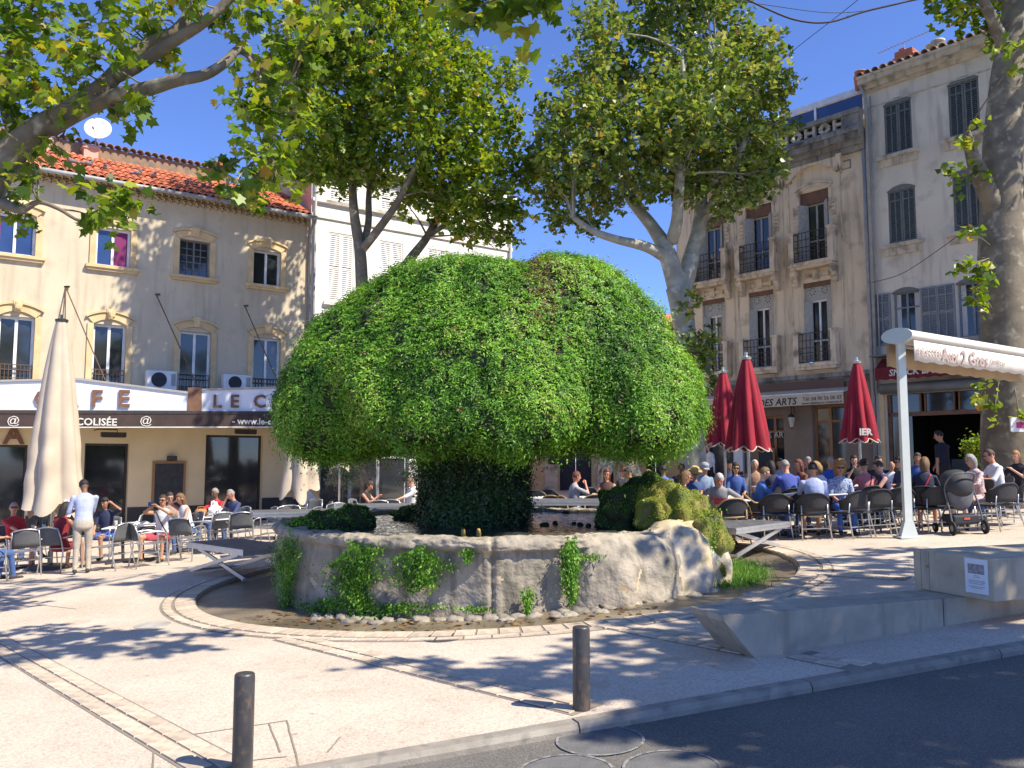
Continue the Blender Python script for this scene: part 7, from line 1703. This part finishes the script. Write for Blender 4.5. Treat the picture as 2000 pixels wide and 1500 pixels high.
# ---- right terrace
S(1336, 15.6, 8, 'blond woman in a black strap top seen in profile', BLACK, 'rattan', 'under the blond woman in profile', bottom=KHAKI, skin='red', hair='sandy', style='long', fem=True, sleeve=0, hands=('phone', 'phone'), glasses='dark', pitch=14)
S(1357, 17.4, 285, 'man in a straw hat and blue shirt', (.05, .09, .22), 'rattan', 'under the man in the straw hat', skin='tan', hair='brown', hat='straw', glasses='clear', pitch=18, yaw=15)
S(1402, 15.8, 262, 'white haired man in a grey printed t-shirt leaning over', GREYT, 'rattan', 'under the man in the grey t-shirt', bottom=(.55, .53, .48), leg=.4, skin='red', hair='white', style='short', lean=24, pitch=34, hands=('hip', 'hip'), legs='wide', print_='MALIBU\nTEAM', voxel=.016)
S(1437, 19.0, 262, 'dark haired woman in sunglasses and a dark blue top', BLUE, 'rattan', 'under the woman in sunglasses', skin='tan', hair='dark', style='long', fem=True, glasses='dark')
S(1490, 16.1, 352, 'boy in a blue t-shirt looking to the right', (.06, .15, .44), 'rattan', 'under the boy in the blue t-shirt', skin='fair', hair='sandy', hands=('lap', 'table'), pitch=14, scale=.98)
S(1541, 17.3, 95, 'broad man in a royal blue shirt with his back turned', (.055, .09, .36), 'wicker', 'under the broad man in royal blue', hair='grey', skin='red', sleeve=.5, hands=('table', 'table'), lean=16, pitch=22, scale=1.06)
S(1562, 19.0, 200, 'woman in a brick red top behind the broad man', BROWN, 'wicker', 'under the woman in brick red', hair='red', style='long', fem=True, skin='red')
S(1588, 15.55, 78, 'short haired man in a pale blue t-shirt nearest the terrace edge', (.38, .44, .68), 'wicker', 'under the man in the pale blue t-shirt', bottom=KHAKI, leg=.45, skin='tan', hair='dark', hands=('table', 'hang'), sleeve=.45, pitch=6, scale=1.02, voxel=.016)
S(1602, 17.0, 190, 'woman with a yellow blond bob in a white top', WHITE, 'wicker', 'under the blond woman in white on the right terrace', hair='blond', style='mid', fem=True, skin='red', hands=('table', 'lap'), lean=8, pitch=16)
S(1641, 16.1, 262, 'woman with a big reddish curly mane and glittering blue top', 'sequin_top', 'wicker', 'under the curly haired woman', bottom=(.05, .14, .5), skin='red', hair='gold', style='curly', fem=True, hands=('lap', 'lap'), glasses='dark', sleeve=.42, yaw=6, voxel=.016)
S(1622, 19.6, 270, 'guest in a bright blue shirt behind the curly haired woman', ROYAL, 'wicker', 'behind the curly haired woman', hair='grey', skin='tan')
S(1668, 20.0, 255, 'long haired woman in a black top far back by the red parasol', BLACK, 'wicker', 'by the dark red parasol foot', hair='dark', style='long', fem=True, hands=('table', 'chin'))
S(1688, 16.7, 100, 'woman in a pink top with a dark strap across her back', PINK, 'wicker', 'under the woman in pink', hair='dark', style='bun', fem=True, skin='red', sleeve=.4, bag=((.02, .02, .05), 1), hands=('table', 'table'), yaw=10)
S(1716, 18.7, 255, 'dark haired man in a black t-shirt behind the woman in pink', BLACK, 'wicker', 'behind the woman in pink', hair='dark', skin='tan')
S(1726, 16.75, 168, 'youngster in a sleeveless navy top facing left', (.04, .035, .10), 'wicker', 'under the youngster in navy', hair='brown', style='short', skin='fair', sleeve=0, hands=('table', 'table'), lean=10, pitch=16, scale=.97)
S(1741, 18.6, 262, 'small bald child in a white top behind the youngster', WHITE, 'wicker', 'under the small child', hair='brown', style='bald', skin='tan', scale=.82, zoff=.1)
S(1763, 17.2, 190, 'man in sunglasses and a navy polo beside the awning post', NAVY, 'wicker', 'beside the awning post, facing left', hair='dark', skin='tan', glasses='dark', hands=('table', 'lap'), lean=8)
S(1792, 19.2, 250, 'guest in a blue top half hidden by the awning post', BLUE, 'wicker', 'behind the awning post', hair='brown', skin='tan')
S(1806, 15.8, 62, 'woman in a navy t-shirt with a thin red shoulder strap', (.025, .03, .06), 'wicker', 'under the woman with the red strap', bottom=BLACK, leg=.4, hair='sandy', style='mid', fem=True, skin='red', sleeve=.42, bag=((.5, .03, .04), 1), hands=('table', 'table'), voxel=.016)
person(1842, 20.2, 120, 'waiter in a navy polo with white collar trim standing at the snack bar', (.012, .014, .035), (.02, .02, .025), sit=False, skin='tan', hair='dark', style='short', sleeve=.42, hands=('hang', 'tableclose'), yaw=-35, pitch=14, group=GRt, scale=1.03)
S(1905, 16.3, 190, 'grey haired woman in a flowered top behind the pushchair', 'floral_top', 'wicker', 'under the woman in the flowered top', bottom='floral_top', hair='grey', style='mid', fem=True, skin='tan', hands=('table', 'lap'), lean=10, pitch=14)
S(1944, 16.9, 178, 'man in a white shirt and glasses facing left', WHITE, 'wicker', 'under the man in the white shirt on the right terrace', hair='brown', style='receding', skin='red', glasses='clear', sleeve=.5, hands=('table', 'table'), lean=10, pitch=18, scale=1.05)
S(1962, 19.3, 275, 'bearded man in sunglasses in front of the big trunk', (.3, .1, .08), 'wicker', 'in front of the big trunk', hair='dark', skin='tan', glasses='dark', scale=1.04, sleeve=.3)
S(1986, 18.0, 215, 'blond girl in a black t-shirt holding a drink at the right edge', BLACK, 'wicker', 'under the blond girl in black', hair='gold', style='long', fem=True, skin='fair', hands=('phone', 'table'), pitch=16, scale=.98)
# behind the basin
S(1296, 20.4, 88, 'guest in a plain blue t-shirt with his back turned behind the rocks', (.08, .16, .5), 'rattan', 'under the blue backed guest', hair='dark', skin='deep')
S(1236, 20.2, 200, 'dark haired man in a pale shirt bending left behind the rocks', PALEB, 'rattan', 'under the man in the pale shirt', hair='dark', skin='tan', lean=12, pitch=20)
S(1216, 20.9, 330, 'man in black with reddish hair beside the red haired woman', BLACK, 'rattan', 'under the man in black', hair='red', skin='fair')
S(1185, 19.6, 262, 'woman with long red hair and glasses', (.10, .05, .04), 'rattan', 'under the red haired woman', hair='red', style='long', fem=True, skin='red', glasses='clear', sleeve=0, hands=('table', 'lap'))
S(1124, 19.0, 20, 'woman in a striped t-shirt lifting a cup', 'stripe_top', 'rattan', 'under the woman in stripes', hair='red', style='short', fem=True, skin='red', hands=('lap', 'mouth'), sleeve=.42)
S(1266, 19.2, 262, 'white haired guest just above the mossy rock', (.5, .4, .3), 'rattan', 'above the mossy rock', hair='blond', style='mid', skin='red', scale=.96)
S(1375, 20.0, 280, 'man in a grey cap and light denim shirt', (.22, .3, .42), 'rattan', 'under the man in the grey cap', hat=(.3, .33, .38), hair='grey', skin='tan', pitch=20)
S(1331, 21.2, 265, 'dark skinned guest in brown far behind the blond woman', (.08, .04, .03), 'rattan', 'far behind the blond woman', hair='dark', skin='deep')
S(1474, 20.6, 265, 'old white haired man in a tan top behind the boy', (.35, .22, .15), 'wicker', 'under the old white haired man', hair='white', style='receding', skin='tan')
S(1507, 18.9, 100, 'woman with long dark hair and dark top between boy and broad man', (.03, .03, .06), 'wicker', 'between the boy and the broad man', hair='dark', style='long', fem=True, skin='tan')
S(1425, 21.3, 250, 'guest in a blue shirt far back, left of the red parasols', (.10, .17, .4), 'rattan', 'far back by the red parasols', hair='dark', skin='tan')
S(1524, 20.8, 250, 'guest in white and blue far back behind the broad man', LBLUE, 'wicker', 'far back behind the broad man', hair='dark', style='mid', fem=True, skin='tan')
S(1578, 20.9, 262, 'guest with grey hair and dark jacket far back by the door', (.04, .04, .05), 'wicker', 'far back by the oak door', hair='grey', skin='fair')
person(1388, 29.0, 200, 'woman in black with a white blouse walking past the café front'.replace('é', 'e'), WHITE, BLACK, sit=False, fem=True, hair='dark', style='mid', skin='fair', sleeve=1., hands=('hang', 'hang'))
for px, Y, f, w_ in ((1514, 15.9, 80, 'empty in front of the boy'), (1660, 15.5, 110, 'empty, turned beside the curly haired woman'), (1706, 15.6, 95, 'empty left of the awning post'), (1752, 15.75, 85, 'empty just behind the awning post'), (1832, 15.5, 75, 'empty between post and pushchair'), (1948, 15.4, 100, 'empty, right of the pushchair'), (1988, 16.0, 120, 'empty at the right edge'), (1560, 16.2, 100, 'empty left of the pale blue t-shirt')):
    chair('wicker', xat(px, Y), Y, f, 'black wicker chair ' + w_, CR_)
for px, Y, f, w_ in ((1428, 15.3, 90, 'empty beneath the bright red parasol'), (1050, 21.5, 270, 'pale, beside the moss stem'), (1078, 21.8, 285, 'second from the moss stem'), (1090, 19.5, 60, 'empty left of the woman in stripes'), (1145, 21.6, 240, 'empty behind the woman in stripes'), (1160, 18.9, 95, 'empty with its back to the basin'), (1250, 22.5, 260, 'empty under the folded cream parasol'), (1310, 22.5, 200, 'empty far back near the stone house')):
    chair('rattan', xat(px, Y), Y, f, 'rattan chair ' + w_, CT)
for i, (px, Y, w_) in enumerate(((1425, 16.0, 'in front of the white haired man'), (1160, 19.6, 'between the striped woman and the red haired woman'), (1060, 20.4, 'beside the moss stem'), (1565, 16.6, 'between pale blue t-shirt and broad man'), (1612, 16.3, 'left of the curly haired woman'), (1712, 17.3, 'in front of the youngster in navy'), (1778, 16.6, 'behind the awning post'), (1862, 16.5, 'behind the pushchair'), (1925, 17.6, 'before the man in sunglasses by the trunk'), (1385, 18.2, 'behind the man in the straw hat'), (1510, 20.0, 'at the back of the right terrace'), (1650, 18.6, 'by the foot of the dark red parasol'))):
    TB[100 + i] = table(xat(px, Y), Y, .2 * (i % 4), 'pale table ' + w_, group='tables of the right terrace')
# ---- things on the tables
mat('clear_glass', (.75, .78, .8), rough=.05, spec=.8, alpha=.45); mat('juice', (.75, .28, .03), rough=.3); mat('plastic_white', (.78, .78, .77), (.7, .7, .7), scale=12, rough=.4); mat('green_glass', (.02, .15, .05), rough=.15); mat('bag_tan', (.40, .19, .07), (.33, .15, .06), scale=9, rough=.7); mat('napkin', (.75, .74, .72), (.6, .6, .58), scale=20, rough=.9)
def on_table(k, dx, dy, name, label, cat, shapes):
    o = empty(name); o.matrix_world = TB[k].matrix_world @ Matrix.Translation((dx, dy, .742)); tag(o, label, cat)
    for nm, mt_, fn in shapes:
        m = MB(); fn(m); m.build(nm, mt_, o, angle=40)
glass_ = lambda m: m.lathe([(.028, 0), (.036, .13), (.034, .13), (.026, .008)], 14)
on_table(0, .05, -.15, 'glass', 'empty water glass beside the man in the red polo', 'glass', [('tumbler', 'clear_glass', glass_)])
on_table(0, .2, .1, 'bottle', 'green bottle on the table of the man in red', 'bottle', [('body', 'green_glass', lambda m: m.lathe([(.033, 0), (.034, .15), (.014, .2), (.013, .26)], 14)), ('label', 'plastic_white', lambda m: m.lathe([(.035, .05), (.035, .11)], 14))])
on_table(1, -.1, -.1, 'glass', 'glass of orange juice on the napkin strewn table', 'glass', [('tumbler', 'clear_glass', glass_), ('juice', 'juice', lambda m: m.lathe([(.025, .01), (.032, .1)], 14))])
for i, (k, dx, dy, w_) in enumerate(((1, .05, -.2, 'nearest the juice glass'), (1, .18, -.12, 'at the table edge'), (2, -.1, -.15, 'in the middle of the joined table'), (2, .1, -.2, 'at the far right'), (104 - 1, 0, -.1, 'before the pale blue t-shirt'))):
    on_table(k, dx, dy, 'napkin', 'crumpled white napkin ' + w_, 'napkin', [('paper', 'napkin', lambda m: m.blob((0, 0, .035), (.09, .07, .045), 10, 6, 0, .8, i + 3, 3.))])
on_table(3, .05, -.1, 'plastic_bag', 'white plastic bag with handles standing on the back table', 'bag', [('bag', 'plastic_white', lambda m: (m.blob((0, 0, .12), (.15, .10, .14), 14, 9, 0, .5, 3, 3.), m.tube([(-.07, 0, .2), (-.05, 0, .34), (-.01, 0, .36), (0, 0, .22)], .018, 6), m.tube([(.07, 0, .2), (.05, .02, .33), (.02, .02, .33), (.02, 0, .2)], .018, 6)))])
on_table(3, -.24, -.05, 'handbag', 'tan handbag lying beside the white plastic bag', 'bag', [('body', 'bag_tan', lambda m: m.blob((0, 0, .09), (.17, .09, .10), 12, 8, 0, .3, 2)), ('handle', 'bag_tan', lambda m: m.tube([(-.1, 0, .15), (-.06, 0, .23), (.06, 0, .23), (.1, 0, .15)], .012, 6))])
on_table(100, 0, -.05, 'paper_bundle', 'white folded papers on the table before the white haired man', 'paper', [('sheet', 'paper', lambda m: m.box((-.22, -.15, .001), (.2, .12, .04))), ('fold', 'napkin', lambda m: m.prism([(-.2, -.1, .041), (.12, -.1, .041), (.1, -.1, .09)], (0, .18, 0)))])
for i, (k, dx, dy, w_) in enumerate(((101, 0, -.12, 'by the striped woman'), (101, .15, .05, 'by the red haired woman'), (104, .0, 0, 'by the curly haired woman'), (105, -.1, 0, 'before the youngster in navy'), (107, 0, -.1, 'just over the pushchair'))):
    on_table(k, dx, dy, 'cup', 'white coffee cup on its saucer ' + w_, 'cup', [('cup', 'plastic_white', lambda m: m.lathe([(.025, .012), (.04, .07), (.036, .07), (.02, .02)], 14)), ('saucer', 'plastic_white', lambda m: m.lathe([(.03, 0), (.07, .012), (.068, .016), (.028, .006)], 16))])
